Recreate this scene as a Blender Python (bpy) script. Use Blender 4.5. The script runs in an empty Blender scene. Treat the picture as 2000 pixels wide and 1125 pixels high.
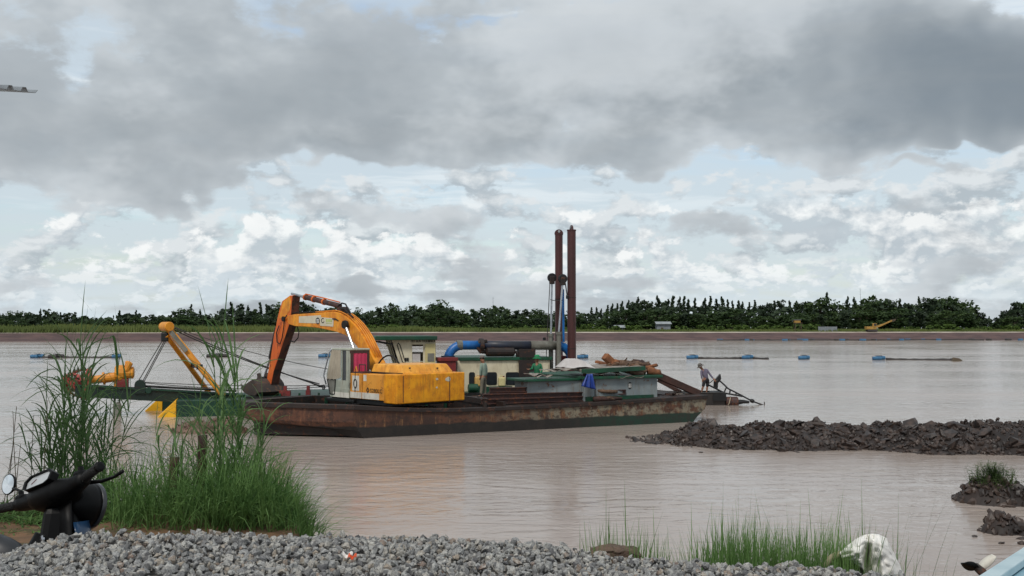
import bpy, bmesh, math, random
import numpy as np
from mathutils import Vector, Matrix, Euler, noise as mnoise
rad = math.radians
sc = bpy.context.scene
COL = sc.collection
# ---------------------------------------------------------------- camera
CAM = Vector((0, 0, 4.1)); FPX = 2000.0; HZ = 638.0       # focal length and horizon row, in photo pixels
TH = math.atan((HZ - 562.5) / FPX)
cd = bpy.data.cameras.new('camera'); cam = bpy.data.objects.new('camera', cd); COL.objects.link(cam)
cd.lens = 36; cd.sensor_width = 36; cd.clip_start = 0.05; cd.clip_end = 5000
cam.location = CAM; cam.rotation_euler = (math.pi / 2 + TH, 0, 0)
sc.camera = cam
sc.view_settings.view_transform = 'Standard'; sc.view_settings.look = 'None'
sc.view_settings.exposure = 0.0; sc.view_settings.gamma = 1.0
sc.cycles.use_denoising = True
sc.cycles.max_bounces = 6; sc.cycles.transparent_max_bounces = 8

def S(r, g, b):
    f = lambda c: (c / 255 / 12.92) if c / 255 <= 0.04045 else ((c / 255 + 0.055) / 1.055) ** 2.4
    return (f(r), f(g), f(b), 1.0)

class NT:                                                  # small node-tree writer
    def __init__(s, nt): s.nt = nt
    def n(s, typ, ins=None, **props):
        nd = s.nt.nodes.new(typ)
        for k, v in props.items(): setattr(nd, k, v)
        for k, v in (ins or {}).items(): s.put(nd.inputs[k], v)
        return nd
    def put(s, sock, v):
        if isinstance(v, bpy.types.NodeSocket): s.nt.links.new(v, sock)
        else: sock.default_value = v
    def m(s, op, a, b=0.0, c=0.0, clamp=False):
        nd = s.n('ShaderNodeMath', operation=op, use_clamp=clamp)
        s.put(nd.inputs[0], a); s.put(nd.inputs[1], b); s.put(nd.inputs[2], c)
        return nd.outputs[0]
    def v(s, op, a, b=(0, 0, 0)):
        nd = s.n('ShaderNodeVectorMath', operation=op); s.put(nd.inputs[0], a)
        if op == 'SCALE': s.put(nd.inputs['Scale'], b)
        else: s.put(nd.inputs[1], b)
        return nd.outputs['Value'] if op in ('LENGTH', 'DISTANCE', 'DOT_PRODUCT') else nd.outputs[0]
    def mr(s, x, a, b, c=0.0, d=1.0, smooth=True):
        nd = s.n('ShaderNodeMapRange', interpolation_type='SMOOTHSTEP' if smooth else 'LINEAR', clamp=True)
        for i, q in enumerate((x, a, b, c, d)): s.put(nd.inputs[i], q)
        return nd.outputs[0]
    def mix(s, f, a, b, blend='MIX'):
        nd = s.n('ShaderNodeMix', data_type='RGBA', blend_type=blend)
        s.put(nd.inputs[0], f); s.put(nd.inputs[6], a); s.put(nd.inputs[7], b)
        return nd.outputs[2]
    def noise(s, vec, scale, detail=4, rough=0.55, dist=0.0, dim='3D'):
        nd = s.n('ShaderNodeTexNoise', noise_dimensions=dim, ins={'Vector': vec, 'Scale': scale, 'Detail': detail, 'Roughness': rough, 'Distortion': dist})
        return nd.outputs['Fac']

# ---------------------------------------------------------------- sky and sun
SUN_EL, SUN_AZ = rad(52), rad(200)                         # azimuth clockwise from +Y: behind the viewer, a little left
world = bpy.data.worlds.new('World'); sc.world = world; world.use_nodes = True
w = NT(world.node_tree); world.node_tree.nodes.clear()
tc = w.n('ShaderNodeTexCoord').outputs['Generated']
d = w.v('NORMALIZE', tc)
sp = w.n('ShaderNodeSeparateXYZ', {0: d}).outputs
z = w.m('MAXIMUM', sp[2], 0.0)
sky = w.n('ShaderNodeTexSky', sky_type='NISHITA', sun_disc=False, sun_elevation=SUN_EL, sun_rotation=SUN_AZ,
          air_density=1.1, dust_density=1.6, ozone_density=1.5).outputs[0]
warp = w.n('ShaderNodeTexNoise', {'Vector': d, 'Scale': 9.0, 'Detail': 3.0, 'Roughness': 0.6}).outputs['Color']
wv = w.v('SUBTRACT', warp, (0.5, 0.5, 0.5))
db = w.v('ADD', d, w.v('SCALE', wv, 0.13))
def blob(px, py, rx, ry, inner=0.25):                      # soft cloud-cover patch about one direction of the sky
    a = math.atan((px - 1000) / FPX); e = math.atan((HZ - py) / FPX * math.cos(a))
    c = (math.sin(a) * math.cos(e), math.cos(a) * math.cos(e), math.sin(e))
    q = w.v('MULTIPLY', w.v('SUBTRACT', db, c), (FPX / rx, FPX / rx, FPX / ry))
    return w.mr(w.v('LENGTH', q), 1.0, inner)
def addm(x, *terms):
    for t, k in terms: x = w.m('MULTIPLY_ADD', t, k, x)
    return x
def K(v): return (v[0] * 9.65, v[1] * 9.95, v[2] * 10.2, 1)      # cloud radiance, before the 0.1 background strength
# thin high veil over the blue
den = w.m('ADD', z, 0.11)
pl = w.n('ShaderNodeCombineXYZ', {0: w.m('DIVIDE', sp[0], den), 1: w.m('DIVIDE', sp[1], den), 2: 0.0}).outputs[0]
dw = w.v('ADD', d, w.v('SCALE', wv, 0.018))
veiln = w.noise(w.v('MULTIPLY', pl, (0.5, 1.1, 1)), 1.3, 4, 0.6, 0.0, '2D')
veil = w.mr(addm(veiln, (blob(1165, 235, 110, 75), -0.10), (blob(640, 20, 330, 60), -0.05)), 0.26, 0.56)
blue = w.mix(1.0, sky, K((0.055, 0.055, 0.050)), 'ADD')
col = w.mix(w.mr(veil, 0, 1, 0.15, 0.80, False), blue, K((0.465, 0.51, 0.535)))
# pale streaks under the dark base
strk = w.noise(w.v('MULTIPLY', dw, (2.6, 2.6, 30)), 1.5, 4, 0.6)
col = w.mix(w.m('MULTIPLY', w.mr(strk, 0.50, 0.64), w.mr(z, 0.06, 0.15, 0.1, 0.7)), col, K((0.60, 0.63, 0.64)))
# small cumulus above the horizon: puffs carry lit tops and blue-grey flat bases
def cumulus(scale, squash, lo, hi, zfade, shade, lit, strength, off, bias=None):
    global col
    vec = w.v('MULTIPLY', dw, (1, 1, squash))
    n0 = w.noise(vec, scale, 6, 0.60)
    n1 = w.noise(w.v('ADD', vec, (-0.004, 0.0, off * squash)), scale, 3, 0.5)
    n0b = addm(n0, *bias) if bias is not None else n0
    cov = w.mr(n0b, lo, hi)
    li = w.m('MULTIPLY_ADD', w.m('SUBTRACT', n0, n1), 8.0, 0.28, clamp=True)
    c = w.mix(li, K(shade), K(lit))
    col = w.mix(w.m('MULTIPLY', w.m('MULTIPLY', cov, zfade), strength), col, c)
cumulus(15.0, 1.9, 0.485, 0.565, w.mr(z, 0.21, 0.15), (0.32, 0.352, 0.375), (0.56, 0.57, 0.57), 0.84, 0.013,
        [(blob(1560, 400, 480, 55), -0.06), (blob(1800, 460, 320, 90), 0.07), (blob(480, 440, 520, 90), 0.01), (blob(760, 330, 300, 40), -0.10)])
cumulus(17.0, 1.5, 0.485, 0.55, w.m('MULTIPLY', w.mr(z, 0.135, 0.105), w.mr(z, 0.015, 0.04)), (0.38, 0.415, 0.44), (0.71, 0.70, 0.68), 0.85, 0.012, [(blob(1760, 470, 380, 75), 0.07), (blob(1215, 440, 70, 60), 0.06)])
cumulus(34.0, 1.9, 0.475, 0.55, w.mr(z, 0.075, 0.05), (0.44, 0.48, 0.505), (0.67, 0.66, 0.64), 0.78, 0.006)
col = w.mix(w.mr(z, 0.075, 0.0, 0.0, 0.72), col, K((0.51, 0.565, 0.59)))
# the broad grey cloud deck: soft upper side, ragged edge below
dk = w.noise(w.v('MULTIPLY', pl, (0.85, 1.2, 1)), 0.75, 4, 0.54, 0.0, '2D')
dk2 = w.noise(w.v('MULTIPLY', dw, (1, 1, 1.9)), 6.0, 7, 0.60)
dens = w.m('MULTIPLY_ADD', dk2, 0.95, w.m('MULTIPLY', dk, 0.30))
dens = addm(dens, (w.mr(z, 0.115, 0.19), 0.13), (blob(280, 250, 430, 150), 0.14), (blob(880, 260, 380, 95), 0.11), (blob(1500, 170, 640, 190), 0.20),
            (blob(1880, 180, 330, 180), 0.13), (blob(1150, 255, 120, 70, 0.0), -0.30), (blob(545, 268, 120, 45, 0.0), -0.20), (blob(640, 10, 420, 100), -0.14),
            (blob(60, 60, 300, 150), -0.05), (blob(600, 345, 330, 40), -0.17), (blob(1830, 298, 190, 30), -0.20), (blob(1450, 380, 750, 60), -0.20), (blob(720, 115, 110, 50), -0.08), (blob(450, 490, 420, 120, 0.5), -0.20), (blob(100, 430, 220, 60), -0.06))
cov = w.mr(dens, 0.60, 0.69)
thick = w.mr(dens, 0.62, 0.94, 0, 1, False)
fine = w.noise(w.v('MULTIPLY', dw, (1, 1, 1.7)), 4.6, 5, 0.60)
nlow = w.noise(w.v('ADD', w.v('MULTIPLY', dw, (1, 1, 1.9)), (0, 0, 0.035)), 6.0, 4, 0.55)
gcol = w.mix(thick, K((0.50, 0.525, 0.54)), K((0.205, 0.225, 0.24)))
rel = w.m('MULTIPLY_ADD', w.m('SUBTRACT', dk2, nlow), 3.0, 0.5, clamp=True)
gcol = w.mix(0.52, gcol, w.mix(rel, K((0.21, 0.235, 0.255)), K((0.52, 0.535, 0.54))))
gcol = w.mix(w.m('MULTIPLY', w.mr(fine, 0.40, 0.58, 1, 0), 0.5), gcol, K((0.235, 0.255, 0.272)))
gcol = w.mix(w.m('MULTIPLY', w.mr(fine, 0.50, 0.66), 0.55), gcol, K((0.50, 0.515, 0.525)))
dkr = addm(w.m('MULTIPLY', fine, 0.5), (blob(1960, 170, 480, 190, 0.0), 0.75), (blob(1500, 120, 700, 260), 0.10))
gcol = w.mix(w.mr(dkr, 0.30, 1.25, 0, 0.9), gcol, K((0.120, 0.146, 0.172)))
col = w.mix(w.m('MULTIPLY', cov, 0.95), col, gcol)
bg = w.n('ShaderNodeBackground', {'Color': col, 'Strength': 0.1})
w.nt.links.new(bg.outputs[0], w.n('ShaderNodeOutputWorld').inputs[0])

sd = bpy.data.lights.new('sun', 'SUN'); sun = bpy.data.objects.new('sun', sd); COL.objects.link(sun)
sd.energy = 1.5; sd.angle = rad(14); sd.color = (1.0, 0.95, 0.88)
sdir = Vector((math.sin(SUN_AZ) * math.cos(SUN_EL), math.cos(SUN_AZ) * math.cos(SUN_EL), math.sin(SUN_EL)))
sun.rotation_euler = sdir.to_track_quat('Z', 'Y').to_euler(); sun.location = (0, 0, 60)
sc.view_settings.exposure = 0.48

# ---------------------------------------------------------------- photo pixel -> place
def ray(px, py):
    x, y, zz = (px - 1000) / FPX, 1.0, -(py - 562.5) / FPX
    c, s_ = math.cos(TH), math.sin(TH)
    return Vector((x, y * c - zz * s_, y * s_ + zz * c))
def at(px, py, dep): r = ray(px, py); return CAM + r * (dep / r.y)
def atz(px, py, zz=0.0): r = ray(px, py); return CAM + r * ((zz - CAM.z) / r.z)
def onp(px, py, p0, n): r = ray(px, py); return CAM + r * ((Vector(p0) - CAM).dot(n) / r.dot(n))

# ---------------------------------------------------------------- materials
MATS = {}
def pm(name, c1, c2=None, sc_=3.0, rough=0.6, metal=0.0, bump=0.0, bsc=30.0, rust=None, stretch=(1, 1, 1), spec=0.5, coat=0.0, lohi=(0.35, 0.65), dirt=None):
    m = bpy.data.materials.new(name); m.use_nodes = True; MATS[name] = m
    t = NT(m.node_tree); bs = m.node_tree.nodes['Principled BSDF']
    oc = t.n('ShaderNodeTexCoord').outputs['Object']
    vec = t.v('MULTIPLY', oc, stretch)
    c = c1
    if c2: c = t.mix(t.mr(t.noise(vec, sc_, 5, 0.6), lohi[0], lohi[1]), c1, c2)
    if dirt:                                               # (colour, strength): run-down grime and mud
        dn_ = t.m('MULTIPLY', t.mr(t.noise(t.v('MULTIPLY', oc, (6, 6, 0.9)), 1.0, 6, 0.7), 0.44, 0.70), t.mr(t.noise(oc, 1.3, 4), 0.35, 0.62))
        c = t.mix(t.m('MULTIPLY', dn_, dirt[1]), c, dirt[0])
    if rust:                                               # (colour, scale, low, high): worn patches
        rn = t.noise(vec, rust[1], 8, 0.68)
        f = t.mr(rn, rust[2], rust[3]); c = t.mix(f, c, rust[0])
        t.put(bs.inputs['Roughness'], t.mr(f, 0, 1, rough, 0.85))
    else: t.put(bs.inputs['Roughness'], t.mr(t.noise(vec, sc_ * 3, 3), 0.3, 0.7, max(0.02, rough - 0.07), min(1, rough + 0.07)))
    t.put(bs.inputs['Base Color'], c)
    bs.inputs['Metallic'].default_value = metal; bs.inputs['Specular IOR Level'].default_value = spec
    bs.inputs['Coat Weight'].default_value = coat
    if bump:
        b = t.n('ShaderNodeBump', {'Strength': bump, 'Distance': 0.02, 'Height': t.noise(oc, bsc, 5, 0.6)})
        t.put(bs.inputs['Normal'], b.outputs[0])
    return m

# ---------------------------------------------------------------- mesh writer
ORG = {}
def perp(a):
    a = a.normalized(); h = Vector((0, 0, 1)) if abs(a.z) < 0.9 else Vector((1, 0, 0))
    x = a.cross(h).normalized(); return x, x.cross(a).normalized() * -1
class MB:
    def __init__(s): s.v = []; s.f = []; s.q = False
    def add(s, vs, fs):
        o = len(s.v); s.v += [tuple(q) for q in vs]; s.f += [tuple(i + o for i in f) for f in fs]; return s
    def hexa(s, b, t):                                     # bottom quad, top quad
        return s.add(list(b) + list(t), [(3, 2, 1, 0), (4, 5, 6, 7), (0, 1, 5, 4), (1, 2, 6, 5), (2, 3, 7, 6), (3, 0, 4, 7)])
    def box(s, c, sx, sy, sz, ax=None, ay=None, az=None):
        ax = Vector(ax or (1, 0, 0)); ay = Vector(ay or (0, 1, 0)); az = Vector(az or (0, 0, 1)); c = Vector(c)
        P = lambda i, j, k: c + ax * (i * sx / 2) + ay * (j * sy / 2) + az * (k * sz / 2)
        return s.hexa([P(-1, -1, -1), P(1, -1, -1), P(1, 1, -1), P(-1, 1, -1)], [P(-1, -1, 1), P(1, -1, 1), P(1, 1, 1), P(-1, 1, 1)])
    def bar(s, a, b, wd, ht, up=(0, 0, 1)):                # rectangular bar from a to b
        a = Vector(a); b = Vector(b); ax = (b - a); L = ax.length; ax = ax / L
        ay = Vector(up).cross(ax).normalized(); az = ax.cross(ay)
        return s.box((a + b) / 2, L, wd, ht, ax, ay, az)
    def prism(s, poly, ext):
        n = len(poly); P = [Vector(p) for p in poly]; e = Vector(ext)
        return s.add(P + [p + e for p in P], [tuple(range(n))[::-1], tuple(range(n, 2 * n))] + [(i, (i + 1) % n, n + (i + 1) % n, n + i) for i in range(n)])
    def tube(s, pts, r, n=8, caps=True):
        pts = [Vector(p) for p in pts]; k = len(pts); rs = r if isinstance(r, (list, tuple)) else [r] * k
        vs = []; fs = []; x = None
        for i, p in enumerate(pts):
            tdir = (pts[min(i + 1, k - 1)] - pts[max(i - 1, 0)]).normalized()
            if x is None: x, y = perp(tdir)
            else: x = (x - tdir * x.dot(tdir)).normalized(); y = tdir.cross(x)
            y = tdir.cross(x)
            for j in range(n):
                a = 2 * math.pi * j / n; vs.append(p + (x * math.cos(a) + y * math.sin(a)) * rs[i])
        for i in range(k - 1):
            for j in range(n): fs.append((i * n + j, i * n + (j + 1) % n, (i + 1) * n + (j + 1) % n, (i + 1) * n + j))
        if caps: fs += [tuple(range(n))[::-1], tuple((k - 1) * n + j for j in range(n))]
        return s.add(vs, fs)
    def lathe(s, prof, o, axis=(0, 0, 1), n=16, caps=True):
        o = Vector(o); ax = Vector(axis).normalized(); x, y = perp(ax); y = ax.cross(x)
        vs = [o + ax * h + (x * math.cos(2 * math.pi * j / n) + y * math.sin(2 * math.pi * j / n)) * r for r, h in prof for j in range(n)]
        k = len(prof); fs = [(i * n + j, i * n + (j + 1) % n, (i + 1) * n + (j + 1) % n, (i + 1) * n + j) for i in range(k - 1) for j in range(n)]
        if caps: fs += [tuple(range(n))[::-1], tuple((k - 1) * n + j for j in range(n))]
        return s.add(vs, fs)
    def ball(s, c, rx, ry=None, rz=None, n=10):
        ry = ry or rx; rz = rz or rx; c = Vector(c); m = n // 2 + 1
        vs = [c + Vector((rx * math.sin(math.pi * i / m) * math.cos(2 * math.pi * j / n), ry * math.sin(math.pi * i / m) * math.sin(2 * math.pi * j / n), rz * math.cos(math.pi * i / m))) for i in range(1, m) for j in range(n)]
        k = m - 1; fs = [(i * n + j, (i + 1) * n + j, (i + 1) * n + (j + 1) % n, i * n + (j + 1) % n) for i in range(k - 1) for j in range(n)]
        vs += [c + Vector((0, 0, rz)), c - Vector((0, 0, rz))]; t = k * n
        fs += [(t, j, (j + 1) % n) for j in range(n)] + [(t + 1, (k - 1) * n + (j + 1) % n, (k - 1) * n + j) for j in range(n)]
        return s.add(vs, fs)
    def grid(s, fn, nu, nv, closed_u=False):
        vs = [fn(i / (nu - 1), j / (nv - 1)) for i in range(nu) for j in range(nv)]
        return s.add(vs, [(i * nv + j, (i + 1) * nv + j, (i + 1) * nv + j + 1, i * nv + j + 1) for i in range(nu - 1) for j in range(nv - 1)])
    def build(s, name, mat, parent=None, org=None, smooth=False, bevel=0.0, label=None, cat=None, group=None, kind=None, solid=0.0, fix=True):
        if parent is not None: o3 = ORG[parent.name]
        else: o3 = Vector(org if org is not None else (0, 0, 0))
        me = bpy.data.meshes.new(name)
        me.from_pydata([(p[0] - o3.x, p[1] - o3.y, p[2] - o3.z) for p in s.v], [], s.f)
        if fix:
            bm = bmesh.new(); bm.from_mesh(me); bmesh.ops.recalc_face_normals(bm, faces=bm.faces); bm.to_mesh(me); bm.free()
        me.materials.append(MATS[mat] if isinstance(mat, str) else mat)
        return link(name, me, parent, o3, smooth, bevel, label, cat, group, kind, solid)
def link(name, me, parent=None, o3=None, smooth=False, bevel=0.0, label=None, cat=None, group=None, kind=None, solid=0.0):
    o = bpy.data.objects.new(name, me); COL.objects.link(o)
    if parent is not None: o.parent = parent
    elif o3 is not None: o.location = o3
    ORG[o.name] = Vector(o3) if o3 is not None else Vector((0, 0, 0))
    if smooth: me.polygons.foreach_set('use_smooth', [True] * len(me.polygons))
    if solid: md = o.modifiers.new('solid', 'SOLIDIFY'); md.thickness = solid; md.offset = 0
    if bevel: md = o.modifiers.new('bevel', 'BEVEL'); md.width = bevel; md.segments = 2; md.limit_method = 'ANGLE'; md.angle_limit = rad(35); md.harden_normals = False
    tag(o, label, cat, group, kind); return o
def tag(o, label=None, cat=None, group=None, kind=None):
    for k, v in (('label', label), ('category', cat), ('group', group), ('kind', kind)):
        if v: o[k] = v
    return o
def thing(name, label, cat, loc, group=None):
    o = bpy.data.objects.new(name, None); COL.objects.link(o); o.location = loc; o.empty_display_size = 0.2
    ORG[o.name] = Vector(loc); return tag(o, label, cat, group)
def copytree(o, parent=None):
    c = o.copy(); COL.objects.link(c); c.parent = parent
    for ch in o.children: copytree(ch, c)
    return c
def text(name, s_, size, pos, right, up, mat, parent, width=None, bold=0.0, depth=0.0):
    cu = bpy.data.curves.new(name, 'FONT'); cu.body = s_; cu.size = size; cu.offset = bold; cu.align_x = 'LEFT'
    to = bpy.data.objects.new(name, cu); COL.objects.link(to)
    me = bpy.data.meshes.new_from_object(to.evaluated_get(bpy.context.evaluated_depsgraph_get()))
    bpy.data.objects.remove(to)
    right = Vector(right).normalized(); up = Vector(up).normalized()
    xs = [v.co.x for v in me.vertices] or [0]; k = (width / (max(xs) - min(xs))) if width else 1.0
    o3 = ORG[parent.name]
    for v in me.vertices: v.co = Vector(pos) + right * ((v.co.x - min(xs)) * k) + up * v.co.y - o3
    me.materials.clear(); me.materials.append(MATS[mat])
    return link(name, me, parent, o3)
def arc(a, b, sag, n=10): # hanging line
    a = Vector(a); b = Vector(b)
    return [a.lerp(b, i / n) - Vector((0, 0, sag * 4 * (i / n) * (1 - i / n))) for i in range(n + 1)]
def nz(x, y, zz=0.0, s=1.0): return mnoise.noise(Vector((x * s, y * s, zz * s)))
# ================================================================ materials of the setting
def water_mat():
    m = bpy.data.materials.new('muddy_water'); m.use_nodes = True; MATS['muddy_water'] = m
    t = NT(m.node_tree); bs = m.node_tree.nodes['Principled BSDF']
    pos = t.n('ShaderNodeNewGeometry').outputs['Position']
    big = t.noise(t.v('MULTIPLY', pos, (0.06, 0.16, 1)), 1.0, 4, 0.55)
    c = t.mix(t.mr(big, 0.35, 0.65), S(172, 160, 152), S(160, 147, 138))
    silt = t.noise(t.v('MULTIPLY', pos, (0.25, 0.9, 1)), 1.0, 5, 0.6, 0.5)
    c = t.mix(t.m('MULTIPLY', t.mr(silt, 0.54, 0.72), 0.35), c, S(162, 146, 128))
    t.put(bs.inputs['Base Color'], c); bs.inputs['IOR'].default_value = 1.33
    gust = t.noise(t.v('MULTIPLY', pos, (0.035, 0.09, 1)), 1.0, 3)
    t.put(bs.inputs['Roughness'], t.mr(gust, 0.3, 0.7, 0.07, 0.20))
    w1 = t.noise(t.v('MULTIPLY', pos, (0.9, 1.9, 1)), 1.0, 3, 0.55, 0.8)
    w2 = t.noise(t.v('MULTIPLY', pos, (3.0, 6.0, 1)), 1.0, 3, 0.55, 0.8)
    h = t.m('MULTIPLY_ADD', w1, 1.0, t.m('MULTIPLY', w2, t.mr(gust, 0.35, 0.65, 0.10, 0.30)))
    b = t.n('ShaderNodeBump', {'Strength': 0.75, 'Distance': 0.042, 'Height': h})
    t.put(bs.inputs['Normal'], b.outputs[0])
water_mat()
pm('dirt', S(122, 92, 66), S(96, 74, 54), 2.0, 0.95, bump=0.6, bsc=14, rust=(S(78, 70, 44), 3.0, 0.52, 0.62))
pm('dark_mud', S(50, 40, 36), S(34, 28, 26), 1.2, 0.72, bump=0.6, bsc=5)
pm('mud_clod', S(72, 58, 51), S(36, 30, 28), 1.6, 0.5, bump=0.5, bsc=7)
pm('silt', S(118, 94, 80), S(88, 68, 58), 3, 0.7, bump=0.8, bsc=6)
pm('bank_mud', S(96, 75, 72), S(76, 60, 60), 0.35, 0.9, bump=0.8, bsc=1.5, stretch=(0.5, 1, 3))
pm('dry_edge', S(196, 186, 172), S(150, 138, 124), 0.15, 0.9)
pm('field', S(70, 86, 44), S(92, 100, 52), 0.06, 0.95)
def leafm(name, c1, c2, trans=0.25, sc_=0.9):
    m = bpy.data.materials.new(name); m.use_nodes = True; MATS[name] = m
    t = NT(m.node_tree); nt = m.node_tree; bs = nt.nodes['Principled BSDF']
    oi = t.n('ShaderNodeObjectInfo'); oc = t.n('ShaderNodeTexCoord').outputs['Object']
    f = t.mr(t.noise(oc, sc_, 3), 0.3, 0.7)
    f2 = t.m('MULTIPLY_ADD', oi.outputs['Random'], 0.4, t.m('MULTIPLY', f, 0.6))
    c = t.mix(f2, c1, c2); t.put(bs.inputs['Base Color'], c); bs.inputs['Roughness'].default_value = 0.65
    bs.inputs['Specular IOR Level'].default_value = 0.25
    tr = t.n('ShaderNodeBsdfTranslucent', {'Color': c}); mx = t.n('ShaderNodeMixShader', {0: trans})
    nt.links.new(bs.outputs[0], mx.inputs[1]); nt.links.new(tr.outputs[0], mx.inputs[2])
    nt.links.new(mx.outputs[0], nt.nodes['Material Output'].inputs[0])
leafm('tree_leaf', S(66, 80, 56), S(42, 57, 45))
leafm('broad_leaf', S(48, 68, 42), S(72, 90, 50))
leafm('bush_leaf', S(86, 108, 48), S(70, 92, 44))
leafm('far_grass_leaf', S(110, 120, 66), S(84, 100, 54), sc_=0.05)
leafm('reed_leaf', S(122, 152, 98), S(70, 104, 60), 0.4, 3.0)
leafm('grass_leaf', S(122, 154, 90), S(64, 100, 50), 0.4, 5.0)
leafm('tuft_leaf', S(118, 150, 88), S(72, 108, 56), 0.35, 4.0)
leafm('weed_leaf', S(84, 104, 56), S(50, 68, 38), 0.3, 3.0)
leafm('dry_stalk', S(120, 104, 78), S(96, 80, 60), 0.1)
pm('bark', S(70, 60, 50), S(52, 46, 40), 3, 0.95)

# ================================================================ water and banks
MB().add([(-900, -5, 0), (900, -5, 0), (900, 420, 0), (-900, 420, 0)], [(0, 1, 2, 3)]).build('water', 'muddy_water', kind='structure')

def sm(a, b, x): t = min(1, max(0, (x - a) / (b - a))); return t * t * (3 - 2 * t)
def bank_edge(x): return 9.7 - 3.5 * sm(-2.15, -1.2, x) + 0.25 * nz(x * 0.8, 3)
def bank_z(x, y):
    e = bank_edge(x); zz = 2.4 + 0.05 * nz(x, y, 0, 0.9) - max(0, y - e) * 0.72
    zz += 0.10 * nz(x, y, 5, 1.3) * min(1, max(0, y - e))
    return max(-1.2, zz)
def nb(u, v_):
    x = (u * 2 - 1); x = 60 * x * abs(x) if abs(x) > 0.35 else 60 * x * 0.35
    y = -30 + 46 * (v_ ** 0.45); return (x, y, bank_z(x, y))
MB().grid(nb, 150, 120).build('ground', 'dirt', kind='structure', smooth=True)

# far bank: water edge closer at the left, bank crest about 2.2 m above the water
def shore(x): return 300 + 0.11 * x - 0.00012 * x * x
XS = [-420 + 12 * i for i in range(71)]
fb = MB(); fv = []
for x in XS:
    e = shore(x); j = 0.25 * nz(x, 0, 0, 0.06)
    fv += [(x, e - 3, -0.6), (x, e + 0.5 + 2 * j, 0.35), (x, e + 4, 1.25 + j), (x, e + 7, 2.25)]
fb.add(fv, [(i * 4 + k, i * 4 + 4 + k, i * 4 + 5 + k, i * 4 + 1 + k) for i in range(70) for k in range(3)])
fb.build('far_bank', 'bank_mud', kind='structure', smooth=True)
MB().add([(x, shore(x) + 7 + q, 2.25 + 0.25 * (q > 0)) for x in XS for q in (0, 3.5)], [(i * 2, i * 2 + 2, i * 2 + 3, i * 2 + 1) for i in range(70)]).build('bank_path', 'dry_edge', kind='structure')
MB().add([(x, shore(x) + 10.5 + q, 2.5) for x in XS for q in (0, 1500)], [(i * 2, i * 2 + 2, i * 2 + 3, i * 2 + 1) for i in range(70)]).build('field', 'field', kind='structure')

# ================================================================ far vegetation
R = random.Random(7)
def leafquads(mb, c, rx, ry, rz, n, size, rnd, droop=0.0):
    for _ in range(n):
        while True:
            p = Vector((rnd.uniform(-1, 1), rnd.uniform(-1, 1), rnd.uniform(-1, 1)))
            if p.length < 1 and p.length > 0.35 * rnd.random(): break
        p = Vector((c[0] + p.x * rx, c[1] + p.y * ry, c[2] + p.z * rz))
        a = Vector((rnd.gauss(0, 1), rnd.gauss(0, 1), rnd.gauss(0, 0.6) - droop)).normalized()
        b = a.cross(Vector((rnd.gauss(0, 1), rnd.gauss(0, 1), rnd.gauss(0, 1)))).normalized()
        s_ = size * rnd.uniform(0.6, 1.4); a *= s_; b *= s_ * 0.45
        mb.add([p - a * 0.5, p + b, p + a * 0.7, p - b], [(0, 1, 2, 3)])
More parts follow.
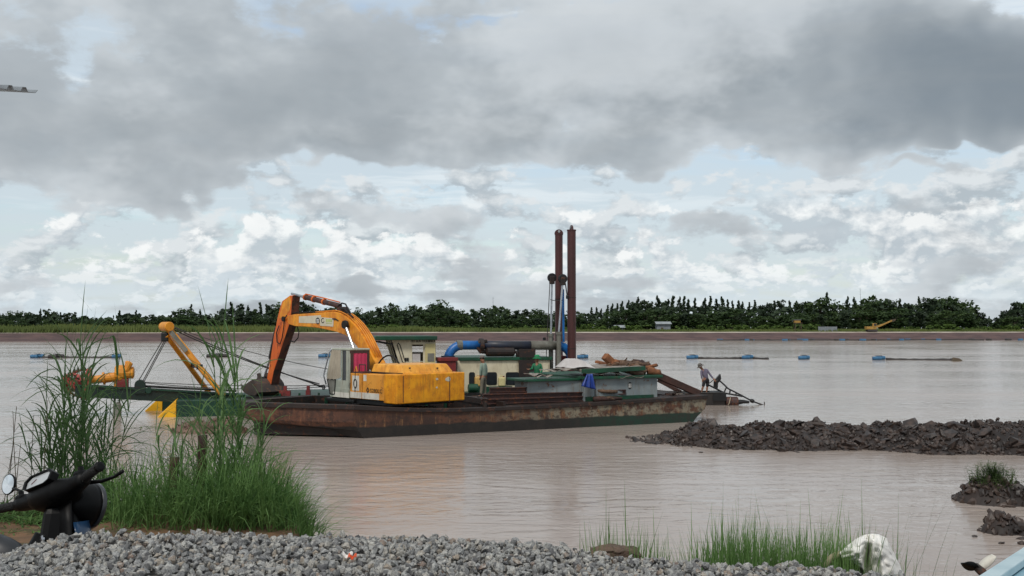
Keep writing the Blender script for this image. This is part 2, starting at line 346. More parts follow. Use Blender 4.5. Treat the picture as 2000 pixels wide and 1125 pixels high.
# profile of the tree tops along the horizon (photo pixels)
TOP = [(-60, 606), (0, 608), (60, 604), (110, 602), (150, 609), (200, 615), (255, 600), (300, 612), (350, 600), (380, 596), (410, 607), (450, 588), (490, 594), (530, 590),
       (600, 584), (660, 598), (700, 603), (730, 594), (770, 592), (800, 593), (845, 585), (880, 589), (910, 599), (940, 598), (970, 588), (1000, 600), (1035, 596), (1060, 606),
       (1130, 600), (1165, 600), (1200, 590), (1240, 581), (1290, 580), (1340, 583), (1400, 581), (1430, 582), (1465, 590), (1500, 587), (1540, 581), (1580, 585), (1608, 572),
       (1640, 582), (1690, 582), (1728, 567), (1750, 582), (1800, 579), (1838, 575), (1885, 578), (1905, 592), (1925, 612), (1945, 619), (1958, 604), (1985, 580), (2060, 578)]
def toprow(px): return float(np.interp(px, [a for a, b in TOP], [b for a, b in TOP]))
def proto_tree(kind, i):
    rnd = random.Random(100 * kind + i); tr = MB(); cr = MB(); H = 10.0
    if kind == 0:                                          # slender casuarina: narrow, tiered, feathery
        tr.tube([(0, 0, -0.6), (0.1 * rnd.uniform(-1, 1), 0, 4), (0, 0, 9.4)], [0.16, 0.12, 0.03], 6)
        for k in range(26):
            q = k / 25; zz = 1.6 + 8.2 * q; wd = (1.55 * (1 - q) ** 0.7 + 0.28) * rnd.uniform(0.6, 1.25); a = rnd.uniform(0, 6.28); off = wd * 0.55
            leafquads(cr, (off * math.cos(a), off * math.sin(a), zz), wd * 0.62, wd * 0.62, 0.62, 20, 0.55, rnd, -0.5)
            tr.tube([(0, 0, zz - 0.5), (off * math.cos(a), off * math.sin(a), zz)], [0.04, 0.015], 4)
    elif kind == 1:                                        # broad irregular crown
        tr.tube([(0, 0, -0.6), (0.2, 0, 2.5), (0, 0.2, 5.5)], [0.3, 0.24, 0.12], 6)
        for k in range(17):
            a = rnd.uniform(0, 6.28); rr = rnd.uniform(0.4, 3.3); zz = rnd.uniform(3.0, 8.8) - rr * 0.45
            s_ = rnd.uniform(0.8, 1.55); leafquads(cr, (rr * math.cos(a), rr * math.sin(a), zz + 0.6), s_ * 1.15, s_ * 1.15, s_ * 0.8, 42, 0.62, rnd)
            tr.tube([(0.1, 0.1, 2.5 + rnd.random()), (rr * 0.6 * math.cos(a), rr * 0.6 * math.sin(a), zz - 0.6), (rr * math.cos(a), rr * math.sin(a), zz + 0.5)], [0.1, 0.06, 0.02], 4)
        leafquads(cr, (0, 0, 3.0), 2.6, 2.6, 2.0, 170, 0.8, rnd)
    else:                                                  # open feathery tree, several leaders
        for k in range(4):
            a = rnd.uniform(0, 6.28); ex = 1.3 * rnd.random() * math.cos(a), 1.3 * rnd.random() * math.sin(a); hh = rnd.uniform(7.3, 9.6)
            tr.tube([(0, 0, -0.6), (ex[0] * 0.4, ex[1] * 0.4, 4), (ex[0], ex[1], hh)], [0.15, 0.09, 0.02], 5)
            for j in range(9):
                q = rnd.uniform(0.25, 1.0); s_ = rnd.uniform(0.5, 1.0)
                leafquads(cr, (ex[0] * q + rnd.gauss(0, 0.5), ex[1] * q + rnd.gauss(0, 0.5), hh * q), s_, s_, s_ * 0.8, 26, 0.5, rnd, 0.3)
    root = thing(['slender_tree', 'broad_tree', 'feathery_tree'][kind], None, None, (0, 0, 0))
    tr.build('trunk', 'bark', root, fix=False); cr.build('crown', 'broad_leaf' if kind == 1 else 'tree_leaf', root, fix=False)
    return root
PT = {k: [proto_tree(k, i) for i in range(5)] for k in range(3)}
usedp = set()
ZONE = [(130, 'beyond the tall grass past the cutter'), (300, 'beyond the tall grass behind the reeds'), (440, 'beyond the tall grass behind the yellow frame'), (560, 'behind the excavator arm'), (690, 'behind the arched excavator boom'), (860, 'behind the green wheelhouse roof'), (1000, 'behind the blue delivery pipe'),
        (1085, 'cutter side of the two brown poles'), (1190, 'stern side of the two brown poles'), (1280, 'between brown poles and tin hut'), (1330, 'above the tin roofed hut'), (1470, 'between tin hut and legged stand'), (1570, 'behind the legged stand'), (1640, 'behind the grey sheet fence'), (1690, 'between grey fence and yellow machine'), (1770, 'behind the small yellow excavator'), (1920, 'beyond the last long black pipe'), (9999, 'past the gap ending the tree row')]
def zone(px): return next(t for q, t in ZONE if px < q)
def put_tree(kind, px, dep, row, wf=1.0, front=False):
    x = (px - 1000) / FPX * dep; top = at(px, row, dep).z; h = top - 2.5
    p = R.choice(PT[kind]); key = p.name
    o = p if key not in usedp else copytree(p); usedp.add(key)
    o.location = (x, dep, 2.5); s_ = h / 10.0; o.scale = (s_ * wf, s_ * wf, s_); o.rotation_euler = (0, 0, R.uniform(0, 6.28))
    kd = ['slender conical', 'broad bushy', 'loose feathery'][kind]; sz = 'low ' if front else ('tall ' if row < 588 else '')
    tag(o, 'dark %s%s tree %s' % (sz, kd, zone(px)), 'tree', ('%s%s trees %s' % (sz, kd, zone(px))))
px = -190
while px < 2190:
    if px < 545: kind = R.choice([2, 2, 1, 0]); stp = R.uniform(11, 19)
    elif px < 1150: kind = R.choice([1, 1, 1, 2]); stp = R.uniform(14, 24)
    elif px < 1470: kind = R.choice([0, 0, 0, 0, 2]); stp = R.uniform(7.5, 13)
    else: kind = R.choice([2, 1, 0, 2]); stp = R.uniform(10, 18)
    dep = shore(px * 0.17 - 170) + R.uniform(48, 62)
    put_tree(kind, px, dep, toprow(px) + R.uniform(-3, 9) * (1 if kind else 0.8), R.uniform(1.0, 1.3) if kind != 0 else R.uniform(0.8, 1.0))
    px += stp
px = -40
while px < 2050:                                           # shorter row in front
    dep = shore(px * 0.17 - 170) + R.uniform(26, 40)
    r_ = toprow(px); low = r_ + (638 - r_) * R.uniform(0.30, 0.62)
    put_tree(R.choice([1, 1, 2]), px, dep, low, R.uniform(1.5, 2.1), True); px += R.uniform(17, 28)
# undergrowth massed under the trees
ug = MB(); rnd = random.Random(5)
for i in range(6000):
    px = rnd.uniform(-220, 2220); dep = shore(px * 0.17 - 170) + rnd.uniform(40, 70)
    hh = (at(px, toprow(px), dep).z - 2.4) * rnd.random() ** 1.3 * 0.72; x = (px - 1000) / FPX * dep
    leafquads(ug, (x, dep, 2.4 + hh), 0.5, 0.5, 0.3, 2, 1.5, rnd)
ug.build('far_woodland', 'tree_leaf', fix=False, kind='stuff', label='dark undergrowth massed under the far tree row', cat='woodland')
# tall grass on the far bank, thicker on the left
tg = MB()
for i in range(30000):
    px = rnd.uniform(-220, 2220); x0 = px * 0.17 - 170; q = rnd.random(); dep = shore(x0) + 11 + 13 * q
    x = (px - 1000) / FPX * dep; lf = 1.0 - 0.55 * sm(560, 1250, px)
    h = (1.5 + 0.7 * q + 0.5 * nz(x, dep, 0, 0.08)) * lf * rnd.uniform(0.7, 1.2)
    a = rnd.uniform(0, 3.14); wx, wy = 0.22 * math.cos(a), 0.22 * math.sin(a); lx = rnd.gauss(0, 0.3)
    tg.add([(x - wx, dep - wy, 2.4), (x + wx, dep + wy, 2.4), (x + lx + wx * 0.3, dep, 2.4 + h), (x + lx - wx * 0.3, dep, 2.4 + h * 0.93)], [(0, 1, 2, 3)])
tg.build('far_grass', 'far_grass_leaf', fix=False, kind='stuff', label='tall pale green grass along the crest of the far bank', cat='grass')
# bushes and banana clumps along the crest, right of the excavator
def bush_proto(i):
    rnd = random.Random(900 + i); cr = MB(); root = thing('bush', None, None, (0, 0, 0)); st = MB()
    if i < 3:
        for k in range(9): leafquads(cr, (rnd.gauss(0, 0.7), rnd.gauss(0, 0.5), rnd.uniform(0.3, 1.5)), 0.5, 0.5, 0.4, 26, 0.4, rnd)
        for k in range(4): st.tube([(0, 0, -0.2), (rnd.gauss(0, 0.5), rnd.gauss(0, 0.5), 1.2)], [0.05, 0.02], 4)
    else:                                                  # banana: long arching blades
        for k in range(11):
            a = rnd.uniform(0, 6.28); L = rnd.uniform(1.2, 1.9); dx, dy = math.cos(a), math.sin(a); wv = 0.22
            pts = [Vector((dx * L * q * 0.75, dy * L * q * 0.75, 0.9 + L * (q * 1.0 - 0.75 * q * q))) for q in (0, 0.33, 0.66, 1)]
            sd_ = Vector((-dy, dx, 0)); ww = [0.05, wv, wv * 0.9, 0.03]
            cr.add([p + sd_ * ww[j] * s_ for j, p in enumerate(pts) for s_ in (-1, 1)], [(2 * j, 2 * j + 1, 2 * j + 3, 2 * j + 2) for j in range(3)])
        st.tube([(0, 0, -0.2), (0, 0, 1.0)], [0.14, 0.1], 6)
    cr.build('foliage', 'bush_leaf', root, fix=False); st.build('stem', 'bark', root, fix=False); return root
BP = [bush_proto(i) for i in range(5)]; usedb = set()
for k in range(64):
    px = 700 + 21 * k + rnd.uniform(-8, 8); b = rnd.choice(BP[:3] if rnd.random() < 0.72 else BP[3:])
    if 1590 < px < 1680 or 1690 < px < 1760 or 1270 < px < 1320: continue
    o = b if b.name not in usedb else copytree(b); usedb.add(b.name); dep = shore(px * 0.17 - 170) + rnd.uniform(14, 24)
    o.location = ((px - 1000) / FPX * dep, dep, 2.45); s_ = rnd.uniform(0.8, 1.5); o.scale = (s_ * 1.2, s_ * 1.2, s_); o.rotation_euler[2] = rnd.uniform(0, 6.28)
    ban = b in BP[3:]; zz_ = zone(px); tag(o, ('banana plant with arching blades ' if ban else 'rounded light green bush ') + zz_, 'banana plant' if ban else 'bush', ('banana plants ' if ban else 'bushes ') + zz_)
    o.name = 'banana_plant' if ban else 'bush'

# ================================================================ far small things
pm('float_blue', S(44, 92, 132), S(60, 112, 146), 1.5, 0.45)
pm('black_pipe', S(40, 38, 38), S(58, 54, 52), 1.0, 0.6)
pm('pale_sheet', S(150, 156, 158), S(126, 132, 136), 0.8, 0.6)
pm('far_yellow', S(176, 138, 66), S(150, 116, 56), 1.0, 0.6)
pm('grey_sheet', S(128, 134, 140), S(112, 118, 124), 0.8, 0.6)
pm('hut_wood', S(96, 84, 68), S(70, 62, 52), 1.0, 0.9)
def float_at(px, py, wpx, label, dark=False, barrels=2):
    c = atz(px, py + 3, 0); L = wpx / FPX * c.y; t_ = thing('pipeline_float', label, 'float', (c.x, c.y, 0), 'floats holding up the dredging pipe')
    r_ = 0.24; Lb = L * 0.62
    for k in range(barrels):
        x0 = c.x - L / 2 + (L - Lb) * k / max(1, barrels - 1); yy = c.y + 0.62 * (k - 0.5) - 0.1 * k
        MB().lathe([(r_ * 0.9, 0), (r_, 0.05), (r_, Lb * 0.32), (r_ * 1.06, Lb * 0.34), (r_, Lb * 0.36), (r_, Lb * 0.64), (r_ * 1.06, Lb * 0.66), (r_, Lb * 0.68), (r_, Lb - 0.05), (r_ * 0.9, Lb)],
                   (x0, yy, 0.20 + 0.05 * k), (1, 0.05 * (k - 0.5), 0), 12).build('barrel', 'black_pipe' if dark else 'float_blue', t_)
    MB().box((c.x, c.y, 0.52), L * 0.5, 0.12, 0.06).build('cross_bar', 'black_pipe', t_)
FL = [(73, 696, 22, False), (110, 696, 26, True), (228, 696, 14, False), (425, 695, 40, True), (634, 695, 22, False), (1138, 697, 22, False), (1352, 698, 24, False), (1460, 698, 24, False), (1570, 699, 24, False), (1716, 700, 27, False)]
FN = ['light blue barrel float farthest from the dredger on the cutter side', 'dark weathered barrel float in the reeds line of the pipe', 'small blue barrel float behind the cutter head', 'long black float behind the yellow frame',
      'blue barrel float behind the excavator cab', 'blue barrel float just behind the tall brown poles', 'blue barrel float nearest the man in the hat', 'second blue barrel float along the sunken black pipe', 'third blue barrel float standing alone on open water', 'last blue barrel float with the long black pipe end']
for (px, py, wp, dk_), lb in zip(FL, FN): float_at(px, py, wp, lb, dk_)
PL = [((84, 699), (97, 699), 'short black pipe between the two floats beside the reeds'), ((123, 699), (221, 699), 'black floating pipe running behind the reed leaves'), ((1364, 701), (1448, 701), 'black floating pipe between the first two floats right of the barge'),
      ((1472, 701), (1500, 702), 'short black pipe end sinking beyond the second float'), ((1730, 703), (1862, 704), 'long black floating pipe ending in a raised wooden tip')]
for a_, b_, lb in PL:
    A_ = atz(*a_); B_ = atz(*b_); n_ = 14
    pts = [A_.lerp(B_, i / n_) + Vector((0, 0, 0.08 - 0.08 * math.sin(math.pi * i / n_) + 0.04 * math.sin(i * 2.3))) for i in range(n_ + 1)]
    MB().tube(pts, 0.19, 8).build('floating_pipe', 'black_pipe', org=(A_.x, A_.y, 0), smooth=True, label=lb, cat='pipe', group='lengths of floating pipe')
e = atz(1872, 705); MB().prism([e + Vector((-0.8, 0, -0.2)), e + Vector((0.9, 0, -0.2)), e + Vector((0.1, 0, 0.32)), e + Vector((-0.5, 0, 0.42))], (0, 0.5, 0)).build('pipe_end', 'hut_wood', org=e, label='dark wooden wedge floating at the end of the long black pipe', cat='debris', bevel=0.04)
rnd = random.Random(21)
for k, px in enumerate([1405, 1450, 1458, 1468, 1500, 1532, 1538, 1562, 1572, 1585, 1632, 1644, 1652, 1684, 1706, 1735, 1760, 1772, 1802, 1832, 1896, 1930, 1968, 1992]):
    dep = shore(px * 0.17 - 170) - rnd.uniform(3.5, 8); x = (px - 1000) / FPX * dep; L = rnd.uniform(0.9, 1.9)
    t_ = thing('moored_float', 'small barrel float moored along the foot of the far bank', 'float', (x, dep, 0), 'floats moored along the far bank')
    for q in (0, 1): MB().lathe([(0.26, 0), (0.3, 0.05), (0.3, L - 0.05), (0.26, L)], (x - L / 2 + 0.3 * q, dep + 0.6 * q, 0.2), (1, 0, 0), 10).build('barrel', 'float_blue' if rnd.random() < 0.72 else 'black_pipe', t_)
MB().tube([((px - 1000) / FPX * (shore(px * 0.17 - 170) - 5), shore(px * 0.17 - 170) - 5, 0.1) for px in range(1400, 1960, 40)], 0.22, 8).build('mooring_pipe', 'black_pipe', label='long black pipe lying along the foot of the far bank', cat='pipe')

def far_excavator():
    b = atz(1700, 646, 2.5); dep = shore(1705 * 0.17 - 170) + 9; b = Vector(((1702 - 1000) / FPX * dep, dep, 2.5))
    t_ = thing('far_excavator', 'small yellow excavator with boom raised on the far bank', 'excavator', b)
    for s_ in (-1, 1): MB().box(b + Vector((0, s_ * 0.9, 0.35)), 3.2, 0.5, 0.7).build('track', 'black_pipe', t_, bevel=0.2)
    MB().box(b + Vector((-0.4, 0, 1.2)), 3.0, 2.2, 0.9).build('body', 'far_yellow', t_, bevel=0.08)
    MB().box(b + Vector((0.7, -0.6, 2.0)), 1.2, 1.0, 1.3).build('cab', 'far_yellow', t_, bevel=0.08)
    MB().box(b + Vector((0.75, -1.12, 2.2)), 0.8, 0.05, 0.7).build('window', 'black_pipe', t_)
    P = lambda px, py: at(px, py, dep)
    MB().bar(P(1708, 640), P(1724, 634), 0.4, 0.55).build('boom', 'far_yellow', t_)
    MB().bar(P(1723, 634.5), P(1742, 626), 0.35, 0.42).build('arm', 'far_yellow', t_)
    MB().prism([P(1740, 625), P(1750, 623), P(1748, 627), P(1742, 629)], (0, 0.9, 0)).build('bucket', 'hut_wood', t_)
far_excavator()
def shed_far(px0, px1, ytop, ybot, dep_off, name, label, cat, roof=True, mat='pale_sheet', wall='grey_sheet'):
    dep = shore((px0 + px1) / 2 * 0.17 - 170) + dep_off; a = at(px0, ybot, dep); b = at(px1, ytop, dep); z0 = 2.45; z1 = b.z
    t_ = thing(name, label, cat, ((a.x + b.x) / 2, dep, z0)); cx, wd = (a.x + b.x) / 2, b.x - a.x
    if roof:
        MB().box((cx, dep + 2, (z0 + z1 - 0.6) / 2), wd * 0.86, 3.4, z1 - 0.6 - z0).build('wall', wall, t_)
        MB().prism([(cx - wd / 2, dep - 0.3, z1 - 0.75), (cx + wd / 2, dep - 0.3, z1 - 0.75), (cx + wd / 2, dep + 2.4, z1), (cx - wd / 2, dep + 2.4, z1)], (0, 0, -0.08)).build('roof', mat, t_)
        MB().prism([(cx - wd / 2, dep + 2.4, z1), (cx + wd / 2, dep + 2.4, z1), (cx + wd / 2, dep + 5, z1 - 0.75), (cx - wd / 2, dep + 5, z1 - 0.75)], (0, 0, -0.08)).build('roof', mat, t_)
        MB().box((cx - wd * 0.1, dep + 0.28, z0 + 0.7), wd * 0.16, 0.06, 1.4).build('door', 'hut_wood', t_)
    else:
        n_ = 9
        for k in range(n_): MB().box((a.x + wd * (k + 0.5) / n_, dep + 0.03 * (k % 2), (z0 + z1) / 2), wd / n_ * 0.97, 0.1, z1 - z0).build('panel', mat, t_)
        for k in (0.02, 0.5, 0.98): MB().box((a.x + wd * k, dep + 0.16, (z0 + z1) / 2 + 0.1), 0.14, 0.14, z1 - z0 + 0.2).build('post', 'hut_wood', t_)
shed_far(1281, 1312, 628, 642, 20, 'far_hut', 'pale tin roofed hut under the far trees', 'hut')
shed_far(1200, 1222, 635, 643, 17, 'far_shelter', 'low white roofed shelter beyond the far bank', 'shelter')
shed_far(1598, 1635, 638, 645, 12, 'sheet_fence', 'grey corrugated sheet fence on the far bank', 'fence', roof=False, mat='grey_sheet')
def platform_far():
    dep = shore(1558 * 0.17 - 170) + 12; c = at(1558, 640, dep); z0 = 2.45; t_ = thing('tank_stand', 'pale machine box on a legged stand on far bank', 'stand', (c.x, dep, z0))
    zt = at(1558, 631, dep).z
    for sx in (-0.9, 0.9):
        for sy in (-0.7, 0.7): MB().box((c.x + sx, dep + sy, (z0 + zt) / 2), 0.16, 0.16, zt - z0).build('leg', 'hut_wood', t_)
    MB().box((c.x, dep, zt), 2.6, 1.8, 0.16).build('platform', 'hut_wood', t_)
    MB().box((c.x - 0.2, dep, zt + 0.5), 1.9, 1.3, 0.85).build('box', 'far_yellow', t_, bevel=0.08)
    MB().box((c.x - 0.2, dep, zt + 1.0), 2.3, 1.7, 0.1).build('lid', 'pale_sheet', t_)
platform_far()
for px, yt, lb in ((1683, 562, 'thin lattice mast rising behind the far trees right'), (963, 580, 'thin mast rising behind the broad far trees')):
    dep = 420; b = at(px, 640, dep); tp = at(px - 3 * (px > 1200), yt, dep)
    t_ = thing('mast', lb, 'mast', (b.x, dep, 2.5)); MB().tube([(b.x, dep, 2.3), tp], [0.12, 0.05], 5).build('pole', 'grey_sheet', t_)
    for q in (0.85, 0.95): p = Vector((b.x, dep, 2.3)).lerp(tp, q); MB().box(p, 0.9, 0.05, 0.05).build('antenna', 'grey_sheet', t_)
# ================================================================ materials of the vessels
def hull_mat(name, main, alt, streak, boot, zb, stern=None, bootmix=0.6):
    """plated hull: rust with run-down streaks, boot-topping below height zb, old pale paint towards the stern"""
    m = bpy.data.materials.new(name); m.use_nodes = True; MATS[name] = m
    t = NT(m.node_tree); bs = m.node_tree.nodes['Principled BSDF']
    oc = t.n('ShaderNodeTexCoord').outputs['Object']; s3 = t.n('ShaderNodeSeparateXYZ', {0: oc}).outputs
    c = t.mix(t.mr(t.noise(oc, 1.1, 6, 0.65), 0.35, 0.65), main, alt)
    if stern:                                              # (colour, x0, x1): remains of paint
        e = t.m('ADD', s3[0], t.m('MULTIPLY', t.noise(oc, 0.9, 5), 3.0))
        patch = t.m('MULTIPLY', t.mr(e, stern[1], stern[2]), t.mr(t.noise(oc, 2.2, 8, 0.7), 0.42, 0.56))
        c = t.mix(patch, c, stern[0])
    runs = t.noise(t.v('MULTIPLY', oc, (7.0, 7.0, 1.1)), 1.0, 8, 0.75)
    c = t.mix(t.m('MULTIPLY', t.mr(runs, 0.53, 0.66), 0.8), c, streak)
    c = t.mix(t.m('MULTIPLY', t.mr(t.noise(t.v('MULTIPLY', oc, (3.2, 3.2, 5.0)), 1.0, 8, 0.75), 0.50, 0.60), 0.8), c, S(46, 32, 27))
    edge = t.m('MULTIPLY_ADD', t.noise(t.v('MULTIPLY', oc, (1.5, 1.5, 0.2)), 1.0, 5), 0.22, s3[2])
    c = t.mix(t.mr(edge, zb + 0.15, zb + 0.08), c, t.mix(t.m('MULTIPLY', t.mr(t.noise(oc, 2.4, 6, 0.7), 0.42, 0.6), bootmix), t.mix(t.mr(s3[0], 8.5, 11.5), boot, S(24, 52, 40)) if stern else boot, S(44, 38, 34)))
    t.put(bs.inputs['Base Color'], c); bs.inputs['Roughness'].default_value = 0.62
    h = t.m('ADD', t.noise(oc, 9.0, 6, 0.7), t.m('MULTIPLY', t.noise(t.v('MULTIPLY', oc, (1.2, 1.2, 0.5)), 1.0, 2), 2.5))
    t.put(bs.inputs['Normal'], t.n('ShaderNodeBump', {'Strength': 0.5, 'Distance': 0.03, 'Height': h}).outputs[0])
hull_mat('rust_hull', S(92, 58, 40), S(58, 39, 32), S(142, 104, 66), S(30, 27, 25), 0.40, (S(126, 119, 102), 5.0, 11.0))
hull_mat('bow_plate', S(94, 58, 42), S(64, 42, 33), S(132, 88, 60), S(24, 22, 21), 0.42)
pm('rust_dark', S(44, 32, 28), S(30, 24, 22), 1.5, 0.6, bump=0.4, rust=(S(84, 52, 38), 4, 0.54, 0.64))
pm('rust_beam', S(72, 45, 40), S(52, 36, 34), 1.2, 0.55, bump=0.3, rust=(S(112, 66, 42), 5, 0.52, 0.66))
pm('green_paint', S(16, 76, 52), S(14, 58, 42), 1.5, 0.5, rust=(S(52, 46, 36), 5, 0.60, 0.68), dirt=(S(70, 56, 44), 0.5))
pm('green_hull', S(14, 62, 44), S(11, 46, 35), 1.0, 0.5, rust=(S(60, 52, 40), 4, 0.60, 0.70))
pm('grey_wall', S(134, 144, 146), S(118, 128, 132), 1.2, 0.6, bump=0.15, bsc=6, rust=(S(110, 76, 56), 3.2, 0.60, 0.66), dirt=(S(104, 84, 62), 0.55))
pm('cream_wall', S(214, 206, 180), S(200, 190, 162), 1.0, 0.55, bump=0.1, bsc=4, rust=(S(150, 116, 80), 3.5, 0.64, 0.72), dirt=(S(104, 84, 62), 0.55))
pm('cream_door', S(206, 194, 142), S(192, 180, 130), 1.5, 0.55)
pm('white_paint', S(214, 214, 210), S(196, 196, 192), 2, 0.5)
pm('black_paint', S(16, 16, 17), S(24, 24, 25), 2, 0.5)
pm('faint_paint', S(170, 160, 134), S(150, 140, 116), 5, 0.6)
pm('dark_glass', S(34, 38, 42), S(46, 50, 54), 1, 0.12)
pm('rubber', S(14, 14, 14), S(22, 22, 22), 3, 0.7)
pm('pipe_blue', S(26, 112, 186), S(20, 92, 160), 1.2, 0.4, rust=(S(30, 60, 96), 2.5, 0.60, 0.72), dirt=(S(70, 56, 44), 0.5))
pm('pipe_navy', S(34, 44, 66), S(40, 42, 50), 1.0, 0.5)
pm('pipe_grey', S(122, 122, 114), S(96, 94, 86), 2.0, 0.65)
pm('red_oxide', S(128, 42, 40), S(108, 34, 36), 1.5, 0.5, rust=(S(84, 44, 36), 4, 0.58, 0.68), dirt=(S(70, 56, 44), 0.5))
pm('spud_brown', S(76, 38, 36), S(60, 32, 32), 0.7, 0.5, rust=(S(62, 40, 38), 2.5, 0.55, 0.68), stretch=(1, 1, 0.35))
pm('steel_rod', S(188, 194, 200), S(160, 166, 172), 3, 0.3, metal=0.7)
pm('wire', S(52, 52, 52), S(70, 68, 66), 3, 0.6, metal=0.3)
pm('yellow_frame', S(226, 152, 36), S(206, 132, 30), 1.5, 0.45, rust=(S(120, 70, 36), 4, 0.62, 0.70), dirt=(S(70, 56, 44), 0.5))
pm('yellow_nose', S(244, 186, 32), S(230, 166, 26), 1.5, 0.45, rust=(S(140, 90, 40), 4, 0.64, 0.70))
pm('cutter_red', S(168, 66, 60), S(140, 50, 48), 2, 0.5, rust=(S(104, 60, 44), 4, 0.48, 0.62))
pm('timber', S(142, 92, 58), S(104, 66, 44), 2.5, 0.85, bump=0.8, bsc=12, stretch=(1, 1, 1))
pm('timber_dark', S(74, 48, 41), S(52, 37, 33), 2.5, 0.8, bump=0.8, bsc=12)
pm('root_wood', S(116, 92, 74), S(84, 66, 54), 3, 0.9, bump=1.0, bsc=15)
pm('tarp_white', S(196, 192, 190), S(178, 172, 170), 2, 0.6, bump=0.3, bsc=8)
pm('tarp_blue', S(34, 66, 150), S(26, 50, 120), 2.5, 0.45, bump=0.3, bsc=8)
pm('scrap', S(150, 144, 136), S(112, 100, 92), 4, 0.8, bump=0.5, bsc=10)
pm('ochre_plastic', S(196, 160, 96), S(176, 138, 78), 2, 0.5)
pm('rope', S(186, 174, 150), S(160, 148, 124), 8, 0.9)
UP = Vector((0, 0, 1))

# ================================================================ the rusty barge
A = atz(690, 857); B = atz(1355, 824); U = (B - A); U.z = 0; LEN = U.length; U.normalize(); NN = Vector((-U.y, U.x, 0))
def bl(s_, t_, z_=0.0): return A + U * s_ + NN * t_ + UP * z_
def bln(px, py, t_): return onp(px, py, bl(0, t_), NN)     # pixel on the upright plane t = const of the barge
WB = 6.2; ZG = 1.20
def zg(s_): return float(np.interp(s_, [-3.3, -0.5, 0.3, 1.5, 3.2, 5.0, 8.0, 12.0, 16.2], [1.24, 1.20, 1.18, 1.05, 0.95, 0.91, 0.93, 0.99, 1.10]))   # sheer of the rail
def sheer(mb): mb.v = [(x, y, z_ + (zg(x) - ZG) * min(1, max(0, z_ / ZG))) for x, y, z_ in mb.v]; return mb
barge = thing('barge', 'long rusty flat barge with open hold carrying the yellow excavator', 'barge', bl(6, WB / 2, 0))
BO = ORG[barge.name]
# hull skin is built in the barge's own axes so that the streaks run along it
def ring(z_, bow, pts=None):
    s0, s1 = bow; side = [0.0 if z_ > 0.5 else 0.2 + 0.6 * (0.3 - z_)] + [LEN * k / 14 for k in range(1, 14)] + [s1]
    return [(q, 0) for q in side] + [(s1 + 0.25, 0.9), (s1 + 0.25, WB - 0.9)] + [(q, WB) for q in side[::-1]] + [(s0, WB - 2.5), (s0, 2.5)]
SE = LEN + 0.72
rings = [(ZG, (-3.3, SE)), (0.60, (-3.27, SE - 0.12)), (0.28, (-2.0, SE - 0.5)), (0.0, (-0.9, SE - 0.75)), (-0.5, (0.4, SE - 1.3))]
axm = Matrix(((U.x, NN.x, 0), (U.y, NN.y, 0), (0, 0, 1)))
def barge_part(name, mb, mat, bevel=0.0, parent=None, smooth=False, label=None, flat=False):   # mesh in barge axes, object turned
    if not flat: sheer(mb)
    o = mb.build(name, mat, None, (0, 0, 0), smooth, bevel, label=label)
    o.location = axm @ Vector((0, 0, 0)) + (bl(0, 0) - BO); o.rotation_euler = (0, 0, math.atan2(U.y, U.x)); o.parent = parent or barge; ORG[o.name] = BO
    return o
def skin(sel):
    mb = MB(); n = 34
    for k, (z_, bw) in enumerate(rings):
        mb.v += [(a, b, z_) for a, b in ring(z_, bw)]
    for k in range(len(rings) - 1):
        for i in range(n):
            if sel(i): mb.f.append((k * n + i, k * n + (i + 1) % n, (k + 1) * n + (i + 1) % n, (k + 1) * n + i))
    use = sorted({i for f in mb.f for i in f}); mp = {q: i for i, q in enumerate(use)}
    mb.v = [mb.v[i] for i in use]; mb.f = [tuple(mp[i] for i in f) for f in mb.f]; return mb
barge_part('hull_side', skin(lambda i: i < 31), 'rust_hull')
barge_part('bow_plating', skin(lambda i: i >= 31), 'bow_plate')
SEG = [k / 14 for k in range(15)]
IN0 = [(0.15, 0.34), (SE - 0.2, 0.34), (SE - 0.2, WB - 0.34), (0.15, WB - 0.34), (-2.85, WB - 2.6), (-2.85, 2.6)]
OUT0 = [(0, 0), (SE, 0), (SE, WB), (0, WB), (-3.3, WB - 2.5), (-3.3, 2.5)]
def dense(P):
    o = []
    for i in range(len(P)):
        a, b = P[i], P[(i + 1) % len(P)]; o += [(a[0] + (b[0] - a[0]) * k / 12, a[1] + (b[1] - a[1]) * k / 12) for k in range(12)]
    return o
OUT = dense(OUT0); IN = dense(IN0); nO = len(OUT)
g = MB(); g.add([(a, b, ZG + 0.03) for a, b in OUT] + [(a, b, ZG + 0.03) for a, b in IN], [(i, (i + 1) % nO, nO + (i + 1) % nO, nO + i) for i in range(nO)]); barge_part('side_deck', g, 'rust_dark')
rail = MB()
ro = [Vector((x, y, ZG)) for x, y in OUT]; cen = Vector((6, WB / 2, ZG)); rv = []
for i in range(nO):
    tg_ = (ro[(i + 1) % nO] - ro[i - 1]).normalized(); nn = Vector((tg_.y, -tg_.x, 0)); p = ro[i]; rv += [p + nn * 0.08 + UP * 0.045, p + nn * 0.08 - UP * 0.13, p - nn * 0.02 - UP * 0.13, p - nn * 0.02 + UP * 0.045]
rail.add(rv, [(4 * i + k, 4 * ((i + 1) % nO) + k, 4 * ((i + 1) % nO) + (k + 1) % 4, 4 * i + (k + 1) % 4) for i in range(nO) for k in range(4)])
barge_part('rubbing_rail', rail, 'rust_dark', 0.02)
h = MB(); HO = dense([(0.15, 0.34), (6.3, 0.34), (6.3, WB - 0.34), (0.15, WB - 0.34), (-2.85, WB - 2.6), (-2.85, 2.6)]); nH = len(HO)
h.add([(a, b, ZG + 0.03) for a, b in HO] + [(a, b, 0.06) for a, b in HO], [(i, (i + 1) % nH, nH + (i + 1) % nH, nH + i) for i in range(nH)]); h.add([(a, b, 0.06) for a, b in HO], [tuple(range(nH))])
barge_part('hold', h, 'rust_dark')
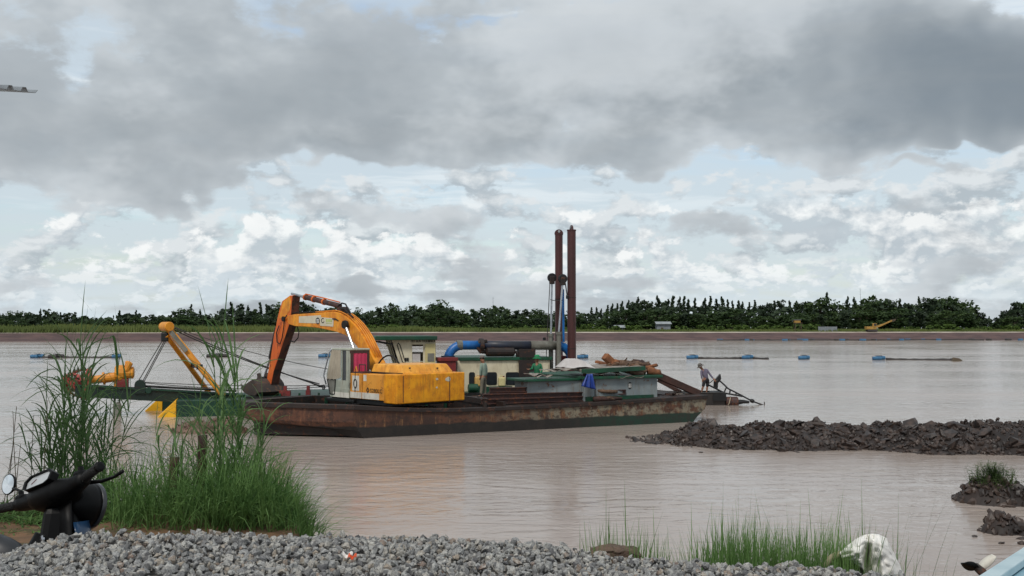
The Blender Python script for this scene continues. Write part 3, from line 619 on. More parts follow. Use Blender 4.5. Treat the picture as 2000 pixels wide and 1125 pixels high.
for k in range(7): barge_part('hold_rib', MB().box((0.6 + 0.9 * k, WB - 0.42, 0.63), 0.1, 0.14, 1.1), 'green_hull')
barge_part('stern_deck', MB().grid(lambda u, v_: (6.3 + (SE - 6.4) * u, 0.34 + (WB - 0.68) * v_, ZG + 0.025), 14, 2), 'rust_dark')
barge_part('coaming', MB().box((6.3, WB / 2, ZG + 0.08), 0.1, WB - 0.7, 0.24), 'rust_dark')
for k, s_ in enumerate((5.4,)): barge_part('bollard', MB().lathe([(0.09, 0), (0.09, 0.3), (0.13, 0.32), (0.13, 0.36), (0.0, 0.38)], (s_, 0.22 + (0.3 if s_ < 0 else 0), ZG + 0.03), n=10), 'rust_dark')
barge_part('green_hatch', MB().box((0.3, WB - 1.6, 0.72), 2.6, 1.6, 0.5), 'green_hull', 0.03)

# deckhouse at the stern: wall plane t = 0.75
TD = 0.75
p0 = bln(1142, 772, TD); p1 = bln(1284, 772, TD)
def sd_(p): q = p - A; return q.dot(U)
s0, s1 = sd_(p0), sd_(p1); zt = bln(1284, 737, TD).z; zb = zg((s0 + s1) / 2) - 0.02
dh = barge_part('deckhouse', MB().hexa([(s0, TD, zb), (s1, TD, zb), (s1, WB - TD, zb), (s0, WB - TD, zb)], [(s0, TD, zt), (s1, TD, zt), (s1 - 0.1, WB - TD, zt), (s0, WB - TD, zt)]), 'grey_wall', 0.02, flat=True)
sl = sd_(bln(1030, 770, TD + 0.5))
barge_part('side_cabin', MB().hexa([(sl, TD + 0.5, zb), (s0 - 0.004, TD + 0.25, zb), (s0 - 0.004, TD + 1.7, zb), (sl, TD + 1.7, zb)], [(sl, TD + 0.5, zt - 0.06), (s0 - 0.004, TD + 0.25, zt - 0.06), (s0 - 0.004, TD + 1.7, zt - 0.06), (sl, TD + 1.7, zt - 0.06)]), 'grey_wall', 0.02, flat=True)
barge_part('base_strip', MB().box(((s0 + s1) / 2 - 0.1, TD - 0.03, zb + 0.11), s1 - s0 - 0.25, 0.05, 0.20), 'green_paint', flat=True)
barge_part('roof_edge', MB().box(((s0 + s1) / 2 + 0.02, (WB) / 2, zt + 0.05), s1 - s0 + 0.3, WB - 2 * TD + 0.36, 0.12), 'green_paint', 0.02, flat=True)
barge_part('cabin_roof', MB().box(((sl + s0) / 2 - 0.1, TD + 1.05, zt - 0.01), s0 - sl + 0.36, 1.7, 0.10), 'green_paint', 0.02, flat=True)
zt2 = bln(1200, 725, TD).z
su0, su1 = sd_(bln(1132, 725, TD + 0.2)), sd_(bln(1256, 720, TD))
barge_part('upper_roof', MB().hexa([(su0, TD + 0.05, zt2 - 0.02), (su1, TD - 0.15, zt2 + 0.06), (su1, TD + 2.6, zt2 + 0.1), (su0 + 0.8, TD + 2.6, zt2)], [(su0, TD + 0.05, zt2 + 0.1), (su1, TD - 0.15, zt2 + 0.2), (su1, TD + 2.6, zt2 + 0.24), (su0 + 0.8, TD + 2.6, zt2 + 0.12)]), 'scrap', 0.02, flat=True)
barge_part('roof_trim', MB().hexa([(su0, TD - 0.16, zt2 - 0.06), (su1, TD - 0.20, zt2 + 0.02), (su1, TD - 0.155, zt2 + 0.02), (su0, TD + 0.04, zt2 - 0.06)], [(su0, TD - 0.16, zt2 + 0.12), (su1, TD - 0.20, zt2 + 0.2), (su1, TD - 0.155, zt2 + 0.2), (su0, TD + 0.04, zt2 + 0.12)]), 'green_paint', flat=True)
for k in range(4): barge_part('roof_post', MB().box((su0 + 0.3 + (su1 - su0 - 0.6) * k / 3, TD + 0.3, (zt + zt2) / 2 + 0.05), 0.12, 0.12, zt2 - zt - 0.06), 'timber_dark', flat=True)
sb = sd_(bln(1230, 753, TD)); zc = bln(1230, 753, TD).z
bd = barge_part('badge', MB().add([(sb + 0.10 * math.cos(a) * q, TD - 0.012 - 0.001 * q, zc + 0.15 * math.sin(a) * q) for q in (1.0,) for a in [i * math.pi / 10 for i in range(20)]], [tuple(range(20))]), 'black_paint', flat=True)
barge_part('badge_face', MB().box((sb, TD - 0.016, zc), 0.145, 0.006, 0.165), 'white_paint', parent=None, flat=True)
text('number', '15', 0.17, bl(sb - 0.055, TD - 0.022, zc - 0.058), U, UP, 'black_paint', barge, width=0.11)
barge_part('wall_seam', MB().box((s0 + 0.5, TD - 0.004, (zb + zt) / 2), 0.03, 0.02, zt - zb - 0.1), 'rust_dark', flat=True)
barge_part('stern_bulwark', MB().box((SE - 0.9, WB - 0.4, ZG + 0.2), 1.8, 0.08, 0.35), 'rust_dark')

# ---------------------------------------------------------------- things carried on the barge
def ibeam(name, a, b, hgt, wd, label, mat='rust_beam', group='steel beams stacked on the barge deck', org=None):
    a = Vector(a); b = Vector(b); mb = MB(); up = UP; th = 0.04
    mb.bar(a, b, th, hgt - 2 * th); off = UP * (hgt / 2 - th / 2); mb.bar(a + off, b + off, wd, th); mb.bar(a - off, b - off, wd, th)
    return mb.build(name, mat, org=a, label=label, cat='beam', group=group, bevel=0.008)
def deckz(px, t_, zz): # point over the deck at barge offset t and height zz, under photo column px
    r = ray(px, 760); r.z = 0; p = CAM.copy(); n = NN; k = (bl(0, t_) - p).dot(n) / r.dot(n); q = p + r * k; return Vector((q.x, q.y, zz))
z1 = 0.97
for i, (pa, pb, ta, tb, za, zb_, lb) in enumerate([
        (940, 1147, 1.15, 0.95, 0.12, 0.12, 'lowest rust brown steel beam lying on the barge deck'),
        (948, 1160, 1.40, 1.25, 0.12, 0.12, 'second steel beam tucked behind the lowest one'),
        (943, 1146, 1.15, 1.0, 0.33, 0.30, 'middle layer steel beam with a bright worn top edge'),
        (955, 1158, 1.6, 1.45, 0.34, 0.32, 'middle layer steel beam at the back of the stack'),
        (956, 1155, 1.45, 1.2, 0.56, 0.50, 'topmost reddish steel beam of the stacked pile'),
        (1090, 1222, 1.7, 0.72, 0.38, 0.36, 'short steel beam running towards the deckhouse wall')]):
    ibeam('steel_beam', deckz(pa, ta, z1 + za), deckz(pb, tb, z1 + zb_), 0.21, 0.2, lb)
def log(name, pts, r, mat, label, cat='timber', group=None, n=9, jag=0.12, seed=0):
    rnd = random.Random(seed); pts = [Vector(p) for p in pts]; P = []
    for i in range(len(pts) - 1):
        for k in range(3): P.append(pts[i].lerp(pts[i + 1], k / 3) + Vector((rnd.gauss(0, 1), rnd.gauss(0, 1), rnd.gauss(0, 1))) * r * jag)
    P.append(pts[-1]); mb = MB().tube(P, [r * rnd.uniform(0.85, 1.1) * (1 - 0.25 * i / len(P)) for i in range(len(P))], n)
    mb.v = [tuple(Vector(q) + Vector((nz(q[0] * 9, q[1] * 9, q[2] * 9), nz(q[1] * 9, q[2] * 9, q[0] * 9), nz(q[2] * 9, q[0] * 9, q[1] * 9))) * r * 0.22) for q in mb.v]
    return mb.build(name, mat, org=P[0], smooth=True, label=label, cat=cat, group=group)
DR = 43.4
log('split_log', [deckz(1150, 0.85, z1 + 0.12), deckz(1214, 0.62, z1 + 0.10)], 0.10, 'timber_dark', 'dark split log at the ends of the steel beams', seed=1)
log('split_log', [deckz(1142, 1.0, z1 + 0.52), deckz(1182, 0.7, z1 + 0.42), deckz(1206, 0.62, z1 + 0.40)], 0.09, 'root_wood', 'gnarled grey branch lying over the beam ends', seed=2)
log('split_log', [deckz(1160, 0.4, z1 + 0.12), deckz(1200, 0.45, z1 + 0.1)], 0.11, 'timber_dark', 'dark short log low beside the barge rail', seed=3)
zr = zt2 + 0.2
def roofp(px, py, t_): return bln(px, py, t_)
MB().bar(roofp(1203, 716, 2.0), roofp(1181, 695, 2.0), 0.34, 0.30).build('squared_post', 'timber', org=roofp(1203, 716, 2.0), bevel=0.03, label='squared orange brown timber post leaning up from the roof', cat='timber')
log('stump', [roofp(1192, 713, 1.9), roofp(1207, 709, 1.9)], 0.2, 'timber', 'short thick stump at the foot of the leaning post', seed=5)
log('roof_log', [roofp(1214, 712, 1.7), roofp(1238, 716, 1.4), roofp(1262, 727, 1.1)], 0.2, 'root_wood', 'thick pale log lying along the deckhouse roof', seed=6)
log('roof_log', [roofp(1252, 708, 2.2), roofp(1270, 720, 1.6), roofp(1282, 726, 1.3)], 0.16, 'timber_dark', 'dark log jutting off the end of the roof', seed=7)
log('roof_log', [roofp(1266, 725, 1.0), roofp(1288, 728, 1.0)], 0.18, 'timber', 'short round log end over the deckhouse corner', seed=8)
log('roof_log', [roofp(1205, 721, 1.2), roofp(1256, 731, 0.9)], 0.12, 'root_wood', 'thin crooked log along the near roof edge', seed=9)
log('roof_log', [roofp(1236, 707, 2.6), roofp(1262, 712, 2.4)], 0.17, 'timber_dark', 'dark stub of log behind the pile of roots', seed=10)
MB().bar(roofp(1268, 726, 1.6), roofp(1366, 769, 1.1), 0.30, 0.30).build('slanting_beam', 'timber_dark', org=roofp(1366, 769, 1.1), bevel=0.03, label='long square red brown beam slanting from roof to stern deck', cat='beam')
MB().bar(roofp(1285, 742, 2.4), roofp(1330, 766, 1.7), 0.22, 0.16).build('slanting_plank', 'timber_dark', org=roofp(1330, 766, 1.7), bevel=0.02, label='dark plank propped beneath the long slanting beam', cat='plank')
MB().bar(roofp(1164, 706, 3.4), roofp(1188, 712, 3.0), 0.4, 0.12).build('roof_board', 'timber', org=roofp(1176, 709, 3.2), bevel=0.02, label='reddish flat board behind the white sheet', cat='board')
def tangle(name, c, r, n, mat, label, seed, rr=0.03, cat='roots'):
    rnd = random.Random(seed); mb = MB(); c = Vector(c)
    for k in range(n):
        p = c + Vector((rnd.gauss(0, r), rnd.gauss(0, r * 0.7), abs(rnd.gauss(0, r * 0.35)) - 0.08)); q = p + Vector((rnd.gauss(0, r), rnd.gauss(0, r), rnd.gauss(0, r * 0.3)))
        m_ = (p + q) / 2 + Vector((rnd.gauss(0, 0.2), 0, rnd.uniform(0, 0.2))) * r; q.z = max(q.z, c.z - 0.05)
        mb.tube([p, m_, q], [rr * rnd.uniform(0.6, 1.4), rr, rr * 0.5], 5)
    return mb.build(name, mat, org=c, label=label, cat=cat)
tangle('root_tangle', roofp(1222, 713, 1.7) + UP * 0.02, 0.28, 46, 'root_wood', 'tangle of pale twisted roots on the deckhouse roof', 3, 0.035)
tangle('twig_heap', deckz(1322, 1.5, z1 + 0.1), 0.2, 60, 'scrap', 'heap of pale twigs on the barge stern deck', 4, 0.022, 'twigs')
tangle('twig_heap', deckz(1302, 1.2, z1 + 0.1), 0.26, 40, 'timber_dark', 'heap of dark sticks at the deckhouse corner', 5, 0.03, 'twigs')
rnd = random.Random(44)
WHERE = ['lying across the root tangle', 'stuck out beyond the roof edge', 'leaning on the thick pale log', 'behind the leaning post', 'resting beside the stump', 'over the end of the deckhouse roof', 'half under the twisted roots', 'tilted against the dark roof log']
for k, wh in enumerate(WHERE):
    px = 1200 + 9.5 * k + rnd.uniform(-4, 4); py = 707 + 1.5 * k + rnd.uniform(-4, 3); t_ = rnd.uniform(1.2, 2.4); a_ = roofp(px, py, t_); an = rnd.uniform(-0.7, 0.5); dv = U * math.cos(an) + UP * (-0.25 + 0.5 * rnd.random()) + NN * rnd.uniform(-0.5, 0.5)
    log('broken_timber', [a_, a_ + dv * rnd.uniform(0.45, 0.8)], rnd.uniform(0.08, 0.14), ['timber', 'root_wood', 'timber_dark'][k % 3], 'short broken %s timber %s' % (['orange brown', 'pale', 'dark'][k % 3], wh), 'timber', 'broken timbers on the roof', seed=50 + k, n=7, jag=0.25)
tangle('root_tangle', deckz(1172, 0.75, z1 + 0.16), 0.17, 50, 'root_wood', 'tangle of grey roots at the ends of the steel beams', 8, 0.028)
def cloth(name, fn, nu, nv, mat, label, cat, org, solid=0.012): return MB().grid(fn, nu, nv).build(name, mat, org=org, smooth=True, label=label, cat=cat, solid=solid)
ca, cb = roofp(1117, 719, 1.2), roofp(1182, 724, 0.9); cc_ = roofp(1150, 703, 2.0)
def wsheet(u, v_):
    p = ca.lerp(cb, u) + NN * (1.5 * v_); hgt = 0.42 * math.sin(math.pi * min(1, u * 1.02)) ** 1.2 * (0.25 + 0.75 * sm(0, 0.5, v_)) * (1.25 - 0.6 * u)
    return p + UP * (hgt + 0.04 * nz(u * 5, v_ * 5, 1))
cloth('white_sheet', wsheet, 22, 16, 'tarp_white', 'crumpled white sheet arched over the deckhouse roof', 'sheet', ca)
ba = bln(1145, 731, TD - 0.22); bb = bln(1156, 730, TD - 0.22); bc = bln(1134, 754, TD - 0.22); be = bln(1163, 760, TD - 0.22)
def btarp(u, v_):
    top = ba.lerp(bb, u); bot = bln(1134, 754, TD - 0.25).lerp(bln(1163, 761, TD - 0.25), u)
    return top.lerp(bot, v_) - NN * (0.06 * math.sin(u * 16) * (0.3 + v_)) - NN * 0.05
cloth('blue_tarp', btarp, 26, 10, 'tarp_blue', 'folded blue tarpaulin hanging down the grey deckhouse wall', 'tarpaulin', bc)
rnd = random.Random(31)
for k, (px, py, t_, L, lb) in enumerate([(1082, 724, 1.0, 0.9, 'torn pale roofing sheet beside the man in green'), (1108, 722, 0.9, 1.0, 'bent pale scrap sheet under the white cover'), (1050, 732, 1.0, 0.8, 'curled scrap strip along the low cabin roof'), (1190, 729, 0.62, 1.3, 'flat scrap strip along the green roof edge'), (1235, 736, 0.55, 1.2, 'thin bent scrap strip above the numbered wall'), (1065, 735, 0.9, 0.7, 'crumpled scrap strip draped over the cabin roof edge')]):
    c = roofp(px, py, t_); an = rnd.uniform(-0.2, 0.2)
    def f(u, v_, c=c, L=L, k=k): return c + U * (L * (u - 0.5)) + NN * (0.5 * v_) + UP * (0.05 * math.sin(u * 9 + k) * (1 - v_) + 0.04 * v_ + 0.03 * nz(u * 6, v_ * 6, k))
    cloth('scrap_sheet', f, 14, 5, 'scrap', lb, 'scrap', c)

# ================================================================ the dredger behind
D0 = atz(328, 815); ang = rad(15); W_ = Vector((math.cos(ang), math.sin(ang), 0)); M_ = Vector((-math.sin(ang), math.cos(ang), 0))
def dl(s_, t_, z_=0.0): return D0 + W_ * s_ + M_ * t_ + UP * z_
def dn(px, py, t_): return onp(px, py, dl(0, t_), M_)
def ds(p): return (p - D0).dot(W_)
WD = 5.2; ZD = 0.85; DL = ds(dn(1130, 720, 1.0)) + 0.6
dred = thing('dredger', 'green and cream cutter suction dredger with blue pipe and brown spuds', 'dredger', dl(10, 2.5, 0))
def dbox(name, s0, s1, t0, t1, z0, z1, mat, bevel=0.0, parent=None, label=None):
    return MB().hexa([dl(s0, t0, z0), dl(s1, t0, z0), dl(s1, t1, z0), dl(s0, t1, z0)], [dl(s0, t0, z1), dl(s1, t0, z1), dl(s1, t1, z1), dl(s0, t1, z1)]).build(name, mat, parent or dred, bevel=bevel, label=label)
hs = 3.4
dbox('hull', hs, DL, 0, WD, -0.4, ZD, 'green_hull', 0.03)
dbox('deck_edge', hs, DL, -0.06, 0.04, ZD - 0.1, ZD + 0.02, 'black_paint')
for t0, nm in ((0.0, -0.0), (WD - 1.4, -0.85)):
    dbox('pontoon', nm + 0.36, hs + 0.02, t0 + 0.02, t0 + 1.4, -0.4, 0.74, 'green_hull', 0.03)
    s_ = nm - 0.42; MB().prism([dl(nm + 0.35, t0, 0.78), dl(nm + 0.35, t0, -0.3), dl(s_ - 0.2, t0, -0.25), dl(s_, t0, 0.05)], M_ * 1.42).build('pontoon_nose', 'yellow_nose', dred, bevel=0.02)
for k in range(6): dbox('deck_rib', hs + 0.6 + 0.9 * k, hs + 0.7 + 0.9 * k, 0.3, 0.42, ZD, ZD + 0.12, 'green_paint')
for px, hgt in ((557, 0.28), (602, 0.30)):                  # red bitts on the foredeck
    p = dn(px, 776, 0.5); q = MB().box((p.x, p.y, ZD + 0.12), 0.5 if px < 580 else 0.2, 0.25, 0.24).build('bitt', 'red_oxide', dred)
    MB().box((p.x, p.y, ZD + 0.3), 0.14, 0.14, 0.3).build('post', 'red_oxide', q)
# ladder with cutter
TL = 2.0; la = dn(462, 793, TL); lb_ = dn(150, 762, TL); la.z = 0.62
lad = MB(); ldir = (lb_ - la).normalized(); lup = UP - ldir * UP.dot(ldir)
for q in (-0.55, 0.55): lad.bar(la + M_ * q, lb_ + M_ * q, 0.12, 0.52, UP)
for k in range(9): c = la.lerp(lb_, (k + 0.5) / 9); lad.box(c, 0.12, 1.0, 0.3, ldir, M_, UP)
pm('ladder_green', S(12, 38, 30), S(9, 30, 25), 1.5, 0.5, rust=(S(40, 36, 30), 4, 0.58, 0.68))
ladder = lad.build('ladder', 'ladder_green', dred, bevel=0.01)
MB().bar(la - M_ * 0.62 + UP * 0.27, lb_ - M_ * 0.62 + UP * 0.27, 0.14, 0.06).build('flange', 'green_hull', ladder)
MB().tube([la - M_ * 0.3 + UP * 0.42, la.lerp(lb_, 0.62) - M_ * 0.3 + UP * 0.38], 0.06, 6).build('hydraulic_line', 'black_paint', ladder)
sh = dn(273, 757, TL - 0.7); sv = MB(); prof = [Vector((-0.24, 0, -0.28)), Vector((0.24, 0, -0.28)), Vector((0.24, 0, 0.12))] + [Vector((0.24 * math.cos(a), 0, 0.12 + 0.24 * math.sin(a))) for a in (0.5, 1.0, 1.57, 2.1, 2.6)] + [Vector((-0.24, 0, 0.12))]
sv.prism([sh + W_ * p.x + UP * p.z for p in prof], M_ * 0.35).build('sheave_box', 'ladder_green', dred, bevel=0.01)
MB().lathe([(0.13, 0), (0.15, 0.05), (0.15, 0.3), (0.13, 0.35)], sh + W_ * 0.38 - UP * 0.15, M_, 12).build('roller', 'green_hull', dred)
# cutter: crown ring, hub and curled blades with teeth
cc = dn(152, 748, TL); cax = (ldir * 1.0 + UP * 0.06).normalized(); cx, cy = perp(cax); cy = cax.cross(cx)
cut = MB().lathe([(0.62, -0.05), (0.74, -0.05), (0.74, 0.12), (0.62, 0.12), (0.62, -0.05)], cc - cax * 0.45, cax, 20, caps=False).build('cutter_ring', 'cutter_red', dred)
MB().lathe([(0.14, -0.5), (0.16, 0.3), (0.3, 0.5), (0.22, 0.66), (0.0, 0.7)], cc, cax, 12).build('hub', 'cutter_red', cut)
for k in range(6):
    vs = []
    for i in range(7):
        q = i / 6; a = 2 * math.pi * k / 6 + q * 1.1; rr = 0.70 * (1 - 0.62 * q ** 1.8); h_ = -0.42 + 0.98 * q
        for w_ in (0, 1): b = a + w_ * 0.38; rb = rr * (1.0 - 0.06 * w_); vs.append(cc + cax * (h_ + 0.05 * w_) + (cx * math.cos(b) + cy * math.sin(b)) * rb)
    bmb = MB().add(vs, [(2 * i, 2 * i + 1, 2 * i + 3, 2 * i + 2) for i in range(6)]); bl_ = bmb.build('blade', 'cutter_red', cut, solid=0.07)
    for i in range(1, 7):
        p = Vector(vs[2 * i]); ou = (p - cc - cax * (p - cc).dot(cax)).normalized(); MB().lathe([(0.055, -0.03), (0.05, 0.08), (0.02, 0.17)], p, ou + cax * 0.3, 5).build('tooth', 'rust_dark', cut)
sa = dn(176, 743, TL); sb_ = dn(240, 734, TL); sax = (sb_ - sa).normalized()
L = (sb_ - sa).length
MB().lathe([(0.16, 0), (0.19, 0.1), (0.19, L * 0.38), (0.30, L * 0.39), (0.30, L * 0.45), (0.22, L * 0.46), (0.22, L * 0.86), (0.32, L * 0.87), (0.32, L * 0.93), (0.26, L)], sa, sax, 14).build('cutter_shaft', 'yellow_frame', dred)
mo = dn(238, 728, TL)
mt = MB().lathe([(0.30, -0.3), (0.36, -0.25), (0.36, 0.1), (0.28, 0.12), (0.28, 0.5), (0.2, 0.55)], mo, W_, 12).build('cutter_motor', 'yellow_frame', dred)
for k in range(3): MB().lathe([(0.12, 0), (0.13, 0.05), (0.13, 0.4), (0.09, 0.44)], mo + W_ * 0.2 + M_ * (-0.2 + 0.2 * k) + UP * 0.1, (W_ * (0.5 - 0.2 * k) + UP), 8).build('valve', 'yellow_frame', mt)
for px in (226, 246): p = dn(px, 748, TL); MB().bar(p - UP * 0.22, p + UP * 0.3, 0.12, 0.12, (1, 0, 0)).build('motor_bracket', 'yellow_frame', dred)
p = dn(240, 748, TL); MB().box(p, 0.5, 0.5, 0.4, W_, M_, UP).build('gear_box', 'red_oxide', dred, bevel=0.03)
for px, r_ in ((224, 0.05), (233.5, 0.04)): p = dn(px, 775, TL - 0.5); MB().tube([p + UP * 0.3, p - UP * 0.4], r_, 6).build('hanger', 'wire', dred)
p = dn(229, 800, TL - 0.5)
MB().lathe([(0.16, -0.6), (0.19, -0.5), (0.19, 0.2), (0.14, 0.3), (0.05, 0.34)], p, UP, 10).build('intake', 'pipe_grey', dred)
# A-frame
ap = dn(325, 637, 1.5); f1 = dn(437, 774, 0.7); f2 = dn(408, 771, WD - 1.4); f1.z = f2.z = ZD
hd = (ap - f1).normalized(); axp = (M_ * 1.0 - W_ * 0.45).normalized()
MB().tube([f1, ap], [0.13, 0.16], 12).build('frame_leg', 'yellow_frame', dred, smooth=False)
MB().tube([f2, f1.lerp(ap, 0.90) - W_ * 0.26 - UP * 0.1], [0.12, 0.12], 12).build('frame_leg', 'yellow_frame', dred)
MB().lathe([(0.20, 0), (0.22, 0.04), (0.22, 0.86), (0.20, 0.9)], ap + axp * 0.35 - UP * 0.02 - axp * 0.8, axp, 16).build('head_tube', 'yellow_frame', dred)
j1 = f1.lerp(ap, 0.42); j2 = f2.lerp(ap, 0.42); MB().bar(j1, j2, 0.14, 0.14).build('frame_tie', 'black_paint', dred)
for j in (j1, j2): MB().box(j, 0.28, 0.24, 0.24, W_, M_, UP).build('clamp', 'black_paint', dred, bevel=0.02)
pm_ = f1.lerp(ap, 0.76); MB().bar(pm_ - M_ * 0.25 + hd * 0.7, pm_ - M_ * 0.25 - hd * 0.5, 0.05, 0.2).build('name_plate', 'pipe_grey', dred)
blk = dn(322, 658, 1.5); MB().box(blk, 0.34, 0.3, 0.44, W_, M_, UP).build('hoist_block', 'black_paint', dred, bevel=0.06)
def cable(name, a, b, sag=0.0, r=0.018, mat='wire'): return MB().tube(arc(a, b, sag, 12), r, 5).build(name, mat, dred)
for dx, ex in ((-3, 268), (1, 277), (4, 280)): cable('hoist_cable', dn(322 + dx, 662, 1.4), dn(ex, 748, TL - 0.6), 0, 0.022)
cable('stay_cable', ap + UP * 0.1, dn(636, 757, 1.0), 0.15, 0.03); cable('stay_cable', ap, dn(624, 750, 2.6), 0.2, 0.03); cable('stay_cable', ap + UP * 0.1, dn(775, 736, 1.0), 0.45, 0.016)
cable('swing_cable', dn(276, 746, 1.6), dn(650, 752, 0.8), 0.1, 0.018); cable('swing_cable', dn(284, 748, 1.6), dn(655, 754, 1.2), 0.2, 0.018)
# wheelhouse
TW = 0.9; wz0 = ZD; wt = dn(812, 664, TW).z
wsL, wsR = ds(dn(783, 700, TW)), ds(dn(851, 700, TW)); wsF = ds(dn(768, 664, TW)); wd2 = TW + 2.4
zs = dn(800, 712, TW).z
wh = MB()
# near wall as pieces round the doorway
do0, do1 = ds(dn(805, 700, TW)), ds(dn(826.5, 700, TW)); dzt = dn(815, 673, TW).z; dzb = ZD + 0.06
def wall(s0a, s0b, s1a, s1b, za, zb_): # slab with slanted front
    return MB().hexa([dl(s0a, TW, za), dl(s1a, TW, za), dl(s1a, TW + 0.06, za), dl(s0a, TW + 0.06, za)], [dl(s0b, TW, zb_), dl(s1b, TW, zb_), dl(s1b, TW + 0.06, zb_), dl(s0b, TW + 0.06, zb_)])
wall(wsL, wsL, do0, do0, wz0, zs).build('wheelhouse_side', 'cream_wall', dred)
wall(wsL, wsF, do0, do0, zs, wt).build('wheelhouse_side', 'cream_wall', dred)
wall(do0, do0, do1, do1, dzt, wt).build('wheelhouse_side', 'cream_wall', dred)
wall(do1, do1, wsR, wsR, wz0, wt).build('wheelhouse_side', 'cream_wall', dred)
dbox('wheelhouse_side', wsL, wsR, wd2 - 0.06, wd2, wz0, dn(812, 690, TW).z, 'cream_wall'); dbox('wheelhouse_side', wsF, wsR, wd2 - 0.061, wd2 - 0.001, wt - 0.35, wt, 'cream_wall')
dbox('wheelhouse_side', wsR - 0.05, wsR, TW + 0.062, wd2 - 0.062, wz0, wt, 'cream_wall')
dbox('wheelhouse_post', wsR - 0.9, wsR - 0.8, wd2 - 0.055, wd2 - 0.006, dn(812, 690, TW).z, wt - 0.35, 'cream_wall')
dbox('wheelhouse_side', wsL, wsL + 0.05, TW + 0.062, wd2 - 0.062, wz0, zs, 'cream_wall')
fw = MB().hexa([dl(wsL, TW + 0.07, zs), dl(wsL + 0.04, TW + 0.07, zs), dl(wsL + 0.04, wd2 - 0.07, zs), dl(wsL, wd2 - 0.07, zs)], [dl(wsF, TW + 0.07, wt), dl(wsF + 0.04, TW + 0.07, wt), dl(wsF + 0.04, wd2 - 0.07, wt), dl(wsF, wd2 - 0.07, wt)])
fw.build('windscreen', 'dark_glass', dred)
def slant(s_, q): return dl(wsL + (wsF - wsL) * q, s_, zs + (wt - zs) * q)
for t_ in (TW + 0.03, TW + 0.9, TW + 1.7, wd2 - 0.03): MB().tube([slant(t_, 0.0) - W_ * 0.02, slant(t_, 1.0) - W_ * 0.02], 0.045, 6).build('window_post', 'cream_wall', dred)
lo = [(0.35, 0.12), (0.35, 0.80), (0.52, 0.88), (0.62, 0.80), (0.62, 0.12), (0.48, 0.04), (0.35, 0.12)]
MB().tube([dl(wsL + (wsF - wsL) * q + 0.12 + a * 0.5, TW - 0.01, zs + (wt - zs) * q) for a, q in [(x - 0.35, y) for x, y in lo]], 0.022, 6).build('window_seal', 'rubber', dred)
MB().tube([slant(TW + 0.2 + x, y) - W_ * 0.03 for x, y in [(0.0, 0.12), (0.0, 0.85), (0.3, 0.9), (0.6, 0.85), (0.6, 0.12), (0.3, 0.05), (0, 0.12)]], 0.022, 6).build('window_seal', 'rubber', dred)
r0, r1 = ds(dn(733, 658, TW - 0.4)), ds(dn(854, 659, TW - 0.3))
dbox('wheelhouse_roof', r0, r1, TW - 0.35, wd2 + 0.3, wt + 0.0, wt + 0.2, 'green_paint', 0.03)
for t_ in (TW + 0.05, wd2 - 0.1): MB().bar(dl(r0 + 0.2, t_, wt - 0.06), slant(t_, 0.82) - W_ * 0.05, 0.07, 0.07).build('roof_strut', 'black_paint', dred)
dbox('wheelhouse_floor', wsL, wsR, TW + 0.07, wd2 - 0.07, wz0, wz0 + 0.06, 'rust_dark')
d0_, d1_ = ds(dn(830, 700, TW)), ds(dn(850, 700, TW)); dt_ = dn(840, 671, TW).z
door = dbox('door', d0_, d1_, TW - 0.07, TW - 0.02, ZD + 0.1, dt_, 'cream_door', 0.02)
dbox('pane', d0_ + 0.12, d1_ - 0.06, TW - 0.085, TW - 0.072, dn(840, 706, TW).z, dn(840, 690, TW).z, 'pipe_grey', parent=door)
dbox('pane', do0 + 0.02, do1 - 0.14, TW + 0.02, TW + 0.03, dzb, dn(815, 691, TW).z, 'tarp_white', parent=dred)
MB().tube([dn(803, 706, TW - 0.1), dn(826, 706, TW - 0.1)], 0.02, 6).build('hand_rail', 'cream_wall', dred)
for px in (792.5, 796.5): p = dn(px, 702, TW - 0.02); MB().box(p, 0.08, 0.03, 0.16, W_, M_, UP).build('vent', 'black_paint', dred)
tp = dn(797, 668.5, TW - 0.012); te = dn(850, 668.5, TW - 0.012); wtx = (te - tp).length
text('lettering', 'HÚT BÙN THỚI BÌNH 8', 0.17, tp.lerp(te, 0.10), W_, UP, 'black_paint', dred, width=wtx * 0.90, bold=0.004)
text('faded_lettering', 'TÀU', 0.17, tp - W_ * 0.14, W_, UP, 'faint_paint', dred, width=wtx * 0.12)
# red suction box and the pipe
TB = 0.7
rb0, rb1 = ds(dn(857, 720, TB)), ds(dn(893, 720, TB)); rzt = dn(875, 699, TB).z
dbox('suction_box', rb0 + 0.08, rb1 - 0.06, TB, TB + 1.1, ZD, rzt - 0.15, 'red_oxide', 0.02)
dbox('box_flange', rb0 - 0.02, rb1 + 0.02, TB - 0.08, TB + 1.18, rzt - 0.16, rzt + 0.02, 'red_oxide', 0.02)
TP = TB + 0.55; PR = 0.225
pv = dn(874, 699, TP); pe = dn(866, 672, TP)
def pp(px, py): return dn(px, py, TP)
zp = pp(950, 674).z; sv_ = ds(pp(875, 690)); Rb = 0.75
bend = [dl(sv_ + 0.0, TP, rzt + 0.02), dl(sv_, TP, zp - Rb)] + [dl(sv_ + Rb - Rb * math.cos(a), TP, zp - Rb + Rb * math.sin(a)) for a in [i * math.pi / 16 for i in range(1, 9)]]
sB, sC, sD, sE_ = ds(pp(936, 674)), ds(pp(1036, 675)), ds(pp(1090, 676)), ds(pp(1112, 690))
MB().tube(bend + [dl(sB, TP, zp)], PR, 16).build('delivery_pipe', 'pipe_blue', dred, smooth=True, label='bright blue bend of the delivery pipe')
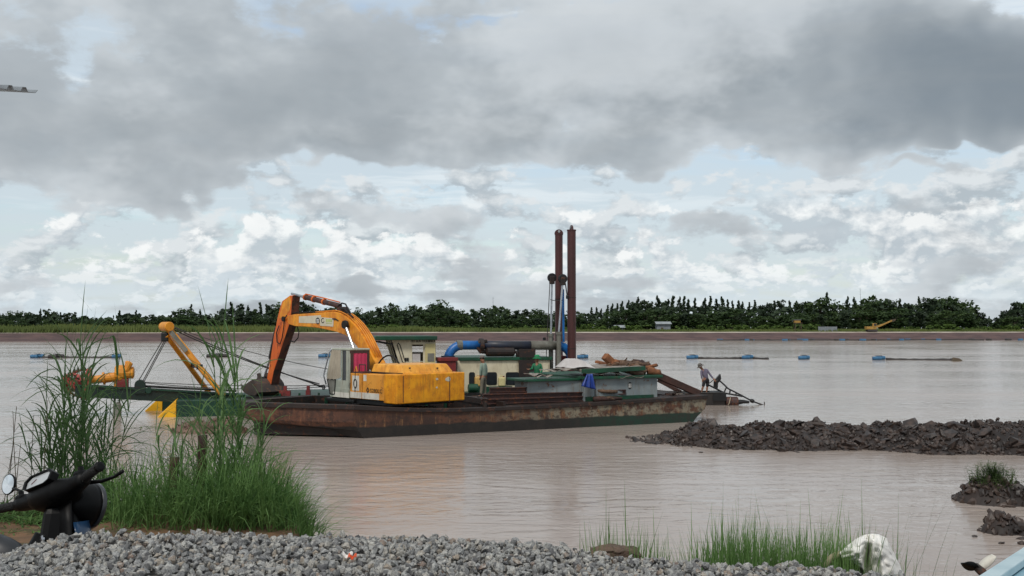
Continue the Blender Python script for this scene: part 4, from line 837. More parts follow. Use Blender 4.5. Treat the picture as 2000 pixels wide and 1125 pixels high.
MB().lathe([(PR, -0.06), (PR + 0.02, -0.05), (PR + 0.02, 0.22), (PR, 0.23)], dl(ds(pp(894, 674)), TP, zp), W_, 16).build('pipe_clamp', 'pipe_grey', dred)
MB().lathe([(PR + 0.12, -0.04), (PR + 0.12, 0.06)], dl(sv_, TP, rzt + 0.03), UP, 16).build('pipe_flange', 'pipe_navy', dred)
MB().tube([dl(sB, TP, zp), dl((sB + sC) / 2, TP, zp - 0.02), dl(sC, TP, zp - 0.02)], PR * 0.98, 16).build('delivery_pipe', 'pipe_navy', dred, smooth=True, label='dark navy length of the delivery pipe')
MB().tube([dl(sC, TP, zp - 0.02), dl(sD, TP, zp - 0.04)], PR * 1.0, 16).build('delivery_pipe', 'pipe_grey', dred, smooth=True, label='weathered grey length of the delivery pipe')
MB().tube([dl(sD, TP, zp - 0.04)] + [dl(sD + 0.75 * math.sin(a), TP + 0.1, zp - 0.04 - 0.75 + 0.75 * math.cos(a)) for a in [i * math.pi / 14 for i in range(1, 8)]] + [dl(sD + 0.75, TP + 0.1, ZD + 0.4)], PR * 1.0, 16).build('delivery_pipe', 'pipe_blue', dred, smooth=True, label='blue down-turned end of the delivery pipe')
MB().lathe([(PR, -0.1), (PR + 0.12, -0.1), (PR + 0.12, 0.1), (PR, 0.1)], dl(sB + 0.1, TP, zp), W_, 16).build('coupling', 'rust_dark', dred)
# rusty muffler hanging under the pipe
mz = pp(970, 687).z; TM = TP - 0.1
mu = MB().lathe([(0.1, 0), (0.24, 0.08), (0.24, 1.45), (0.1, 1.55)], dl(ds(pp(947, 688)), TM, mz), W_, 14).build('muffler', 'rust_dark', dred, smooth=False)
MB().tube([dl(ds(pp(947, 688)), TM, mz), dl(ds(pp(938, 689)), TM, mz + 0.02), dl(ds(pp(931, 680)), TM, mz + 0.25), dl(ds(pp(936, 670)), TM, mz + 0.5), dl(ds(pp(950, 667)), TM, mz + 0.52)], 0.11, 10).build('exhaust_elbow', 'rust_dark', mu, smooth=True)
MB().tube([dl(ds(pp(1003, 688)), TM, mz), dl(ds(pp(1009, 690)), TM, mz - 0.05), dl(ds(pp(1011, 698)), TM, mz - 0.4)], 0.09, 8).build('exhaust_elbow', 'rust_dark', mu, smooth=True)
dbox('pipe_support', ds(pp(1012, 690)), ds(pp(1044, 690)), TP - 0.2, TP + 0.35, ZD, zp - 0.2, 'rust_dark', 0.02)
# engine house
TE = 1.15; e0, e1 = ds(dn(893, 720, TE)), ds(dn(1074, 720, TE)); ezt = dn(980, 704, TE).z
dbox('engine_house', e0, e1, TE, WD - 0.3, ZD, ezt, 'cream_wall', 0.02)
dbox('engine_house_roof', e0 + 0.1, e1 + 0.1, TE - 0.1, WD - 0.2, ezt, ezt + 0.17, 'green_paint', 0.02)
def rrect(px0, px1, py0, py1, t_, name, mat, r=0.07, dep=0.03, parent=None):
    a, b = ds(dn(px0, py1, t_)), ds(dn(px1, py1, t_)); zl, zh = dn((px0 + px1) / 2, py1, t_).z, dn((px0 + px1) / 2, py0, t_).z; pts = []
    for cxx, czz, st in ((b - r, zh - r, 0), (a + r, zh - r, 1), (a + r, zl + r, 2), (b - r, zl + r, 3)):
        for k in range(4): q = (st + k / 3) * math.pi / 2; pts.append(dl(cxx + r * math.cos(q), t_ - 0.005, czz + r * math.sin(q)))
    return MB().prism(pts, -M_ * dep).build(name, mat, parent or dred), pts
for x0, x1 in ((917, 926.5), (951, 969.5), (989, 1013)):
    f_, pts = rrect(x0, x1, 728, 751, TE, 'window', 'dark_glass'); MB().tube(pts + [pts[0]], 0.03, 5).build('seal', 'rubber', f_)
for px in (940, 1031): p = dn(px, 728, TE - 0.005); MB().box(p, 0.02, 0.02, ezt - ZD - 0.2, W_, M_, UP).build('wall_seam', 'faint_paint', dred)
# spuds and their hoists
def spud(px0, px1, ytop, label, t_, lug):
    a, b = dn(px0, 600, t_), dn(px1, 600, t_); c = (a + b) / 2; r_ = (b - a).length / 2; top = dn((px0 + px1) / 2, ytop, t_).z
    s_ = MB().lathe([(r_, -0.3), (r_, top), (r_ * 1.1, top), (r_ * 1.1, top + 0.06), (0, top + 0.06)], Vector((c.x, c.y, 0)), UP, 20).build('spud', 'spud_brown', dred, smooth=False, label=label)
    for k in (0.33, 0.62): MB().lathe([(r_, -0.02), (r_ + 0.012, -0.015), (r_ + 0.012, 0.015), (r_, 0.02)], Vector((c.x, c.y, top * k)), UP, 20).build('weld_ring', 'rust_dark', s_)
    ax = W_ if lug else M_; oth = M_ if lug else W_
    pr = [Vector((0.24 * math.cos(q), 0, 0.24 * math.sin(q))) for q in [i * math.pi / 10 for i in range(11)]]
    MB().prism([Vector((c.x, c.y, top + 0.06)) + ax * p.x + UP * p.z - oth * 0.03 for p in pr] , oth * 0.06).build('lug', 'spud_brown', s_)
    MB().lathe([(0.07, -0.05), (0.07, 0.05)], Vector((c.x, c.y, top + 0.19)), oth, 10).build('lug_eye', 'pale_sheet', s_)
    return c
s1c = spud(1084.5, 1099, 459, 'shorter tall brown spud pole with a round lug', 2.6, True)
s2c = spud(1108.5, 1124.5, 451, 'taller brown spud pole with a pointed lug', 1.0, False)
for (px, yt, yj, yb, px2, t_) in ((1078, 547, 655, 738, 1076, 1.6), (1099, 549, 651, 745, 1091.5, 0.9)):
    top = dn(px, yt, t_); jt = dn(px2, yj, t_); bt = dn(px2, yb, t_); bt.z = ZD
    cyl = MB().tube([bt, jt], 0.12, 12).build('hoist_cylinder', 'pipe_grey', dred); MB().lathe([(0.15, -0.06), (0.15, 0.08)], jt, UP, 12).build('gland', 'pipe_grey', cyl)
    MB().tube([jt, top], 0.05, 8).build('rod', 'steel_rod', cyl); MB().box(top, 0.26, 0.2, 0.42, W_, M_, UP).build('yoke', 'rust_dark', cyl, bevel=0.03)
    MB().lathe([(0.20, -0.06), (0.24, -0.05), (0.2, 0.0), (0.24, 0.05), (0.20, 0.06)], top + UP * 0.12, M_, 16).build('sheave', 'black_paint', cyl)
cable('lift_cable', dn(1074, 552, 1.6), dn(1066, 715, 1.6), 0, 0.022); cable('lift_cable', dn(1104, 552, 0.9), dn(1108, 580, 0.95), 0, 0.03); cable('lift_cable', dn(1075, 585, 1.5), dn(1099, 586, 0.8), 0.05, 0.02)
MB().box(dn(1108, 580, 0.95), 0.14, 0.14, 0.2).build('shackle', 'black_paint', dred, bevel=0.03)
MB().tube([dn(1099.5, 565, 1.2), dn(1101, 668, 1.2)], 0.06, 8).build('hose', 'pipe_blue', dred)
dbox('spud_guide', ds(dn(1060, 700, 1.2)), ds(dn(1080, 700, 1.2)), 1.5, 1.7, ZD, dn(1076, 655, 1.6).z - 1.2, 'pipe_grey')
dbox('spud_carrier', ds(dn(1095, 700, 1.5)), ds(dn(1108, 700, 1.5)), 1.5, 2.3, ZD, dn(1100, 695, 1.5).z, 'red_oxide', 0.02)
for px in (1063, 1078): p = dn(px, 662, 1.55); MB().box(p, 0.14, 0.1, 0.16, W_, M_, UP).build('lamp_bracket', 'black_paint', dred)
MB().bar(dn(1060, 668, 1.58), dn(1082, 668, 1.58), 0.06, 0.06).build('bracket_arm', 'pipe_grey', dred)
gt = dn(924, 766, 0.5); MB().lathe([(0.18, -0.24), (0.21, -0.2), (0.21, 0.2), (0.18, 0.24)], Vector((gt.x, gt.y, ZD + 0.22)), W_, 16).build('fuel_drum', 'green_paint', dred)
wr = dn(906, 740, 0.4)

# jerry cans on the side deck
def can(px, py, t_, label, mat='ochre_plastic', k=1.0):
    p = dn(px, py, t_); c = Vector((p.x, p.y, ZD)); h_ = 0.48 * k; t2 = thing('jerry_can', label, 'jerry can', c, 'jerry cans along the engine house')
    zz = max(ZD + 0.0, p.z); MB().box(c + UP * (zz - ZD + h_ / 2), 0.36 * k, 0.26 * k, h_, W_, M_, UP).build('body', mat, t2, bevel=0.06)
    MB().lathe([(0.04, 0), (0.04, 0.06)], c + UP * (zz - ZD + h_) + W_ * 0.1, UP, 8).build('cap', 'red_oxide', t2)
    MB().tube([c + UP * (zz - ZD + h_) - W_ * 0.12, c + UP * (zz - ZD + h_ + 0.07) - W_ * 0.06, c + UP * (zz - ZD + h_ + 0.07) + W_ * 0.03, c + UP * (zz - ZD + h_) + W_ * 0.06], 0.02, 6).build('handle', mat, t2)
dbox('bench', ds(dn(916, 755, 0.9)), ds(dn(1000, 755, 0.9)), 0.82, 1.12, ZD, dn(960, 755, 0.95).z, 'green_hull')
can(934, 754.5, 0.97, 'ochre jerry can beside the man in the pale shirt'); can(980, 754.5, 0.97, 'cream jerry can between the two dark windows', 'cream_door', 0.95)

# ================================================================ sampan with long-tail motor
sp_b = atz(1417, 792); SD = sp_b.y
def sp_(px, py, dd=0.0): return at(px, py, SD + dd)
smp = thing('sampan', 'dark low sampan lying off the barge stern', 'boat', (sp_b.x - 3, SD + 0.5, 0))
xe = sp_b.x; hl = MB(); st = []
for q, wd, sh_, kz in ((0, 0.12, 0.95, 0.3), (0.12, 0.42, 0.78, 0.02), (0.35, 0.6, 0.66, -0.15), (0.7, 0.62, 0.64, -0.15), (1.0, 0.55, 0.66, -0.1)):
    x = xe - 7.0 + 7.0 * q; yc = SD + 0.6; st.append([(x, yc - wd, sh_), (x, yc - wd * 0.75, kz), (x, yc + wd * 0.75, kz), (x, yc + wd, sh_)])
for i in range(4): hl.add(st[i] + st[i + 1], [(0, 1, 5, 4), (1, 2, 6, 5), (2, 3, 7, 6)])
hl.add(st[-1], [(0, 1, 2, 3)]); hl.build('hull', 'black_pipe', smp, solid=0.05)
dk_ = MB()
for i in range(4): dk_.add([st[i][0], st[i][3], st[i + 1][3], st[i + 1][0]], [(0, 1, 2, 3)])
dk_.v = [(x, y, z_ - 0.05) for x, y, z_ in dk_.v]; dk_.build('deck', 'pipe_grey', smp)
for s_ in (0, 3): MB().tube([Vector(q[s_]) for q in st], 0.05, 6).build('gunwale', 'black_paint', smp)
MB().box((xe - 0.3, SD + 0.6, 0.45), 0.7, 1.2, 0.45).build('stern_box', 'black_paint', smp, bevel=0.02)
lm = thing('long_tail_motor', 'black long tail boat motor with its shaft dipping to water', 'motor', sp_(1420, 775, 0.6))
MB().hexa([sp_(1393, 757, 0.45), sp_(1402, 760, 0.45), sp_(1402, 760, 0.85), sp_(1393, 757, 0.85)], [sp_(1394, 744, 0.45), sp_(1403, 741, 0.45), sp_(1403, 741, 0.85), sp_(1394, 744, 0.85)]).build('engine', 'black_paint', lm, bevel=0.03)
MB().prism([sp_(1396, 745, 0.5), sp_(1404, 748, 0.5), sp_(1409, 740, 0.5), sp_(1407.5, 730, 0.5), sp_(1401, 737, 0.5)], (0, 0.25, 0)).build('fuel_tank', 'black_paint', lm, bevel=0.03)
def tb(nm, pts, r_=0.05, dd=0.6): return MB().tube([sp_(a, b, dd) for a, b in pts], r_, 6).build(nm, 'black_paint', lm)
for dd in (0.45, 0.75):
    tb('frame_tube', [(1383, 751.5), (1400, 760), (1416, 768), (1450, 774)], 0.05, dd); tb('frame_tube', [(1406, 744), (1414, 751), (1422, 759), (1450, 773)], 0.045, dd)
    tb('brace', [(1414, 767), (1419, 756)], 0.04, dd); tb('brace', [(1425, 770), (1426, 762)], 0.04, dd); tb('brace', [(1437, 772), (1438, 767)], 0.04, dd)
tb('shaft', [(1440, 768), (1470, 784), (1493, 792)], 0.045); tb('handle', [(1382, 751), (1396, 740), (1402, 742)], 0.025, 0.5)
MB().lathe([(0.09, -0.1), (0.11, 0), (0.09, 0.1)], sp_(1469, 783, 0.6), sp_(1493, 792, 0.6) - sp_(1469, 783, 0.6), 8).build('bearing', 'black_paint', lm)
for k in range(2): MB().prism([sp_(1492, 792, 0.6) + Vector((0.02, q * 0.05, (1 if k else -1) * h_)) for q, h_ in ((-1, 0), (1, 0), (2.2, 0.16), (0, 0.2))], (0.03, 0, 0)).build('propeller_blade', 'rust_dark', lm)
dr = thing('rusty_drum', 'rusty drum float tied at the sampan stern with pale rope', 'drum', (sp_(1429, 790).x, SD + 0.3, 0))
MB().lathe([(0.26, 0), (0.29, 0.04), (0.29, 0.26), (0.31, 0.28), (0.29, 0.3), (0.29, 0.6), (0.26, 0.64)], Vector((xe + 0.06, SD + 0.3, 0.15)), (1, 0, 0), 14).build('body', 'rust_beam', dr)
MB().tube([sp_(1427, 776, 0), sp_(1424, 788, -0.02), sp_(1422, 791, 0)], 0.02, 5).build('rope', 'rope', dr)
MB().tube([Vector((xe + 0.70, SD + 0.3, 0.15)), Vector((xe + 1.0, SD + 0.3, 0.18)), Vector((xe + 1.3, SD + 0.3, 0.15))], [0.14, 0.1, 0.07], 8).build('spout', 'black_paint', dr)
# ================================================================ the excavator in the hold
pm('exc_yellow', S(240, 164, 22), S(212, 132, 18), 2.2, 0.5, rust=(S(140, 78, 34), 9.0, 0.625, 0.68), spec=0.4, dirt=(S(110, 74, 40), 0.6))
pm('exc_side', S(230, 158, 58), S(222, 146, 44), 1.5, 0.5, rust=(S(120, 66, 38), 7.0, 0.60, 0.66), dirt=(S(110, 74, 40), 0.6))
pm('exc_hood', S(240, 174, 66), S(218, 148, 48), 2.0, 0.45, rust=(S(160, 100, 50), 6, 0.66, 0.72), dirt=(S(110, 74, 40), 0.6))
pm('exc_boom', S(238, 158, 36), S(208, 124, 28), 1.8, 0.5, rust=(S(130, 70, 34), 5, 0.63, 0.69), dirt=(S(110, 74, 40), 0.6))
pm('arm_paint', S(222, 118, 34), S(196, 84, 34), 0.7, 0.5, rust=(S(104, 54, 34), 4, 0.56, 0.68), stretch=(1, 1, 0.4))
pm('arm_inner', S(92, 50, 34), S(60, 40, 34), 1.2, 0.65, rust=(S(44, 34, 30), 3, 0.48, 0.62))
pm('cab_grey', S(172, 176, 162), S(152, 158, 146), 1.5, 0.5, rust=(S(94, 84, 70), 6, 0.62, 0.68), dirt=(S(110, 74, 40), 0.6))
pm('decal_white', S(222, 218, 206), S(208, 204, 194), 3, 0.5, dirt=(S(110, 74, 40), 0.6))
pm('decal_grey', S(206, 200, 180), S(196, 188, 166), 3, 0.5)
pm('decal_green', S(176, 190, 90), S(160, 176, 90), 3, 0.5)
pm('curtain', S(176, 166, 148), S(156, 146, 130), 1.5, 0.9, bump=0.3, bsc=20)
pm('pink_curtain', S(214, 74, 108), S(200, 60, 96), 1.5, 0.85)
pm('cab_frame', S(84, 56, 50), S(66, 46, 42), 2, 0.6)
pm('bucket_steel', S(74, 64, 58), S(52, 46, 44), 2, 0.6, bump=0.4, rust=(S(104, 78, 60), 4, 0.52, 0.64))
def glassmat():
    m = bpy.data.materials.new('glass'); m.use_nodes = True; MATS['glass'] = m; t = NT(m.node_tree); nt = m.node_tree; nt.nodes.remove(nt.nodes['Principled BSDF'])
    tr = t.n('ShaderNodeBsdfTransparent', {'Color': (0.86, 0.9, 0.9, 1)}); gl = t.n('ShaderNodeBsdfGlossy', {'Roughness': 0.06}); lw = t.n('ShaderNodeLayerWeight', {'Blend': 0.5}).outputs['Facing']; fr = t.n('ShaderNodeMath', {0: t.m('POWER', lw, 4.0), 1: 0.6, 2: 0.05}, operation='MULTIPLY_ADD')
    mx = t.n('ShaderNodeMixShader', {0: fr.outputs[0]}); nt.links.new(tr.outputs[0], mx.inputs[1]); nt.links.new(gl.outputs[0], mx.inputs[2]); nt.links.new(mx.outputs[0], nt.nodes['Material Output'].inputs[0])
glassmat()
ea = rad(47); HF = Vector((-math.cos(ea), math.sin(ea), 0)); HL = Vector((-HF.y, HF.x, 0))
EW = 3.35; ER = 2.75; T1 = at(775, 790, 38.65)
EC = T1 + HF * ER - HL * (EW / 2); EC.z = 0
def ex(f, l, z_): return EC + HF * f + HL * l + UP * z_
def en(px, py, l): return onp(px, py, ex(0, l, 0), HL)     # pixel on the upright plane at side offset l
def ef(px, py, f): return onp(px, py, ex(f, 0, 0), HF)     # pixel on the crosswise plane at fore offset f
exc = thing('excavator', 'large yellow crawler excavator with curtained cab standing in the rusty barge', 'excavator', ex(0, 0, 0.06))
def ebox(name, f0, f1, l0, l1, z0, z1, mat, bevel=0.0, parent=None, label=None, top=None):
    t = top or (f0, f1, l0, l1)
    return MB().hexa([ex(f0, l0, z0), ex(f1, l0, z0), ex(f1, l1, z0), ex(f0, l1, z0)], [ex(t[0], t[2], z1), ex(t[1], t[2], z1), ex(t[1], t[3], z1), ex(t[0], t[3], z1)]).build(name, mat, parent or exc, bevel=bevel, label=label)
# undercarriage, along the barge
def tr_(s_, t_, z_): return EC + U * s_ + NN * t_ + UP * z_
for t_ in (-1.2, 1.2):
    P = [(-1.9, 0.45), (-1.75, 0.75), (-1.5, 0.86), (1.5, 0.86), (1.75, 0.75), (1.9, 0.45), (1.75, 0.2), (1.5, 0.08), (-1.5, 0.08), (-1.75, 0.2)]
    trk = MB().prism([tr_(a, t_ - 0.28, b) for a, b in P], NN * 0.56).build('track', 'bucket_steel', exc)
    for k in range(19):
        for zz in (0.885, 0.075) if k < 15 else (): MB().box(tr_(-1.45 + 0.207 * k, t_, zz), 0.16, 0.6, 0.04, U, NN, UP).build('track_shoe', 'bucket_steel', trk)
ebox('turntable', -0.6, 0.6, -0.6, 0.6, 0.6, 1.06, 'black_paint', 0.1)
zbt = T1.z
ebox('main_frame', -2.3, 1.9, -1.5, 1.55, zbt - 0.12, zbt + 0.06, 'black_paint', 0.02)
ebox('step', 0.1, 2.1, 1.3, 1.68, zbt - 0.10, zbt + 0.02, 'black_paint', 0.02)
ztop = en(775, 732, EW / 2).z
# counterweight with rounded lower rear
cw = MB(); P = [(-ER, zbt), (-ER - 0.0, ztop), (-1.86, ztop), (-1.86, zbt + 0.02)]
ebox('counterweight', -ER, -1.9, -EW / 2, EW / 2, zbt, ztop, 'exc_yellow', 0.035)
for px in (787.5, 878): p = ef(px, 760, -ER - 0.004); MB().box(p, 0.02, 0.02, ztop - zbt - 0.12, HL, HF, UP).build('panel_seam', 'cab_frame', exc)
for px, py, w_, h_, mt_ in ((853.5, 740, 0.14, 0.10, 'decal_grey'), (875, 741, 0.26, 0.2, 'decal_grey'), (853, 757, 0.08, 0.09, 'decal_grey')):
    p = ef(px, py, -ER - 0.006); rr = random.Random(px); pts = []
    for k in range(9): a = 2 * math.pi * k / 9; q = rr.uniform(0.55, 1.0); pts.append(p - HL * (w_ / 2 * q * math.cos(a) * 1.3) + UP * (h_ / 2 * q * math.sin(a) * 1.2))
    MB().prism(pts, -HF * 0.003).build('worn_decal', mt_, exc)
# side panels with the model name
LS = EW / 2 - 0.05; z0 = zbt + 0.08
ebox('side_panel', -1.86, -0.42, 0.9, LS, z0, ztop - 0.04, 'exc_side', 0.02); ebox('side_panel', -0.38, 0.42, 0.9, LS, z0, ztop - 0.04, 'exc_side', 0.02)
ebox('white_strip', -1.55, -0.42, LS + 0.002, LS + 0.006, z0 + 0.02, z0 + 0.26, 'decal_white'); ebox('white_strip', -0.37, 0.41, LS + 0.002, LS + 0.006, z0 + 0.02, z0 + 0.26, 'decal_white')
ebox('handrail_foot', -0.36, 0.36, 1.15, LS - 0.05, ztop - 0.04, ztop + 0.02, 'cab_frame')
ebox('decal_sheet', -0.20, 0.27, LS + 0.002, LS + 0.007, z0 + 0.31, ztop - 0.13, 'decal_white'); ebox('decal_square', -0.70, -0.50, LS + 0.002, LS + 0.007, ztop - 0.32, ztop - 0.08, 'decal_white')
fwd = -HF
tx0 = ex(-0.96, LS + 0.012, z0 + 0.29)
text('model_name', 'S280LC', 0.21, tx0, fwd, UP, 'black_paint', exc, width=0.80, bold=0.0015)
dc = ex(-0.80, LS + 0.010, z0 + 0.365); dm = MB()
for a0 in range(4):
    a, b = a0 * math.pi / 2, (a0 + 1) * math.pi / 2; d_ = lambda q, r: dc + fwd * (math.cos(q) * r * 0.85) + UP * (math.sin(q) * r); dm.add([d_(a, 0.13), d_(b, 0.13), d_(b, 0.055), d_(a, 0.055)], [(0, 1, 2, 3)])
dm.build('diamond_mark', 'black_paint', exc)
ring_ = [ex(0.04 + 0.10 * math.cos(a), LS + 0.03, z0 + 0.60 + 0.17 * math.sin(a)) for a in [i * math.pi / 8 for i in range(17)]]
MB().tube(ring_, 0.016, 6).build('hanging_ring', 'rubber', exc); MB().tube([ex(0.05, LS + 0.03, z0 + 0.43), ex(0.05, LS + 0.03, z0 + 0.26)], 0.014, 5).build('hook', 'rubber', exc)
MB().tube([ex(0.05, LS + 0.03, z0 + 0.77), ex(0.05, LS + 0.02, ztop + 0.02)], 0.012, 5).build('hook', 'rubber', exc)
rl = [ex(-0.3, 1.4, ztop), ex(-0.3, 1.4, ztop + 0.3), ex(0.12, 1.4, ztop + 0.3), ex(0.12, 1.4, ztop)]; MB().tube(rl, 0.028, 6).build('handrail', 'cab_frame', exc)
MB().tube([ex(0.12, 1.5, ztop + 0.02), ex(0.2, 1.5, ztop + 0.22), ex(0.3, 1.5, ztop + 0.02)], 0.026, 6).build('handrail', 'exc_side', exc)
ebox('tank_top', -0.38, 0.3, 0.5, 1.3, ztop - 0.08, ztop + 0.02, 'cab_frame', 0.02)
# hood
hz = ef(800, 711, -1.6).z
ebox('hood', -2.35, -0.25, -1.45, 1.12, ztop - 0.02, hz, 'exc_hood', 0.05, top=(-2.15, -0.32, -1.25, 1.02))
ebox('hood_gap', -2.32, -0.3, -1.42, 1.16, ztop - 0.05, ztop + 0.03, 'black_paint')
for px in (800, 854): p = ef(px, 719, -2.30); MB().lathe([(0.03, 0), (0.03, 0.06)], p + HF * 0.02, -HF, 8).build('latch', 'black_paint', exc)
ebox('right_body', -1.86, 1.2, -EW / 2 + 0.05, -0.5, z0, ztop - 0.04, 'exc_side', 0.03)
MB().tube(arc(en(735, 718, 0.6), en(782, 714, 0.2), -0.45, 10), 0.035, 7).build('hood_hose', 'rubber', exc)
# cab: frame of posts, glazed, curtains inside
cf0, cf1, cl0, cl1 = 0.45, 2.1, 0.68, 1.66; cz0 = zbt + 0.06; czt = en(690, 681, cl1).z; czm = cz0 + 0.85
ff = 1.72                                                   # roof front edge
ebox('cab_roof', cf0 - 0.03, ff + 0.05, cl0 - 0.02, cl1 + 0.02, czt - 0.09, czt, 'cab_grey', 0.04)
cabb = ebox('cab_base', cf0, cf1 - 0.25, cl0, cl1, cz0, cz0 + 0.42, 'cab_grey', 0.03)
ebox('cab_skirt', cf0 - 0.002, cf1 - 0.5, cl1 + 0.002, cl1 + 0.008, cz0 + 0.02, cz0 + 0.22, 'decal_white')
def post(a, b, w_=0.09, mat='cab_grey', nm='cab_post', h_=0.09): return MB().bar(a, b, w_, h_, HL).build(nm, mat, exc, bevel=0.015)
zc0, zc1 = cz0 + 0.4, czt - 0.05
for l in (cl0 + 0.05, cl1 - 0.05):
    post(ex(cf0 + 0.05, l, zc0), ex(cf0 + 0.05, l, zc1), 0.1, 'cab_frame' if l < 1 else 'cab_grey')
    post(ex(cf1 - 0.02, l, czm), ex(ff, l, zc1), 0.08); post(ex(cf1 - 0.27, l, zc0 - 0.1), ex(cf1 - 0.02, l, czm), 0.08)
ebox('cab_side_panel', cf0 + 0.02, cf0 + 0.24, cl1 - 0.06, cl1 - 0.005, zc0 - 0.02, zc1, 'cab_grey', 0.01)
post(ex(cf0 + 0.53, cl1 - 0.02, zc0 + 0.30), ex(cf0 + 0.53, cl1 - 0.02, zc1), 0.05, 'cab_grey', h_=0.05)
ebox('slit_pane', cf0 + 0.25, cf0 + 0.50, cl1 - 0.06, cl1 - 0.03, zc0 + 0.30, zc1, 'dark_glass')
ebox('cab_door_panel', cf0 + 0.24, cf0 + 0.98, cl1 - 0.05, cl1 - 0.006, zc0 - 0.02, zc0 + 0.30, 'cab_grey', 0.01)
# rear window with pink curtain
ebox('rear_frame', cf0 - 0.01, cf0 + 0.05, cl0, cl1 - 0.02, zc0, zc0 + 0.22, 'cab_frame'); ebox('rear_frame', cf0 - 0.01, cf0 + 0.05, cl0, cl1 - 0.02, zc1 - 0.14, zc1, 'cab_frame')
ebox('rear_frame', cf0 - 0.012, cf0 + 0.05, cl1 - 0.2, cl1 - 0.06, zc0 + 0.2, zc1 - 0.1, 'cab_frame'); ebox('rear_frame', cf0 - 0.012, cf0 + 0.05, cl0 + 0.002, cl0 + 0.12, zc0 + 0.2, zc1 - 0.1, 'cab_frame')
MB().grid(lambda u, v_: ex(cf0 + 0.0 + 0.008 * math.sin(u * 22), cl0 + 0.125 + (cl1 - cl0 - 0.33) * u, zc0 + 0.2 + (zc1 - zc0 - 0.32) * v_), 26, 3).build('rear_curtain', 'pink_curtain', exc, smooth=True, label='bright pink curtain')
ebox('rear_pane', cf0 + 0.03, cf0 + 0.04, cl0 + 0.1, cl1 - 0.18, zc0 + 0.2, zc1 - 0.12, 'glass')
# door window with draped beige curtain, dark slit behind it
def cur(u, v_):
    f = cf0 + 0.57 + (cf1 - cf0 - 0.66) * u; top = zc1 - 0.02; bot = zc0 + 0.30 + 0.12 * (1 - u) - 0.05 * math.sin(3 * u)
    f -= 0.34 * u * v_ * 0.95
    return ex(f + 0.02 * nz(u * 4, v_ * 3, 2), cl1 + 0.012 + 0.022 * math.sin(u * 26 + 2 * v_) * (1 - 0.6 * v_), bot + (top - bot) * v_)
MB().grid(cur, 34, 12).build('door_curtain', 'curtain', exc, smooth=True, label='creased beige curtain')
MB().prism([ex(cf0 + 0.56, cl1 - 0.055, zc0 + 0.30), ex(cf1 - 0.08, cl1 - 0.055, zc0 + 0.30), ex(cf1 - 0.05, cl1 - 0.055, czm), ex(ff, cl1 - 0.055, zc1), ex(cf0 + 0.56, cl1 - 0.055, zc1)], HL * 0.008).build('door_pane', 'glass', exc)
MB().prism([ex(cf0 + 1.05, cl1 - 0.02, cz0 + 0.14), ex(cf1 - 0.32, cl1 - 0.02, cz0 + 0.14), ex(cf1 - 0.1, cl1 - 0.02, zc0 + 0.3), ex(cf0 + 0.98, cl1 - 0.02, zc0 + 0.3)], HL * 0.024).build('lower_window', 'pipe_grey', exc)
MB().tube([ex(cf0 + 1.03, cl1 + 0.01, cz0 + 0.12), ex(cf1 - 0.30, cl1 + 0.01, cz0 + 0.12), ex(cf1 - 0.07, cl1 + 0.01, zc0 + 0.32), ex(cf0 + 0.96, cl1 + 0.01, zc0 + 0.32), ex(cf0 + 1.03, cl1 + 0.01, cz0 + 0.12)], 0.025, 5).build('window_seal', 'rubber', exc)
MB().prism([ex(cf1 - 0.27, cl0 + 0.08, zc0 - 0.1), ex(cf1 - 0.02, cl0 + 0.08, czm), ex(ff, cl0 + 0.08, zc1), ex(ff, cl1 - 0.08, zc1), ex(cf1 - 0.02, cl1 - 0.08, czm), ex(cf1 - 0.27, cl1 - 0.08, zc0 - 0.1)], HF * 0.01).build('windscreen', 'glass', exc)
MB().tube([ex(cf1 + 0.02, cl1, cz0 + 0.5), ex(cf1 + 0.18, cl1 + 0.02, czm), ex(ff + 0.16, cl1 + 0.02, czt - 0.2), ex(ff - 0.02, cl1, czt - 0.02)], 0.03, 7).build('grab_rail', 'steel_rod', exc, smooth=True)
ebox('cab_far_wall', cf0, cf1 - 0.3, cl0 - 0.01, cl0 + 0.03, cz0, zc0 + 0.4, 'cab_grey')
p = en(632, 695, cl1); MB().box(ex(ff + 0.35, cl1 - 0.4, czt - 0.35), 0.5, 0.12, 0.1, HF, HL, UP).build('work_lamp', 'pipe_blue', exc, bevel=0.02)
MB().bar(ex(ff + 0.02, cl1 - 0.4, czt - 0.1), ex(ff + 0.3, cl1 - 0.4, czt - 0.32), 0.04, 0.04).build('lamp_arm', 'black_paint', exc)
pt = en(710, 757, LS)
# boom, traced on its near plate
BW = 0.26
def plate(pts, l0, l1, name, mat, bevel=0.02, parent=None):
    P = [en(a, b, l0) for a, b in pts]; return MB().prism(P, HL * (l1 - l0)).build(name, mat, parent or exc, bevel=bevel)
BOOM = [(560, 617), (573, 614), (590, 613), (612, 611.5), (634, 610), (650, 608.5), (662, 611), (673, 617), (683, 625), (693, 635), (702, 647), (710, 660), (718, 676), (728, 698), (740, 722), (741, 732), (728, 732), (716, 712), (705, 692), (698, 678), (689, 667), (680, 658.5), (673, 654), (656, 648), (636, 643.5), (618, 640), (596, 638), (576, 637), (563, 633)]
boom = plate(BOOM, BW, -BW, 'boom', 'exc_boom', 0.025)
for k in range(4):                                          # steel lines along the top of the boom
    l = -0.17 + 0.11 * k; pts = [en(a, b, BW) for a, b in BOOM[3:14]]; pts = [p + HL * (l - BW) + UP * 0.05 - HF * 0.03 for p in pts]; MB().tube(pts, 0.028, 6).build('oil_line', 'exc_boom', boom, smooth=True)
for a, b in ((700, 643), (716, 670)): p = en(a, b, 0); MB().box(p + UP * 0.06, 0.08, 0.5, 0.1, HF, HL, UP).build('line_clamp', 'rust_dark', boom)
